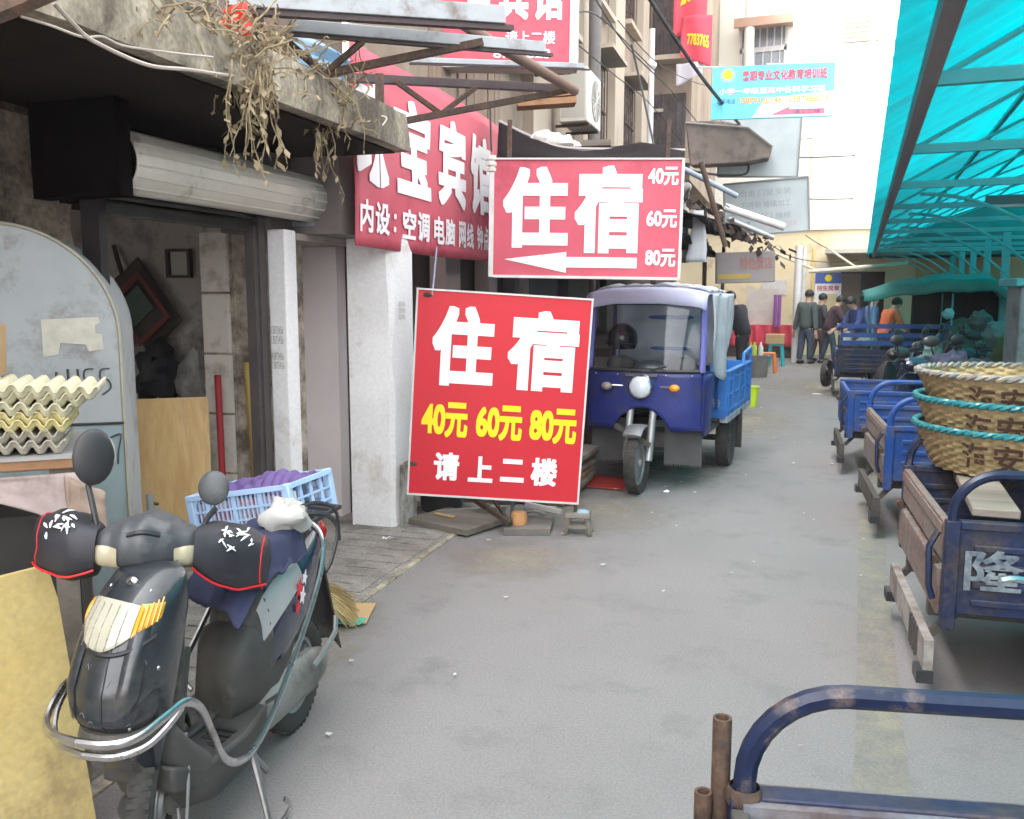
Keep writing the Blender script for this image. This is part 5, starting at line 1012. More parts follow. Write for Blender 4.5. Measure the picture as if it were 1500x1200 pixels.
        for y in (-.16, .16): mb = MB(); mb.cyl((L + .92, y * .4, .84), (L + .92, y, .84), .008, n=6); mb.ell((L + .93, y, .84), (.03, .03, .025), 8, 6); B(mb, 'turn_signal', AMBER)
    return t
def place(px, py, z, corner, hdeg):
    """tail centre from the pixel of a top corner; corner = -1 near, +1 far"""
    g = G(px, py, z); h = rad(hdeg); y = Vector((-math.sin(h), math.cos(h), 0)); c = g - y * (.57 * corner); return (c.x, c.y, 0), h
l, h = place(1068, 1165, .75, 1, 13); c0 = cart('dark blue cargo tricycle in the foreground with one thick rail loop in view', l, h, BLUED, GRIME)
l, h = place(1385, 765, .75, -1, 5.0); c1 = cart('cargo tricycle with rusty tail, silver lettering and wicker baskets on its bed', l, h, BLUED, RUSTB, text='隆'); T1 = Matrix.Translation(l) @ Matrix.Rotation(h, 4, 'Z')
l, h = place(1298, 626, .75, -1, 5.5); c2 = cart('bright blue cargo tricycle with two rail loops just behind the basket tricycle', l, h, BLUE, RUSTB)
l, h = place(1243, 574, .75, -1, 4.5); c3 = cart('plain blue cargo tricycle without rail loops, third in the row', l, h, BLUE, BLUE, loops=False)
l, h = place(1226, 515, .72, -1, 3); c4 = cart('far dark blue cargo tricycle under a green tarpaulin hood with a spare wheel', l, h, BLUED, BLUE, loops=False, spare=True)
# rusty sockets on the foreground corner
T0 = Matrix.Translation(c0.location) @ Matrix.Rotation(c0.rotation_euler.z, 4, 'Z')
mb = MB()
for x, y, a, b, r in ((-.012, .60, .55, .875, .0165), (-.042, .585, .5, .745, .0155)): mb.lathe([(r, a), (r, b), (r - .005, b), (r - .005, a)], (x, y, 0), 14)
mb.build('stake_socket', RUST, c0)
for x, z in ((.03, .70), (.10, .735), (.03, .62), (.55, .70), (1.05, .70)): mb = MB(); mb.cyl((x, .575, z), (x, .535, z), .012, n=6); mb.build('bolt', RUST, c0)
for x in (.025,): mb = MB(); mb.lathe([(.026, .735), (.033, .745), (.032, .76), (.026, .77)], (x, .57, 0), 14); mb.build('weld_bead', RUST, c0)
mb = MB(); mb.box(.02, 1.6, .53, .605, .725, .755); mb.build('rim_rail', M('worn blue steel', (.07, .09, .16), (.30, .30, .31), scale=7, rough=.55, metal=.3, stain=(.10, .06, .05), st_scale=6, st_amt=.7), c0)
T4_ = Matrix.Translation(c4.location) @ Matrix.Rotation(c4.rotation_euler.z, 4, 'Z')
for z in (.86, .98, 1.12): mb = MB(); mb.box(.04, 1.58, -.585, -.555, z - .035, z + .035); mb.build('rack_rail', BLUE, c4)
for x in (.06, .8, 1.56): mb = MB(); mb.box(x - .02, x + .02, -.57, -.54, .74, 1.18); mb.build('rack_post', BLUED, c4)
# green hood over the far tricycle
hd = thing('tarpaulin_hood', 'green tarpaulin hood arched over the far dark blue tricycle', 'hood'); T4 = Matrix.Translation(c4.location) @ Matrix.Rotation(c4.rotation_euler.z, 4, 'Z')
def hoodp(u, v): x = .35 + 2.5 * u; z = 1.40 + .42 * math.sin(PI * min(1, u * .72 + .10)) ** .8 - (.55 * max(0, u - .72) / .28 if u > .72 else 0); return (x, -.66 + 1.32 * v, z + .10 * math.sin(PI * v) - .012 * math.sin(u * 25))
mb = MB(T4); mb.grid(hoodp, 30, 12); mb.build('tarpaulin', TEALC, hd, solid=.008)
mb = MB(T4); mb.grid(lambda u, v: (lambda p: (p[0], p[1], p[2] - (.07 + .10 * math.sin(PI * u)) * v - .012 * abs(math.sin(u * 40)) * v))(hoodp(u, 0)), 40, 3); mb.build('valance', TEALC, hd, solid=.006)
mb = MB(T4); mb.grid(lambda u, v: (1.15 + 1.7 * u, .58 + .03 * math.sin(u * 17), 1.72 - .95 * v), 30, 8); mb.build('hood_shade_sheet', M('black green shade', (.008, .014, .014), (.015, .025, .024), scale=4, rough=.8), hd, solid=.008)  # added dark sheet standing in for the shade beneath the hood
for x in (.5, 1.6, 2.6):
    for y in (-.55, .55): mb = MB(T4); mb.cyl((x, y, .74), (x, y, 1.62), .014, n=6); mb.build('hood_pole', TSTEEL, hd)
settle(hd)
random.seed(41)
for i, (x, y, s, c, lab) in enumerate(((.5, -.2, .22, (.10, .16, .14), 'dark green bundle heaped in the far tricycle bed near its tail'), (.95, .1, .26, (.08, .10, .16), 'bluish bundle in the middle of the far tricycle bed'), (1.35, -.15, .25, (.05, .06, .07), 'dark bundle at the head of the far tricycle bed'))):
    mb = crumple((0, 0, 0), (s, s, s * .8), .4, 2, i * 2.2); mb.v = [T4 @ (p + Vector((x, y, .80))) for p in mb.v]; one(mb, 'bundle', M('bundle cloth %s' % 'abc'[i], c, tuple(q * 1.5 for q in c), scale=6), lab, 'bundle', 'bundles in the far tricycle')
mb = crumple((0, 0, 0), (.33, .25, .40), .2, 2, 7); mb.v = [T4 @ (p + Vector((1.75, -.45, .86))) for p in mb.v]; one(mb, 'green_sack', M('dark green sack', (.05, .09, .065), (.08, .1, .08), scale=5, rough=.8, bump=.2), 'big dark green sack hanging beside the far tricycle bed', 'sack')
# planks and baskets on the second tricycle
for (x0, y0, x1, y1, wd, lab) in ((.22, -.35, .30, .50, .17, 'wide pale plank lying across the dark tricycle bed under the baskets'), (.48, -.40, .95, .45, .22, 'broad grey plank slanting across the tricycle bed beside the baskets')):
    mb = MB(T1); mb.bar((x0, y0, .745 if wd < .2 else .70), (x1, y1, .745 if wd < .2 else .70), wd, .035); one(mb, 'plank', WOODD, lab, 'plank', 'planks on the tricycle bed', bevel=.005)
bc = P(1490, 640, 4.25)
TB = Matrix.Translation((bc.x, bc.y, 0))
def basket(z, R, label, rim, seed):
    b = thing('wicker_basket', label, 'basket', (bc.x + .012 * (seed - 1), bc.y, z), .3 * seed, 'stacked wicker baskets'); H = .205; nst = 56
    def pr(v): return R * (.79 + .21 * v)
    mb = MB(); nv = 26; nu = nst * 4
    def fn(u, v):
        a = 2 * PI * u; k_ = int(round(v * nv)); row = k_ // 2; s = math.sin(a * nst / 2 + (row % 2) * PI); r = pr(v) + (.0095 * s if k_ % 2 == 0 else -.006); return (r * math.cos(a), r * math.sin(a), H * v)
    mb.grid(fn, nu, nv); mb.build('woven_side', WICK, b, solid=.004, ang=180)
    mb = MB(); mb.cyl((0, 0, .004), (0, 0, .012), R * .79, n=40); mb.build('woven_base', WICK, b)
    for k in range(2):
        mb = MB(); n = 200; mb.tube([((R + .008 * math.cos(t * 34 + k * PI)) * math.cos(t), (R + .008 * math.cos(t * 34 + k * PI)) * math.sin(t), H + .008 * math.sin(t * 34 + k * PI)) for t in [2 * PI * i / n for i in range(n)]], .0105, 6, closed=True); mb.build('rim_cord', rim if k == 0 or rim is RIMTEAL else M('cane rim', (.30, .22, .12), (.22, .27, .25), scale=14, rough=.7), b)
    ang0 = math.atan2(-bc.y, -bc.x) - b.rotation_euler.z
    for i, t in enumerate('海安'):
        o = lettering(t, (i * .145 - .04, i * .145 + .085, .035, .165), WICKD, b, off=.015, name='ink_character')
        bm = bmesh.new(); bm.from_mesh(o.data); bmesh.ops.triangulate(bm, faces=bm.faces); bmesh.ops.subdivide_edges(bm, edges=[e for e in bm.edges if e.calc_length() > .03], cuts=2); bm.to_mesh(o.data); bm.free()
        for v in o.data.vertices: a = ang0 + v.co.x / R - .42; r = pr(v.co.z / H) + .0085 - v.co.y; v.co = Vector((r * math.cos(a), r * math.sin(a), v.co.z))
    return b
basket(.775, .44, 'lowest wicker basket of the stack on the tricycle, with teal cord rim', RIMTEAL, 0); basket(.905, .455, 'middle wicker basket of the stack on the tricycle, with teal cord rim', RIMTEAL, 1); basket(1.03, .465, 'top wicker basket of the stack with faded pinkish rim, nothing on it', RIMPINK, 2)
# flat board and strap on the ground under the second tricycle
mb = MB(T1); mb.bar((.55, -.70, .03), (1.5, -1.0, .20), .36, .012); one(mb, 'loose_panel', M('grey loose panel', (.20, .24, .24), (.28, .31, .31), scale=4), 'loose grey panel lying tilted on the ground under the basket tricycle', 'panel')
c = T1 @ Vector((.42, -.78, 0)); cable([c + Vector((0, 0, .10)), c + Vector((.02, -.05, .02)), c + Vector((.10, -.08, .015)), c + Vector((.18, -.03, .08)), c + Vector((.20, .04, .2))], .008, CABLE, 'black strap looped on the ground under the basket tricycle', 'strap')
# bent chrome lever
c = P(1465, 850, 3.0); cable([c, c + _r * .06 + Vector((0, 0, .004)), c + _r * .18 + Vector((0, 0, -.03))], .013, CHROME, 'chrome lever end beside the dark blue tricycle panel', 'lever')

# ------------------------------------------------------------------ jumble of parked scooters below the canopy
def small_scooter(label, loc, rz, paint, cover=None):
    t = thing('parked_scooter', label, 'scooter', loc, rz, 'scooters crowded under the canopy'); B = lambda m, n, mat, **k: m.build(n, mat, t, **k)
    wheel(t, (.55, 0, .22), .22, .09); wheel(t, (-.5, 0, .22), .22, .10)
    mb = MB(); mb.loft([[(.36 + d * math.cos(a) * (1 if math.cos(a) > 0 else .2), wv * math.sin(a), z) for a in [2 * PI * i / 14 for i in range(14)]] for z, d, wv in ((.28, .14, .14), (.42, .2, .19), (.6, .19, .19), (.78, .12, .13), (.86, .05, .06))]); B(mb, 'leg_shield', paint)
    mb = MB(); mb.loft([[(x, wv * math.cos(a), (zb + zt) / 2 + (zt - zb) / 2 * math.sin(a)) for a in [2 * PI * i / 14 for i in range(14)]] for x, wv, zb, zt in ((0, .12, .3, .64), (-.2, .17, .33, .72), (-.5, .18, .42, .76), (-.78, .09, .58, .8))]); B(mb, 'rear_body', paint)
    mb = MB(); mb.loft([[(x, wv * math.cos(a), .755 + h * math.sin(a)) for a in [2 * PI * i / 14 for i in range(14)]] for x, wv, h in ((.02, .08, .02), (-.1, .14, .06), (-.4, .15, .06), (-.66, .10, .04))]); B(mb, 'seat', cover or BLACK)
    mb = MB(); mb.box(-.05, .34, -.15, .15, .26, .30); B(mb, 'floorboard', DUSTY)
    mb = MB(); mb.tube(smooth_path([(.12, -.34, .98), (.22, -.2, 1.0), (.27, 0, .92), (.22, .2, 1.0), (.12, .34, .98)], 4), .014, 8); B(mb, 'handlebar', BLACK)
    mb = MB(); mb.ell((.27, 0, .95), (.11, .17, .075), 14, 8); B(mb, 'handlebar_cover', paint); mb = MB(); mb.ell((.345, 0, .95), (.05, .09, .05), 12, 7); B(mb, 'headlight', LENS)
    for y in (-.3, .3):
        mb = MB(); mb.cyl((.18, y * .8, 1.0), (.14, y, 1.15), .007, n=6); mb.ell((.13, y, 1.19), (.02, .075, .05), 12, 7); B(mb, 'mirror', BLACK)
    for y in (-.07, .07): mb = MB(); mb.cyl((.40, y, .6), (.55, y, .22), .018, n=8); B(mb, 'fork_leg', ALU)
    return t
for i, (px, Y, hd_, pt, lab, cv) in enumerate(((1352, 10.6, 150, BLACK, 'black scooter with teal cover parked first under the canopy edge', M('teal seat cover', (.05, .3, .32), rough=.5)), (1405, 9.6, 165, SCBODY, 'dusty grey scooter in the middle of the crowded row', None), (1452, 10.6, 140, BLUED, 'dark blue scooter parked beside the square pillar', None), (1425, 12.4, 170, BLACK, 'black scooter standing in the second row under the canopy', NAVY), (1475, 12.6, 150, SCGREY, 'grey scooter furthest right in the second row', None), (1372, 8.9, 120, SCBLUE, 'navy scooter nearest the baskets with its front to the lane', None), (1425, 8.6, 100, BLACK, 'black scooter squeezed in just behind the basket stack', None), (1480, 10.0, 100, SCBODY, 'dusty scooter half hidden by the square pillar', None), (1385, 12.4, 160, SCBLUE, 'navy scooter leaning in the second row beside the far tricycle', None))):
    p = ppx(px, 500, Y); small_scooter(lab, (p.x, p.y, 0), rad(hd_), pt, cv)
for i, (px, py, Y, s, mt, lab) in enumerate(((1398, 536, 8.4, (.17, .15, .13), M('deep navy cover', (.006, .009, .03), (.012, .016, .045), scale=5), 'navy cloth cover bundled over a scooter behind the baskets'), (1366, 520, 9.2, (.09, .09, .13), M('pale teal plastic', (.03, .07, .07), (.05, .11, .10), scale=5), 'dark teal plastic cover left of the navy bundle'), (1462, 490, 9.3, (.12, .11, .12), M('milky bag', (.10, .17, .165), (.06, .10, .10), scale=5), 'bulging milky teal bag beside the square pillar'), (1436, 470, 10.4, (.11, .1, .1), M('greenish bag', (.03, .06, .058), (.05, .08, .075), scale=5), 'dark green bag on the scooters left of the milky bag'), (1389, 460, 11.0, (.06, .05, .06), M('pale cyan bag', (.16, .40, .42), (.2, .45, .46), scale=5), 'small pale cyan bag on the scooters under the hood'), (1472, 530, 8.2, (.10, .08, .22), M('yellow green cloth', (.05, .075, .025), (.08, .10, .04), scale=5), 'yellow green cloth hanging in front of the square pillar'), (1440, 548, 8.0, (.2, .16, .12), M('dark slate bag', (.012, .018, .026), (.02, .03, .04), scale=5), 'dark slate bag low behind the top basket'))):
    c = ppx(px, py, Y); mb = crumple((0, 0, 0), s, .26, 1.9, i * 2.7, 40, 28); mb.v = [p + c for p in mb.v]; one(mb, 'bundle', mt, lab, 'bundle')

# ------------------------------------------------------------------ blue cab tricycle
fwd = (LF.to_3x3() @ Vector((-.10, -1, 0))).normalized(); h = math.atan2(fwd.y, fwd.x); fw = G(932, 722)
TR = Matrix.Translation(Vector((fw.x, fw.y, 0)) - fwd * 1.50) @ Matrix.Rotation(h, 4, 'Z')
tk = thing('cab_tricycle', 'blue motor tricycle with windscreen cab, milky plastic side sheet and bright blue bed', 'cab tricycle', TR.translation, h)
B = lambda m, n, mat, p=tk, **k: m.build(n, mat, p, **k)
def cabx(y, z): return 1.40 - .10 * abs(y / .48) ** 3.2 - (.10 * (z - .98) / .55 if z > .98 else 0) - .12 * max(0, .62 - z)
mb = MB()
def zb(y): return .50 if abs(y) > .23 else .50 + .19 * math.cos(y / .23 * PI / 2) ** .6
mb.grid(lambda u, v: (lambda y: (lambda z: (cabx(y, z), y, z))(zb(y) + (.985 - zb(y)) * v))(-.48 + .96 * u), 40, 10); B(mb, 'front_panel', CABB, solid=.012)
for sd in (-1, 1):
    mb = MB(); mb.grid(lambda u, v: (cabx(.48, .5 + .48 * v) - .004 - .42 * u * (1 - .25 * (1 - v)), sd * (.482 + .012 * math.sin(u * 3)), .46 + .50 * v), 8, 8); B(mb, 'side_wing', CABB, solid=.012)
    mb = MB(); mb.tube([(cabx(.47, .98), sd * .47, .98), (cabx(.47, 1.25) + .01, sd * .468, 1.25), (cabx(.47, 1.54), sd * .455, 1.54)], .028, 8); B(mb, 'windscreen_pillar', M('lavender blue paint', (.10, .11, .36), (.14, .15, .42), scale=4, rough=.4))
    mb = MB(); mb.cyl((.62, sd * .47, .60), (.60, sd * .46, 1.58), .016, n=8); B(mb, 'rear_post', BLUE)
    n = 14; vs = []
    for i in range(n * 2 + 1): vs.append((sd * (.16 + .31 * i / (2 * n)), .185 + (.03 if i % 2 else 0)))
    poly = vs + [(sd * .47, .56), (sd * .16, .58)]
    mb = MB(); mb.prism(poly, lambda y, z: (1.22, y, z), lambda y, z: (1.23, y, z)); B(mb, 'rubber_flap', M('dusty rubber flap', (.05, .05, .052), (.09, .09, .09), scale=5, rough=.7), smooth=False)
mb = MB(); mb.grid(lambda u, v: (lambda y, z: (cabx(y, z) + .004, y, z))(-.44 + .88 * u, 1.0 + .52 * v), 20, 8); ws = B(mb, 'windscreen', GLASS)
for z in (.99, 1.53): mb = MB(); mb.tube([(cabx(y, z) + .006, y, z) for y in [-.455 + .91 * i / 16 for i in range(17)]], .016, 6); B(mb, 'screen_rubber', BLACK, ws)
mb = MB(); mb.tube([(cabx(.1, 1.0) + .02, .08, 1.0), (cabx(.0, 1.06) + .02, .20, 1.03)], .007, 6); B(mb, 'wiper', BLACK, ws)
def roofp(u, v): y = -.50 + 1.0 * v; x = 1.36 - .95 * u; e = min(1, u / .10); return (x, y, 1.53 + .125 * math.sin(e * PI / 2) ** .7 - .05 * abs(y / .5) ** 3 + .008 * noise.noise((u * 5, v * 6, 0)))
mb = MB(); mb.grid(roofp, 20, 16); B(mb, 'roof', LAV, solid=.014)
mb = MB(); mb.grid(lambda u, v: (lambda p: (p[0], p[1], p[2] + .018 + .05 * abs(noise.noise((u * 5, v * 6, 4)))))(roofp(.16 + .84 * u, .05 + .95 * v)), 28, 28); B(mb, 'roof_sheet', PLASTIC, solid=.004)
def shp(u, v):
    x = 1.14 - 1.0 * u + .10 * v * (.5 - u); z = 1.61 - .74 * v * (.55 + .45 * math.sin(PI * min(1, u * 1.1)) ** .6); return (x, .505 + .03 * math.sin(u * 13 + v * 2) + .035 * v * math.sin(u * 5), z)
mb = MB(); mb.grid(shp, 26, 16); B(mb, 'side_sheet', PLASTIC, solid=.003)
mb = MB(); mb.grid(lambda u, v: (.48 + .02 * math.sin(v * 9), -.48 + .96 * v, 1.60 - .62 * u), 10, 16); B(mb, 'rear_sheet', PLASTIC, solid=.003)
mb = MB(); mb.box(.30, .40, -.36, .36, .60, 1.16); B(mb, 'seat_back', M('brown seat', (.06, .045, .05), (.09, .07, .07), scale=5), bevel=.05); mb = MB(); mb.box(.40, .80, -.36, .36, .55, .68); B(mb, 'seat', BLACK, bevel=.04)
mb = MB(); mb.tube(smooth_path([(.95, -.34, 1.03), (1.02, -.2, 1.05), (1.06, 0, .98), (1.02, .2, 1.05), (.95, .34, 1.03)], 4), .014, 8); B(mb, 'handlebar', CHROME)
mb = MB(); mb.ell((1.12, 0, .99), (.10, .14, .07), 14, 8); B(mb, 'instrument_pod', ALU)
for y in (-.26, .26): mb = MB(); mb.ell((1.10, y, 1.01), (.09, .13, .085), 12, 8); B(mb, 'hand_muff', M('fuzzy muff', (.09, .08, .075), (.14, .12, .11), scale=14, rough=.9))
mb = MB(); mb.ell((1.42, 0, .86), (.07, .105, .105), 18, 10); hl = B(mb, 'headlight', CHROME); mb = MB(); mb.ell((1.445, 0, .86), (.055, .092, .092), 18, 8); B(mb, 'lens', M('clear lamp glass', (.55, .60, .66), (.75, .78, .8), scale=22, rough=.08, coat=.6), hl)
for sd in (-1, 1): 
    mb = MB(); mb.cyl((1.38, sd * .10, .86), (1.42, sd * .24, .865), .009, n=6); tl = B(mb, 'signal_stalk', CHROME); mb = MB(); mb.ell((1.44, sd * .28, .86), (.035, .045, .032), 12, 7); B(mb, 'turn_signal', AMBER if sd > 0 else M('grey signal lens', (.3, .25, .22), rough=.3), tl)
    mb = MB(); mb.cyl((1.36, sd * .095, .70), (1.50, sd * .095, .27), .031, n=12); mb.cyl((1.34, sd * .095, .76), (1.36, sd * .095, .69), .02, .031, n=12); B(mb, 'fork_leg', ALU)
mb = MB(); mb.tube([(1.50 + .30 * math.cos(a), 0, .25 + .30 * math.sin(a)) for a in [PI * (.30 + .52 * i / 10) for i in range(11)]], .075, 10, flat=.22); B(mb, 'front_mudguard', ALU)
wheel(tk, (1.50, 0, .25), .25, .095)
mb = MB(); mb.bar((1.52, .11, .40), (1.52, -.18, .55), .03, .04); B(mb, 'fork_guard', GRIME)
mb = MB(); mb.box(.3, 1.2, -.45, .45, .42, .46); mb.box(-.95, 1.2, -.25, .25, .34, .42); B(mb, 'chassis', GRIME)
mb = MB(); mb.ell((.75, 0, .36), (.2, .16, .14), 12, 8); B(mb, 'engine', ALU)
for sd in (-1, 1):
    y = sd * .52; mb = MB(); mb.box(-1.05, .42, y - .012, y + .012, .52, .90)
    for x in (-.98, -.62, -.26, .10, .36): mb.box(x - .025, x + .025, y - .022, y + .022, .52, .90)
    for z in (.56, .70, .84): mb.box(-1.05, .42, y - .018, y + .018, z - .012, z + .012)
    mb.box(-1.05, .42, y - .024, y + .024, .90, .925); B(mb, 'bed_side', BEDB, bevel=.004)
    mb = MB(); mb.tube([(-.55, y, .92), (-.58, y, 1.02), (-1.03, y, 1.06), (-1.03, y, .9)], .018, 8); B(mb, 'bed_rail', BEDB)
    wheel(tk, (0, sd * .46, .26), .26, .11, rimmat=GRIME); mb = MB(); mb.box(-.34, -.33, sd * .46 - .1, sd * .46 + .1, .12, .50); B(mb, 'mud_flap', RUBBER)
    mb = MB(); mb.tube([(.16, sd * .44, .5), (.13, sd * .44, .26), (-.13, sd * .44, .26), (-.16, sd * .44, .5)], .02, 6); B(mb, 'spring_hanger', GRIME)
    mb = MB(); mb.box(-1.05, .42, y - .05 if sd > 0 else y - .02, y + .02 if sd > 0 else y + .05, .46, .515); B(mb, 'bed_sill', M('scuffed sill', (.42, .43, .48), (.3, .32, .4), scale=7, stain=(.15, .1, .08), st_scale=5))
mb = MB(); mb.box(.40, .43, -.52, .52, .50, .92)
for z in (.58, .68, .78): mb.box(.425, .44, -.50, .50, z - .02, z + .02)
B(mb, 'bed_front', BEDB, bevel=.004); mb = MB(); mb.box(-1.06, -1.03, -.52, .52, .50, .92); B(mb, 'tailgate', BEDB); mb = MB(); mb.box(-1.05, .42, -.52, .52, .48, .51); B(mb, 'bed_floor', GRIME)
mb = MB(); mb.tube([(.47, .46, .92), (.47, .44, 1.32), (.47, .34, 1.40), (.47, -.34, 1.40), (.47, -.44, 1.32), (.47, -.46, .92)], .02, 8); mb.cyl((.47, -.44, 1.12), (.47, .44, 1.12), .016, n=8); B(mb, 'guard_rail', BEDB)
mb = MB(); mb.cyl((0, -.44, .26), (0, .44, .26), .03, n=8); B(mb, 'rear_axle', GRIME)
lettering('长铃', (.30, .46, .60, .68), SFRAME, tk, Matrix.Translation((.445, .02, 0)) @ Matrix.Rotation(PI / 2, 4, 'Z'), off=.0, name='lettering')
random.seed(61)
mb = MB(); mb.box(1.412, 1.418, -.13, .13, .945, .965); B(mb, 'panel_trim', CHROME)
for y in (-.40, -.2, .2, .40): mb = MB(); mb.ell((cabx(y, .955) + .007, y, .955), (.005, .008, .008), 8, 5); B(mb, 'rivet', CHROME)
mb = MB(); mb.grid(lambda u, v: (lambda y, z: (cabx(y, z) + .0075, y, z))(-.47 + .94 * u, .93 + .006 * v), 30, 2); B(mb, 'panel_seam', BLACK)
for sd in (-1, 1): mb = MB(); mb.tube(smooth_path([(1.34, sd * .10, .95), (1.40, sd * .09, .80), (1.38, sd * .08, .62), (1.45, sd * .07, .42)], 4), .007, 6); B(mb, 'brake_cable', BLACK)
hm = thing('helmet', 'black crash helmet hanging behind the windscreen of the cab tricycle', 'helmet', TR @ Vector((1.02, -.27, 1.09)), h); mb = MB(); mb.ell((0, 0, .13), (.145, .125, .135), 20, 12, z0=-.55); mb.build('shell', M('glossy black shell', (.012, .014, .016), rough=.15, coat=.6), hm, solid=.012)
mb = MB(); mb.tube([(.14 * math.cos(a), .125 * math.sin(a), .10) for a in [-1.1 + 2.2 * i / 12 for i in range(13)]], .022, 6, flat=.4); mb.build('visor_band', M('dark visor', (.06, .07, .08), rough=.15), hm)
rc = MB(TR); rc.grid(lambda u, v: (1.0 + .5 * u, -.62 + .5 * v, .012 + .02 * abs(noise.noise((u * 4, v * 4, 0)))), 10, 10); one(rc, 'red_cloth', M('dull red rag', (.40, .03, .02), (.25, .02, .02), scale=5), 'red rag lying on the ground beside the cab tricycle wheel', 'cloth', solid=.004)
# ------------------------------------------------------------------ the scooter in front
h = -1.43; XF = .385; XR = -.60
SC = Matrix.Translation((-1.825, 2.085, 0)) @ Matrix.Rotation(h, 4, 'Z') @ Matrix.Rotation(-.055, 4, 'X') @ Matrix.Diagonal((.88, .65, 1, 1))
sco = thing('scooter', 'dusty dark scooter with black hand muffs parked on its side stand in the foreground', 'scooter')
ST = SC @ Matrix.Translation((.42, 0, 0)) @ Matrix.Rotation(rad(29), 4, 'Z') @ Matrix.Rotation(-.05, 4, 'X') @ Matrix.Translation((-.42, .03, 0))    # steered parts
B = lambda m, n, mat, p=sco, **k: m.build(n, mat, p, **k)
def SB(): return MB(SC)
def TBs(): return MB(ST)
def swheel(x, r, wd, T):
    mb = MB(T @ Matrix.Translation((x, 0, r)) @ Matrix.Rotation(PI / 2, 4, 'X')); h_ = wd / 2; ri = r - .075
    mb.lathe([(ri, -h_ * .6), (ri + .03, -h_ * .95), (r - .02, -h_ * .9), (r, -h_ * .4), (r + .002, 0), (r, h_ * .4), (r - .02, h_ * .9), (ri + .03, h_ * .95), (ri, h_ * .6)], n=44, closed=True)
    for i in range(44):
        a = 2 * PI * i / 44
        for sg_ in (-1, 1): mb.obox(((r - .004) * math.cos(a), (r - .004) * math.sin(a), sg_ * h_ * .42), (.012, .016, h_ * .7), (0, 0, math.degrees(a) + sg_ * 25))
    m2 = MB(T @ Matrix.Translation((x, 0, r)) @ Matrix.Rotation(PI / 2, 4, 'X'))
    m2.lathe([(ri + .006, -h_ * .62), (ri - .012, -h_ * .5), (ri - .016, 0), (ri - .012, h_ * .5), (ri + .006, h_ * .62)], n=36)
    for i in range(3): a = 2 * PI * i / 3 + .5; m2.bar((.03 * math.cos(a), .03 * math.sin(a), 0), ((ri - .01) * math.cos(a), (ri - .01) * math.sin(a), 0), .05, .035, up=(0, 0, 1))
    m2.lathe([(0, -h_), (.05, -h_), (.055, -.02), (.055, .02), (.05, h_), (0, h_)], n=18); m2.lathe([(.02, -h_ * .7), (.085, -h_ * .7), (.085, -h_ * .55), (.02, -h_ * .55)], n=24)
    wo = B(m2, 'wheel', ALU); mb.build('tyre', RUBBER, wo)
swheel(XF, .215, .10, ST); swheel(XR, .215, .11, SC)
for y in (-.075, .075): mb = TBs(); mb.cyl((XF - .12, y, .62), (XF - .0, y, .215), .02, n=10); mb.cyl((XF - .015, y * 1.1, .215), (XF + .02, y * 1.1, .215), .035, n=10); B(mb, 'fork_leg', DUSTY)
mb = TBs(); mb.grid(lambda u, v: (lambda a, b: (XF - .02 + (.275 - .05 * b * b) * math.cos(a), .088 * b, .23 + (.262 - .05 * b * b) * math.sin(a)))(PI * (.42 + .42 * u), -1 + 2 * v), 20, 10); B(mb, 'front_fender', DUSTY, solid=.006)
mb = TBs(); mb.box(XF - .03, XF + .06, .085, .115, .27, .40); mb.tube(smooth_path([(XF + .0, .11, .40), (XF + .06, .14, .36), (XF + .10, .15, .22), (XF + .05, .13, .10), (XF + .02, .10, .2)], 5), .006, 6); B(mb, 'brake_caliper', ALU)
# leg shield ("apron")
def Z_(z): return .505 + (z - .34) * .745
SECT = [(Z_(z), a, b, c) for z, a, b, c in [(.34, .48, .10, .125), (.40, .48, .145, .16), (.50, .455, .165, .178), (.60, .42, .165, .180), (.70, .385, .15, .178), (.78, .35, .13, .168), (.835, .325, .095, .142), (.865, .31, .05, .085)]]
def apron(z, t, off=0.):
    z = Z_(z); z = max(SECT[0][0], min(SECT[-1][0], z))
    for i in range(len(SECT) - 1):
        if SECT[i][0] <= z <= SECT[i + 1][0]:
            k = (z - SECT[i][0]) / (SECT[i + 1][0] - SECT[i][0]); k2 = k; a, b = SECT[i], SECT[i + 1]; xb, dx, w_ = [a[j] + (b[j] - a[j]) * k2 for j in (1, 2, 3)]; break
    c, s = math.cos(t), math.sin(t); dx += off; w_ += off
    return (xb + dx * (abs(c) ** .72) * (1 if c > 0 else -.15), w_ * s * (1 + .0 * c), z + off * .2)
NT = 36
mb = SB(); zs = [.34 + (.865 - .34) * i / 26 for i in range(27)]
mb.loft([[apron(z, -PI / 2 + PI * j / (NT // 2)) for j in range(NT // 2 + 1)] + [(apron(z, PI / 2 - .01)[0] - .03, apron(z, PI / 2)[1] * .9, z), (apron(z, -PI / 2)[0] - .03, apron(z, -PI / 2)[1] * .9, z)] for z in zs]); ap = B(mb, 'leg_shield', SCBODY, ang=50)
for sd in (-1, 1):                                                   # character crease: a raised facet down each side of the nose
    mb = SB(); mb.grid(lambda u, v: apron(.40 + .42 * u, sd * (.55 + (.50 - .12 * u) * v - .10 * u), .004 + .016 * math.sin(PI * v) * (1 - .4 * u) * math.sin(PI * min(1, u * 1.1 + .02))), 20, 8); B(mb, 'side_facet', SCBODY, ap, ang=70)
def lens_patch(z0, z1, t0, t1, off, mat, nm, par, n=12):
    mb = SB(); mb.grid(lambda u, v: (lambda tt, zz: apron(zz, tt, off + .010 * math.sin(PI * u) ** .5 * math.sin(PI * v) ** .5))(t0 + (t1 - t0) * u, (z0(u) if callable(z0) else z0) + ((z1(u) if callable(z1) else z1) - (z0(u) if callable(z0) else z0)) * v), n, n); return B(mb, nm, mat, par, ang=80)
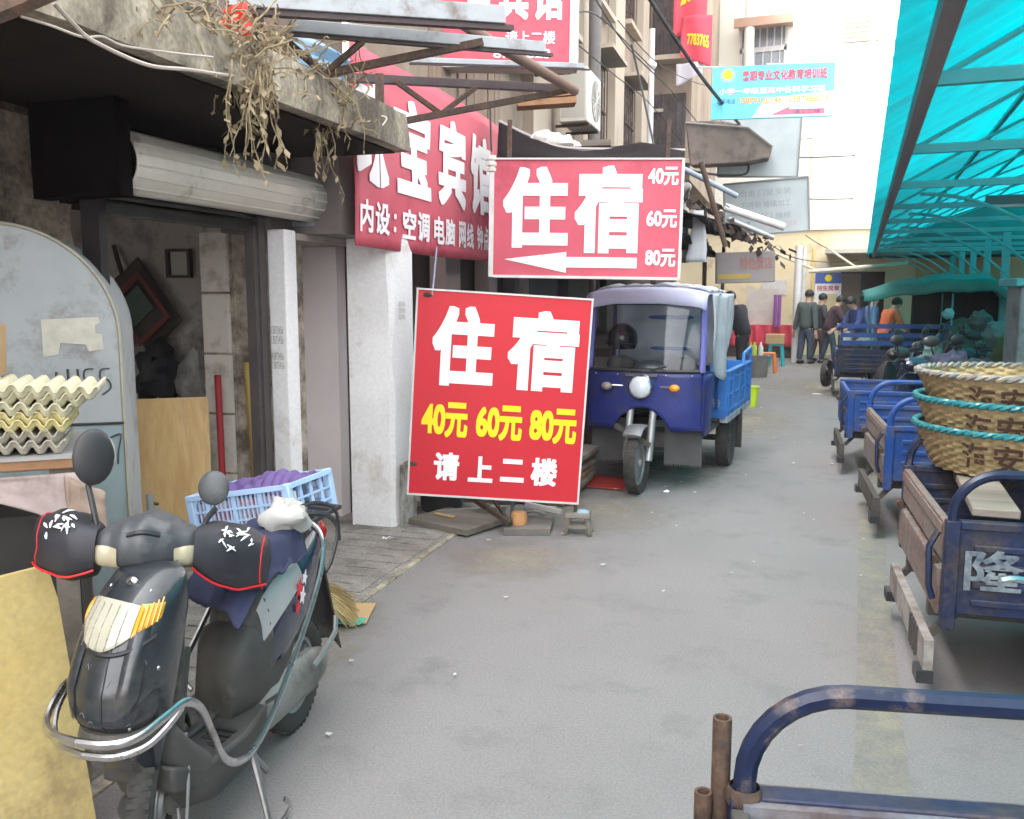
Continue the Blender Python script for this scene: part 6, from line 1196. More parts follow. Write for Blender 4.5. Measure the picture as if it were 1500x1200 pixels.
hl = lens_patch(lambda u: .625 + .05 * (2 * u - 1) ** 2 + .0 * u, lambda u: .775 - .012 * (2 * u - 1) ** 2, -.92, .50, .007, LENS, 'headlight', sco, 16)
lens_patch(lambda u: .672 + .05 * u, .768, .515, 1.05, .007, AMBER, 'turn_signal', sco); lens_patch(lambda u: .70 - .03 * u, .755, -1.12, -.935, .007, AMBER, 'turn_signal', sco)
for k in range(5): mb = SB(); mb.tube([apron(.69 + .07 * i / 4 + .006 * k, .60 + .09 * k, .02) for i in range(5)], .003, 4); B(mb, 'lens_rib', AMBER, hl)
mb = SB(); mb.tube([apron(.622 + .05 * (2 * u - 1) ** 2, -.95 + 2.0 * u, .008) for u in [i / 16 for i in range(17)]], .006, 6); B(mb, 'headlight_trim', BLACK, hl)
mb = SB(); p = Vector(apron(.822, 0, .004)); mb.ell(p, (.010, .028, .014), 16, 8); em = B(mb, 'emblem', CHROME); mb = SB(); mb.prism([(-.014, -.003), (0, .008), (.014, -.003), (.005, -.001), (0, .004), (-.005, -.001)], lambda y, z: (p.x + .009, p.y + y, p.z + z), lambda y, z: (p.x + .012, p.y + y, p.z + z)); B(mb, 'emblem_mark', BLACK, em)
for t0 in (-.50, .28):
    mb = SB(); mb.tube([apron(.36 + .28 * i / 10, t0 - .10 * i / 10, .0015) for i in range(11)], .0022, 4); B(mb, 'panel_seam', BLACK, ap)
for z_, t_ in ((.37, -.9), (.37, .9), (.56, -1.3), (.56, 1.3), (.80, -.6), (.80, .6)): mb = SB(); p = Vector(apron(z_, t_, .001)); mb.ell(p, (.006, .006, .006), 8, 5); B(mb, 'screw', CHROME, ap)
random.seed(77)
for k in range(9):
    z_ = .38 + .25 * random.random(); t_ = jit(.9); mb = SB(); mb.tube([apron(z_ + .02 * i * (random.random() - .3), t_ + .05 * i, .0012) for i in range(4)], .0014, 3); B(mb, 'scratch', M('bare scratch', (.2, .2, .19), rough=.6), ap)
# rear face of the shield, floor tunnel and floorboard
mb = SB(); mb.box(.315, .36, -.14, .14, .30, .80); B(mb, 'inner_shield', DUSTY, bevel=.02)
mb = SB(); mb.loft([[(x, -wd, z0), (x, wd, z0), (x, wd, z1), (x, -wd, z1)] for x, wd, z0, z1 in ((.42, .17, .28, .36), (.30, .215, .25, .31), (.05, .22, .25, .30), (-.12, .20, .26, .32))]); fl = B(mb, 'floorboard', DUSTY, bevel=.012)
for i in range(4): mb = SB(); mb.box(.06 + i * .035, .078 + i * .035, .06, .17, .302, .310); B(mb, 'floor_rib', BLACK, fl)
mb = SB(); mb.box(-.02, .26, -.025, .025, .305, .325); B(mb, 'floor_ridge', DUSTY, fl, bevel=.008)
mb = SB(); mb.loft([[(x, wv * math.copysign(abs(math.cos(a)) ** .6, math.cos(a)), zc + hh * math.copysign(abs(math.sin(a)) ** .7, math.sin(a))) for a in [2 * PI * j / 24 for j in range(24)]] for x, wv, hh, zc in ((.43, .09, .05, .44), (.38, .17, .10, .385), (.33, .21, .12, .30), (.22, .225, .085, .235), (.05, .225, .07, .225), (-.12, .20, .07, .24), (-.20, .12, .05, .27))]); B(mb, 'belly_fairing', DUSTY, ang=60)
# rear body
xr = XR
RB = [(-.10, .11, .34, .58), (-.17, .165, .31, .68), (-.28, .185, .34, .715), (-.45, .18, .42, .735), (-.60, .14, .52, .765), (-.72, .08, .63, .79), (-.77, .03, .69, .79)]
def rbody(u, t, off=0.):
    k = u * (len(RB) - 1); i = min(len(RB) - 2, int(k)); f_ = k - i; x, wv, zb_, zt = [RB[i][j] + (RB[i + 1][j] - RB[i][j]) * f_ for j in range(4)]
    c, s = math.cos(t), math.sin(t); e = .75; return (x, (wv + off) * math.copysign(abs(c) ** e, c), (zb_ + zt) / 2 + ((zt - zb_) / 2 + off) * math.copysign(abs(s) ** e, s))
mb = SB(); mb.loft([[rbody(i / 20, 2 * PI * j / 24) for j in range(24)] for i in range(21)]); rb = B(mb, 'rear_body', SCBLUE, ang=60)
mb = SB(); mb.grid(lambda u, v: rbody(.10 + .36 * u, .10 + .75 * v + .25 * u, .006), 12, 8); B(mb, 'silver_panel', M('silver grey panel', (.30, .31, .32), (.36, .37, .38), scale=4, rough=.3, coat=.4), rb, ang=80)
mb = SB(); mb.grid(lambda u, v: rbody(.02 + .30 * u, -.95 + .55 * v, .005), 12, 6); B(mb, 'side_skirt', DUSTY, rb, ang=80)
mb = SB(); mb.loft([[rbody(i / 8 * .19, 2 * PI * j / 24, .005) for j in range(24)] for i in range(9)]); B(mb, 'seat_front_panel', DUSTY, rb, ang=60)
for k in range(6): mb = SB(); mb.tube([apron(.635 + .13 * i / 4, -.72 + .2 * k, .0165) for i in range(5)], .0013, 4); B(mb, 'lens_flute', CHROME, hl)
random.seed(2)
for (u, t, sz, mt) in ((.42, .30, .030, REDP), (.44, .12, .026, WPRINT), (.47, .38, .022, WPRINT), (.40, .05, .020, REDP)):      # flame like sticker on the left panel
    mb = SB(); p0 = Vector(rbody(u, t, .008)); pts = [(math.cos(a) * sz * (1 if i % 2 else .5), math.sin(a) * sz * 1.3 * (1 if i % 2 else .45)) for i, a in enumerate([2 * PI * j / 10 for j in range(10)])]
    mb.prism(pts, lambda a, b: (p0.x + a, p0.y, p0.z + b), lambda a, b: (p0.x + a, p0.y + .003, p0.z + b)); B(mb, 'sticker', mt, rb, smooth=False)
mb = SB(); mb.loft([[(x, wv * math.copysign(abs(math.cos(a)) ** .7, math.cos(a)), zc + hh * math.copysign(abs(math.sin(a)) ** .7, math.sin(a))) for a in [2 * PI * j / 20 for j in range(20)]] for x, wv, hh, zc in ((.00, .08, .025, .70), (-.06, .13, .055, .71), (-.25, .155, .06, .735), (-.45, .145, .055, .765), (-.58, .10, .035, .79))]); B(mb, 'seat', BLACK, ang=60)
random.seed(6)
mb = SB()
def drape(u, v):
    y = -.20 + .42 * v; x = .06 - .52 * u; zt = .735 + .085 * min(1, u * 2.2) - .26 * max(0, .22 - u); e = min(.07, max(0, abs(y) - .135)) * min(1, .45 + 1.6 * u); return (x + .02 * noise.noise((u * 4, v * 4, 0)) + .05 * (y / .2), y * (1 - .6 * e), zt - (1.25 + .25 * noise.noise((u * 9, v * 3, 8))) * e - .02 * abs(noise.noise((u * 6, v * 7, 3))) + .010)
mb.grid(drape, 34, 26); B(mb, 'seat_cloth', NAVY, solid=.006, ang=80)
# handlebar cover, lamps, bars
HT = ST @ Matrix.Translation((0, -.075, 0))
def TBs(): return MB(HT)
HB = [(-.205, .045, .035, .905), (-.17, .075, .052, .915), (-.10, .115, .068, .922), (0, .135, .078, .928), (.10, .115, .068, .922), (.17, .075, .052, .915), (.205, .045, .035, .905)]
def hbar(u, t, off=0.):
    k = u * (len(HB) - 1); i = min(len(HB) - 2, int(k)); f_ = k - i; f_ = f_ * f_ * (3 - 2 * f_); y, rx, rz_, zc = [HB[i][j] + (HB[i + 1][j] - HB[i][j]) * f_ for j in range(4)]; y = HB[0][0] + (HB[-1][0] - HB[0][0]) * u
    c, s = math.cos(t), math.sin(t); e = .8; return (.235 + (rx + off) * math.copysign(abs(c) ** e, c), y, zc + (rz_ + off) * math.copysign(abs(s) ** e, s))
mb = TBs(); mb.loft([[hbar(i / 28, 2 * PI * j / 22) for j in range(22)] for i in range(29)]); hb = B(mb, 'handlebar_cover', SCGREY, ang=60)
mb = TBs(); mb.tube([hbar(.36 + .28 * i / 10, .55, .0) for i in range(11)], .009, 6, flat=.8); B(mb, 'slot', BLACK, hb)
mb = TBs(); mb.grid(lambda u, v: hbar(.26 + .48 * u, .62 + .75 * v, .006 * math.sin(PI * u) ** .4 * math.sin(PI * v) ** .4), 16, 10); B(mb, 'top_cowl', SCGREY, hb, ang=80)
for a, b in ((.02, .28), (.76, .98)): mb = TBs(); mb.grid(lambda u, v: hbar(a + (b - a) * u, -.95 + (1.25 + (.25 * u if a > .5 else .25 * (1 - u)) - .25) * v, .005 + .010 * math.sin(PI * u) ** .5 * math.sin(PI * v) ** .5), 10, 10); B(mb, 'turn_lens', CREAM, hb, ang=80)
mb = TBs(); mb.cyl((.26, 0, .62), (.24, 0, .90), .05, n=14); B(mb, 'steering_column', BLACK)
def muff(sd):
    rings = []
    for i in range(13):
        u = i / 12; y = sd * (.175 + .26 * u); rx = .045 + .075 * math.sin(PI * (.12 + .78 * u)) ** .7; rz_ = .040 + .050 * math.sin(PI * (.10 + .80 * u)) ** .6; x = .235 - .15 * u; z = .90 - (.085 if sd > 0 else .01) * u
        rings.append([(x + rx * math.copysign(abs(math.cos(a)) ** .75, math.cos(a)), y + .012 * noise.noise((u * 5, a, sd)), z + rz_ * math.copysign(abs(math.sin(a)) ** .75, math.sin(a)) + .014 * noise.noise((u * 3.5, math.cos(a) * 2, math.sin(a) * 2 + sd))) for a in [2 * PI * j / 20 for j in range(20)]])
    mb = TBs(); mb.loft(rings); mo = B(mb, 'hand_muff', M('black quilted nylon', (.016, .016, .022), (.03, .03, .038), scale=9, rough=.55, bump=.2), ang=60)
    mb = TBs(); mb.tube([Vector(rings[i][18]) + Vector((.004, 0, -.002)) for i in range(13)], .0034, 6); B(mb, 'piping', REDP, mo)
    mb = TBs(); mb.tube([Vector(q) * 1.0 for q in rings[11]][:], .003, 5, closed=True); B(mb, 'end_piping', REDP, mo)
    random.seed(17 + sd)
    for k in range(20):                                               # splashed white lettering print
        i = 4 + random.random() * 5; j0 = 1.5 + random.random() * 3.0; n = 5 + int(random.random() * 4); pts = []
        i0 = int(i); f_ = i - i0; cpt = lambda ii, jj: Vector(rings[max(0, min(12, int(ii)))][int(jj) % 20]).lerp(Vector(rings[max(0, min(12, int(ii) + 1))][int(jj) % 20]), ii - int(ii)).lerp(Vector(rings[max(0, min(12, int(ii)))][(int(jj) + 1) % 20]).lerp(Vector(rings[max(0, min(12, int(ii) + 1))][(int(jj) + 1) % 20]), ii - int(ii)), jj - int(jj))
        p0 = cpt(i, j0); p1 = cpt(i + jit(1.6), j0 + .3 + jit(1.0)); ctr = Vector((.235 - .15 * i / 12, sd * (.175 + .26 * i / 12), .90 - (.085 if sd > 0 else .01) * i / 12)); mb = TBs(); mb.tube([p0 + (p0 - ctr) * .05, (p0 + p1) / 2 + ((p0 + p1) / 2 - ctr) * .09, p1 + (p1 - ctr) * .05], [.002, .006, .0025], 5, flat=.6); B(mb, 'white_print', WPRINT, mo)
muff(-1); muff(1)
for sd, tip, hh, sz in ((-1, (.175, -.245, 1.085), .10, (.024, .072, .078)), (1, (.215, .235, 1.035), .06, (.022, .066, .050))):
    mb = TBs(); mb.tube(smooth_path([(.235, sd * .185, .935), (.225, sd * .20, .98), (tip[0], tip[1], tip[2] - .02)], 5), .010, 8); mr = B(mb, 'mirror', BLACK)
    R_ = (Euler((0, rad(-12), rad(-18 * sd))).to_matrix()); cc = Vector((tip[0] - .005, tip[1] - sd * .015, tip[2] + sz[2] * .72))
    mb = TBs(); mb.ell(cc, sz, 18, 10, m=R_.to_4x4()); B(mb, 'mirror_shell', SCGREY if sd > 0 else BLACK, mr); mb = TBs(); mb.cyl(cc + Vector((-.020, 0, 0)), cc + Vector((-.023, 0, 0)), sz[2] * .9, n=18); B(mb, 'mirror_glass', CHROME, mr)
# chrome crash bars
def bar(pts, r, nm='crash_bar', mat=CHROME): mb = SB(); mb.tube(smooth_path(pts, 6), r, 8); return B(mb, nm, mat)
for sd in (-1, 1):
    bar([(.68, sd * .0, .53), (.668, sd * .12, .532), (.62, sd * .20, .54), (.54, sd * .245, .565), (.47, sd * .265, .575), (.40, sd * .275, .53), (.34, sd * .282, .43), (.28, sd * .284, .335), (.2, sd * .286, .285), (.10, sd * .286, .275), (-.02, sd * .284, .325), (-.18, sd * .278, .44), (-.34, sd * .27, .575), (-.46, sd * .25, .69), (-.53, sd * .20, .765), (-.56, sd * .12, .80), (-.565, sd * .05, .81)], .0125)
    bar([(.655, sd * .0, .485), (.64, sd * .12, .488), (.59, sd * .20, .50), (.54, sd * .243, .53), (.48, sd * .262, .565)], .0105)
for y in (-.255, .255): bar([(-.10, y * .8, .33), (-.10, y * 1.1, .37)], .010, 'bar_stay')
mb = SB(); mb.loft([[(.40 + d * max(0, math.cos(a)) ** .7 - .05 * max(0, -math.cos(a)), wv * math.sin(a), z) for a in [2 * PI * j / 26 for j in range(26)]] for z, d, wv in ((.445, .10, .11), (.465, .19, .15), (.49, .215, .17), (.515, .205, .165))]); B(mb, 'bumper_tray', M('dusty grey lip', (.07, .068, .062), (.12, .115, .105), scale=6, rough=.7, stain=(.2, .18, .15), st_scale=6, st_amt=.3), ang=60)
# engine, stand, tail
mb = SB(); mb.loft([[(x, wv * math.copysign(abs(math.cos(a)) ** .6, math.cos(a)), zc + hh * math.copysign(abs(math.sin(a)) ** .6, math.sin(a))) for a in [2 * PI * j / 20 for j in range(20)]] for x, wv, hh, zc in ((.0, .10, .10, .37), (-.08, .16, .16, .42), (-.25, .165, .16, .42), (-.42, .13, .12, .46))]); B(mb, 'seat_tunnel', DUSTY, ang=60)
mb = SB(); mb.loft([[(x, yc + wv * math.cos(a), zc + hh * math.sin(a)) for a in [2 * PI * j / 14 for j in range(14)]] for x, yc, wv, hh, zc in ((-.10, .10, .05, .06, .27), (-.2, .115, .07, .09, .265), (XR + .03, .12, .06, .085, .255), (XR - .07, .12, .045, .06, .25), (XR - .12, .12, .02, .03, .25))]); B(mb, 'engine_case', M('dull cast engine', (.20, .20, .19), (.30, .29, .27), scale=7, rough=.6, metal=.3, stain=(.08, .07, .06), st_scale=5))
mb = SB(); mb.tube([(XR + .1, .19, .30), (XR - .02, .20, .34), (XR - .10, .19, .36), (XR - .12, .18, .42)], .014, 8); B(mb, 'kick_lever', ALU)
mb = SB(); mb.loft([[(x, -.13 + .05 * math.cos(a), zc + .055 * math.sin(a)) for a in [2 * PI * j / 14 for j in range(14)]] for x, zc in ((-.12, .25), (-.3, .26), (XR - .2, .33), (XR - .24, .335))]); B(mb, 'silencer', GRIME)
mb = SB(); mb.tube([(-.02, .17, .24), (.02, .26, .13), (.05, .335, .018)], [.018, .015, .012], 8); mb.tube([(.0, .17, .22), (-.05, .25, .13)], .012, 6); sdn = B(mb, 'side_stand', M('worn stand steel', (.28, .27, .27), (.12, .11, .1), scale=9, rough=.45, metal=.6)); mb = SB(); mb.tube(smooth_path([(.05, .33, .02), (.03, .375, .012), (-.01, .40, .05), (.02, .39, .09)], 5), .009, 6); B(mb, 'stand_foot', CHROME, sdn)
mb = SB(); mb.grid(lambda u, v: (XR - .10 - .20 * u - .04 * math.sin(PI * v), -.10 + .21 * v, .62 - .40 * u + .02 * math.sin(PI * v)), 12, 10); B(mb, 'rear_mudguard', DUSTY, solid=.006)
mb = SB(); mb.ell((-.76, 0, .72), (.05, .085, .05), 12, 8); B(mb, 'tail_lamp', M('red lens', (.35, .01, .01), rough=.2))
mb = SB()
for y in (-.10, .10): mb.bar((-.45, y, .80), (-.86, y, .80), .02, .014)
for x in (-.5, -.65, -.8, -.86): mb.bar((x, -.11, .80), (x, .11, .80), .014, .014)
B(mb, 'rear_rack', BLACK)
mb = SB(); mb.tube(smooth_path([(-.42, .10, .86), (-.50, .22, .86), (-.56, .27, .80), (-.52, .27, .70), (-.48, .26, .66)], 5), .010, 6); mb.tube(smooth_path([(-.36, .05, .85), (-.46, .17, .90), (-.58, .24, .86), (-.62, .25, .74)], 5), .008, 6); B(mb, 'strap', BLACK)
settle(sco, h)
mb = crumple((0, 0, 0), (.10, .12, .055), .45, 2.3, 6.6); mb.v = [SC @ (p + Vector((-.42, .07, .855))) for p in mb.v]; one(mb, 'plastic_bag', sheet_mat('white thin plastic', (.62, .62, .60), tl=.25, rough=.4, c2=(.48, .47, .44), scale=8), 'crumpled white plastic bag lying on the scooter seat', 'bag')
# crate on the rack, purple cloth inside
cr0 = Vector((SC @ Vector((-.78, 0, .82)))); k0 = P(432, 792, 3.30); kx = (P(288, 762, 3.42) - k0); kx.z = 0; kx.normalize(); ky = Vector((-kx.y, kx.x, 0));
if ky.dot(Vector((-_f.x, -_f.y, 0))) > 0: ky = -ky
CT = Matrix(((kx.x, ky.x, 0, k0.x), (kx.y, ky.y, 0, k0.y), (0, 0, 1, cr0.z + .004), (0, 0, 0, 1)))
CT = CT @ Matrix.Translation((0, 0, -.085)) @ Matrix.Rotation(rad(10), 4, 'Y'); CL, CWd, CH = .43, .30, .17
crt = thing('plastic_crate', 'pale blue slatted plastic crate with purple cloth carried on the scooter rack', 'crate')
def fl(z): return .012 * z / CH
for (ax, fx_, ln) in (('x', 0, CL), ('x', CWd, CL), ('y', 0, CWd), ('y', CL, CWd)):
    mb = MB(CT); sg_ = -1 if fx_ == 0 else 1
    def bx(a0, a1, z0, z1, th=.004):
        o0 = fx_ + sg_ * fl((z0 + z1) / 2)
        if ax == 'x': mb.box(a0, a1, o0 - th, o0 + th, z0, z1)
        else: mb.box(o0 - th, o0 + th, a0, a1, z0, z1)
    for z0, z1, th in ((0, .014, .006), (.052, .060, .004), (.098, .106, .004), (.152, .17, .009)): bx(0, ln, z0, z1, th)
    n = 22 if ax == 'x' else 4
    for i in range(n + 1): a = ln * i / n; wv = .010 if (i % 6 == 0 or ax == 'y') else .0028; bx(max(0, a - wv), min(ln, a + wv), .014, .152, .0035)
    mb.build('side_lattice', CRATEB, crt, smooth=False)
for x, y in ((0, 0), (CL, 0), (0, CWd), (CL, CWd)): mb = MB(CT); mb.box(x - .016, x + .016, y - .016, y + .016, 0, .172); mb.build('corner_post', CRATEB, crt, bevel=.005)
mb = MB(CT); mb.box(0, CL, 0, CWd, 0, .006); mb.build('crate_floor', CRATEB, crt); settle(crt)
mb = MB(CT); mb.grid(lambda u, v: (.015 + (CL - .03) * u, .015 + (CWd - .03) * v, .145 + .045 * noise.noise((u * 4, v * 3, 1)) + .03 * abs(noise.noise((u * 11, v * 7, 5))) + .03 * (1 - u) * math.sin(PI * v) - .02 * abs(2 * u - 1) ** 4), 50, 34); one(mb, 'purple_cloth', PURP, 'crumpled purple cloth filling the pale blue crate', 'cloth', solid=.02, ang=70)
random.seed(19)
mb = MB(CT)
mb.grid(lambda u, v: (.012 + (CL - .03) * u, .012 + .008 * noise.noise((u * 9, v * 6, 2)), .012 + .12 * v), 20, 8); one(mb, 'red_white_wrapper', M('red white wrapper', (.62, .60, .58), (.55, .05, .06), scale=14, rough=.5, amt=.9), 'red and white plastic wrapper squeezed low inside the crate', 'wrapper', solid=.006)
# hand cart handle before the plywood
mb = MB(); a = P(224, 768, 4.2); b = P(219, 724, 4.25); mb.cyl(a - Vector((0, 0, a.z)) if False else Vector((a.x, a.y, 0)), b, .019, n=12); hcn = mb.build('tube', M('grey galvanised tube', (.28, .29, .28), (.2, .2, .19), scale=8, rough=.5, metal=.3)); hcn.name = 'stake'; tag(hcn, 'grey metal stake tube with a bolt standing before the yellow plywood', 'stake'); mb = MB(); mb.cyl(b + Vector((0, 0, -.04)), b + _r * .04 + Vector((0, 0, -.05)), .008, n=8); bo = mb.build('bolt', GRIME, hcn); settle(hcn)
# broom and net at the pavement edge
brm = thing('straw_broom', 'flattened straw broom head lying on the pavement edge behind the scooter', 'broom'); random.seed(23)
a = P(452, 838, 4.35); b = P(520, 893, 4.42); a.z = .16; b.z = .03; mb = MB()
sidev = (b - a).cross(Vector((0, 0, 1))).normalized()
for i in range(260):
    o = jit(1); q = a + sidev * o * .06 + Vector((0, 0, jit(.05))); e = a + (b - a) * (.75 + .35 * random.random()) + sidev * (o * .19 + jit(.05)); e.z = .02 + .04 * random.random(); mid = (q + e) / 2 + Vector((jit(.01), jit(.01), .02)); mb.tube([q, mid, e], [.003, .0028, .0012], 3)
mb.build('straw', M('broom straw', (.52, .41, .20), (.36, .27, .12), scale=20, rough=.9), brm); mb = MB(); mb.tube([a, a + (a - b) * 1.0 + Vector((0, 0, .30))], .014, 8); mb.build('broom_stick', WOODB, brm); settle(brm)
mb = MB(); c = G(492, 903); mb.box(-.16, .18, -.14, .13, .016, .024, Matrix.Translation((c.x, c.y, 0)) @ Matrix.Rotation(rad(20), 4, 'Z')); one(mb, 'cardboard_sheet', CARD, 'flat cardboard scrap under the straw broom head', 'cardboard')
mb = MB(); c = G(484, 922); mb.grid(lambda u, v: (c.x + (u - .5) * .26, c.y + (v - .5) * .09 + .10 * u, .02 + .025 * abs(noise.noise((u * 8, v * 4, 0)))), 20, 8); one(mb, 'green_net', M('green nylon net', (.04, .42, .30), (.02, .25, .2), scale=30, rough=.6), 'scrap of green net at the pavement edge under the broom', 'net', solid=.003)
# junk below the red board
def slabx(px0, py0, px1, py1, px2, py2, hh, z, nm, mat, lab, cat):
    a, b, c = G(px0, py0), G(px1, py1), G(px2, py2); u = b - a; v = c - b; mb = MB(); mb.add([a + Vector((0, 0, z)), b + Vector((0, 0, z)), b + v + Vector((0, 0, z)), a + v + Vector((0, 0, z)), a + Vector((0, 0, z + hh)), b + Vector((0, 0, z + hh)), b + v + Vector((0, 0, z + hh)), a + v + Vector((0, 0, z + hh))], [(3, 2, 1, 0), (4, 5, 6, 7), (0, 1, 5, 4), (1, 2, 6, 5), (2, 3, 7, 6), (3, 0, 4, 7)]); return one(mb, nm, mat, lab, cat, bevel=.005)
slabx(598, 771, 684, 789, 740, 770, .045, .014, 'board', WOODD, 'flat grey wooden panel lying on the ground at the foot of the red board', 'board')
slabx(634, 766, 662, 772, 668, 770, .008, .062, 'offcut', WOODY, 'little yellow wood offcut on the flat grey panel', 'wood offcut')
slabx(737, 785, 806, 785, 812, 765, .05, .0, 'board', M('dark soaked wood', (.13, .11, .10), (.20, .175, .155), scale=6, rough=.85, bump=.2), 'dark thick board lying right of the flat grey panel', 'board')
for i, (a, b, r, mt, lab) in enumerate(((P(690, 728, 6.2), P(748, 768, 5.95), .02, RUST, 'rusty angle iron slanting down behind the dark board'), (P(722, 732, 6.25), P(745, 762, 6.0), .012, RUST, 'second thin rusty iron beside the slanting angle iron'), (P(752, 732, 6.2), P(748, 764, 6.0), .014, GRIME, 'short bent grey iron standing behind the dark board'), (P(640, 752, 6.3), P(740, 745, 6.5), .025, M('grey wood pole', (.25, .22, .2), (.33, .3, .27), scale=7), 'grey wooden pole lying behind the flat panel'), (P(770, 738, 6.25), P(822, 750, 6.15), .018, SFRAME, 'white slat lying under the lower right edge of the red board'), (P(775, 742, 6.3), P(815, 744, 6.3), .012, SFRAME, 'second thinner white slat under the red board'))):
    if a.z < .02: a.z = .03
    if b.z < .02: b.z = .03
    mb = MB(); mb.bar(a, b, r * 1.6, r * 1.6); one(mb, 'slat' if mt is SFRAME else 'iron_bar' if i < 3 else 'pole', mt, lab, 'scrap')
mb = MB(); c = P(760, 750, 6.05); c.z = .0; mb.lathe([(0, 0), (.05, 0), (.06, .10), (.05, .13), (0, .135)], c, 14); one(mb, 'clay_pot', M('orange clay', (.62, .30, .12), (.5, .25, .1), scale=8), 'small orange pot among the scrap under the red board', 'pot')
mb = MB(); q = G(772, 766); mb.grid(lambda u, v: (q.x - .04 + .16 * u, q.y + .08 * v + .04 * u, .05 + .03 * math.sin(u * 3) + .02 * v), 8, 6); one(mb, 'grey_rag', M('grey rag', (.2, .18, .17), (.3, .27, .25), scale=6), 'grey rag draped over the dark board end', 'rag', solid=.012)
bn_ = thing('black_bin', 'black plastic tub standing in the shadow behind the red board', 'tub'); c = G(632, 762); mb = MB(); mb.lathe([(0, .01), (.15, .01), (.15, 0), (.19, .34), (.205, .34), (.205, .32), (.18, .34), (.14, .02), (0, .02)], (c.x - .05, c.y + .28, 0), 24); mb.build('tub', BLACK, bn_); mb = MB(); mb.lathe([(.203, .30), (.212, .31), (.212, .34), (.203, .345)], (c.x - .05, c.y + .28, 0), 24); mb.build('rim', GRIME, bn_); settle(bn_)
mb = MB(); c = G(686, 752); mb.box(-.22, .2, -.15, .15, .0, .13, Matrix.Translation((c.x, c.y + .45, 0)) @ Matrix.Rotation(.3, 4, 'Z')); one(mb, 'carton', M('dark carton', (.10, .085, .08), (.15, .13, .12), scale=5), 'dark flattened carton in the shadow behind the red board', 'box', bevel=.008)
for i in range(6):
    mb = MB(LF @ Matrix.Translation((-1.75 + jit(.03), 6.9, .03 + i * .055)) @ Matrix.Rotation(jit(.06), 4, 'Z')); mb.box(-.22, .22, -.5, .5, -.018, .018)
    one(mb, 'board', WOODD if i % 2 else WOODB, ['lowest', 'second lowest', 'third', 'fourth', 'second highest', 'topmost'][i] + ' board of the stack beside the cab tricycle', 'board', 'boards stacked beside the cab tricycle')

# ------------------------------------------------------------------ egg stand at the left edge
d0 = Vector((math.cos(rad(12)), math.sin(rad(12)), 0)); e0 = P(116, 670, 2.75); Z1 = e0.z
ET = Matrix.Translation((e0.x, e0.y, 0)) @ Matrix.Rotation(rad(42), 4, 'Z')       # local x to the right, edge of the table at x = 0
tb = thing('egg_table', 'rough wooden table at the left edge carrying the stack of egg trays', 'table')
mb = MB(ET); mb.box(-.80, .0, 0, .55, Z1 - .035, Z1); mb.build('table_top', WOODB, tb, bevel=.006); mb = MB(ET); mb.box(-.80, .002, -.004, .556, Z1 - .002, Z1 + .008); mb.build('top_sheet', M('grey table sheet', (.26, .25, .25), (.34, .33, .32), scale=5), tb)
for x, y in ((-.06, .06), (-.74, .06), (-.06, .49), (-.74, .49)): mb = MB(ET); mb.box(x - .03, x + .03, y - .03, y + .03, 0, Z1 - .035); mb.build('leg', WOODD, tb)
mb = MB(ET); mb.box(-.8, -.03, .12, .5, .3, Z1 - .2); mb.build('void_box', M('dark void', (.02, .02, .02), (.04, .035, .03), scale=4), tb)  # near-black box paints the shade in the space below the table top
settle(tb)
mb = MB(ET); random.seed(25)
mb.grid(lambda u, v: (-.72 + .74 * u + .012 * v, -.012 - .035 * v - .02 * noise.noise((u * 5, v * 3, 0)), Z1 + .004 - (.05 + .12 * v + .07 * math.sin(u * 5 + 2.2) * v + .10 * v * max(0, u - .82) / .18)), 40, 14)
one(mb, 'brown_cloth', M('pinkish brown cloth', (.30, .235, .22), (.40, .33, .31), scale=5, rough=.95, bump=.3, stain=(.12, .09, .08), st_scale=3), 'pinkish brown cloth hanging over the front of the egg table', 'cloth', solid=.008)
mb = MB(ET); mb.grid(lambda u, v: (-.04 + .11 * u, -.03 - .02 * v + .02 * noise.noise((u * 4, v * 4, 0)), Z1 - .05 - .28 * v * (1 - .55 * u) - .06 * u), 8, 14); one(mb, 'brown_rag', M('stiff brown rag', (.26, .19, .15), (.34, .26, .21), scale=6, rough=.95), 'stiff brown rag end dangling at the corner of the egg table', 'rag', solid=.01)
def tray_mesh(nx=6, ny=6, s=.047, hh=.042):
    mb = MB(); r = 5
    def fn(u, v):
        x = u * nx; y = v * ny; c = math.cos(2 * PI * x) * math.cos(2 * PI * y); p = math.cos(2 * PI * x) + math.cos(2 * PI * y); z = hh * .5 * max(-1, min(1, p * .75)); return ((u - 1) * nx * s, v * ny * s, z + hh * .5)
    mb.grid(fn, nx * 8, ny * 8); return mb
tr0 = None; zt = Z1 + .010; random.seed(33)
labs = ['lowest grey egg tray on the table', 'second egg tray from the bottom of the stack', 'third egg tray, yellowish, in the stack', 'fourth yellowish egg tray in the stack', 'fifth egg tray, pushed right of the ones below', 'sixth egg tray near the top of the stack', 'topmost pale cream egg tray of the stack']
offs = [(-.07, 0), (-.08, .01), (-.055, .0), (-.05, .005), (-.045, -.01), (-.01, -.005), (.03, -.02)]
GREYP = M('grey egg tray pulp', (.36, .33, .27), (.44, .41, .34), scale=6, rough=.95)
zz = [0, .032, .066, .088, .112, .142, .165]
for i, (ox, oy) in enumerate(offs):
    mt = GREYP if i < 2 else PULPY if i in (2, 3) else PULP
    o = tray_mesh(7, 6).build('egg_tray', mt, None, solid=.004, ang=60)
    tag(o, labs[i], 'egg tray', 'egg trays stacked on the table'); o.location = ET @ Vector((ox + .03, .02 + oy, zt + zz[i])); o.rotation_euler = (jit(.02) + (.02 if i > 3 else 0), .03 + jit(.02) + (.05 if i > 3 else 0), rad(40) + jit(.06))
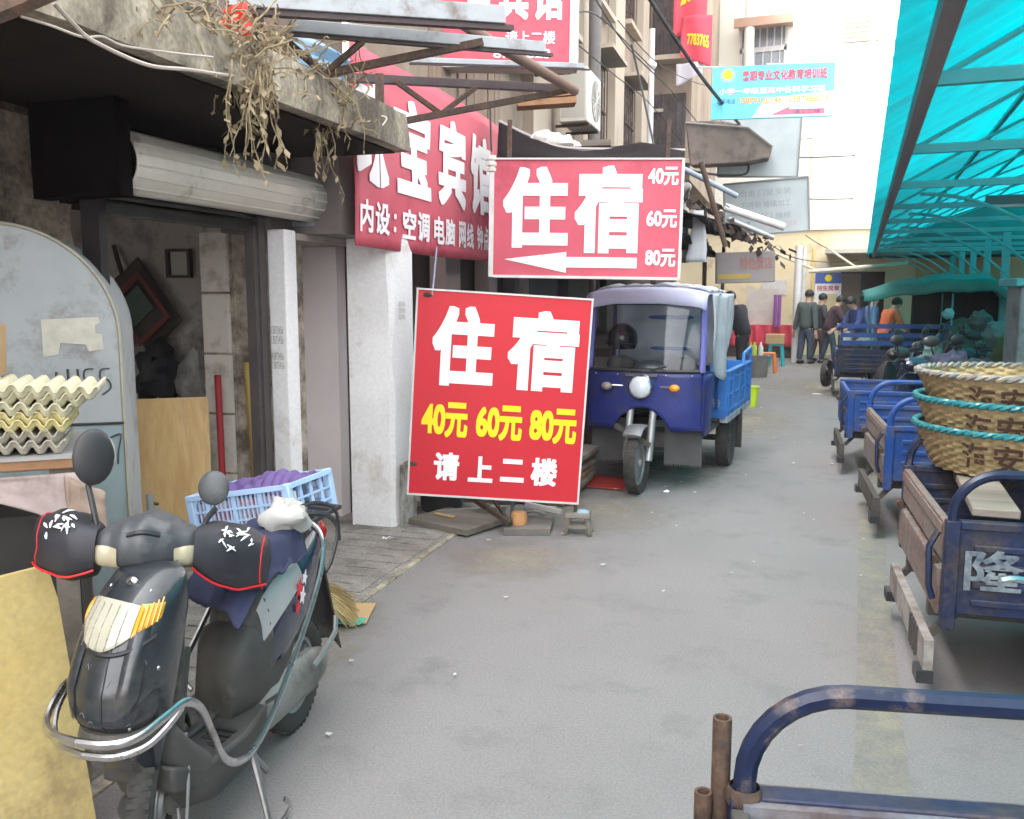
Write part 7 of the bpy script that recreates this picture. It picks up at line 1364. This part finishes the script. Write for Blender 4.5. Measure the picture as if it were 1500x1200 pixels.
mb = MB(ET); mb.box(-.62, -.245, .10, .40, .0, .17, Matrix.Translation((0, 0, zt + .21)) @ Matrix.Rotation(.05, 4, 'Y')); bxo = mb.build('body', CARD, None, bevel=.004); bxo.name = 'cardboard_box'; tag(bxo, 'open brown cardboard box standing on the egg trays at the picture edge', 'box'); mb = MB(ET); mb.add([ET.inverted() @ (ET @ Vector(p)) for p in ((-.62, .095, zt + .36), (-.24, .095, zt + .38), (-.23, .0, zt + .33), (-.60, .0, zt + .31))], [(0, 1, 2, 3)]); mb.build('flap', CARD, bxo, solid=.005); settle(bxo)
mb = MB(); a, b, c = P(-160, 842, 2.2), P(66, 828, 2.52), G(142, 1225); c2 = G(-230, 1320)
mb.add([a, b, lerp(b, c, .38) + (b - a).normalized() * .012, c, c2, a, ], []) if False else None
hz = Vector((b.x - a.x, b.y - a.y, 0)).normalized(); a = b - hz * .75; c2 = c - hz * .95
nrm = (b - a).cross(c - b).normalized(); poly = [a, lerp(a, b, .5), b, lerp(b, c, .12) + hz * .012, lerp(b, c, .5) + hz * .008, c, c2]
mb = MB(); n = len(poly); mb.add([p + nrm * .012 for p in poly] + [p - nrm * .012 for p in poly], [tuple(range(n)), tuple(range(n, 2 * n))[::-1]] + [(i, (i + 1) % n, n + (i + 1) % n, n + i) for i in range(n)]); one(mb, 'stained_board', YBOARD, 'big yellow stained board leaning at the lower left corner under the egg table', 'board', smooth=False)
# remove the helper text object
bpy.data.objects.remove(_to, do_unlink=True)
# ------------------------------------------------------------------ thin hazy air filling the lane
hz_ = MB(); hz_.box(-62, 62, -42, 82, -1.6, 14.5); hzo = hz_.build('haze', M('air', (1, 1, 1)), None, smooth=False); hzo['kind'] = 'stuff'
hm_ = bpy.data.materials.new('haze air'); hm_.use_nodes = True; N_ = hm_.node_tree.nodes; N_.remove(N_['Principled BSDF']); pv_ = N_.new('ShaderNodeVolumePrincipled')
pv_.inputs['Color'].default_value = (.93, .90, .92, 1); pv_.inputs['Density'].default_value = .0018; pv_.inputs['Anisotropy'].default_value = .2
hm_.node_tree.links.new(pv_.outputs[0], N_['Material Output'].inputs['Volume']); hzo.data.materials.clear(); hzo.data.materials.append(hm_)
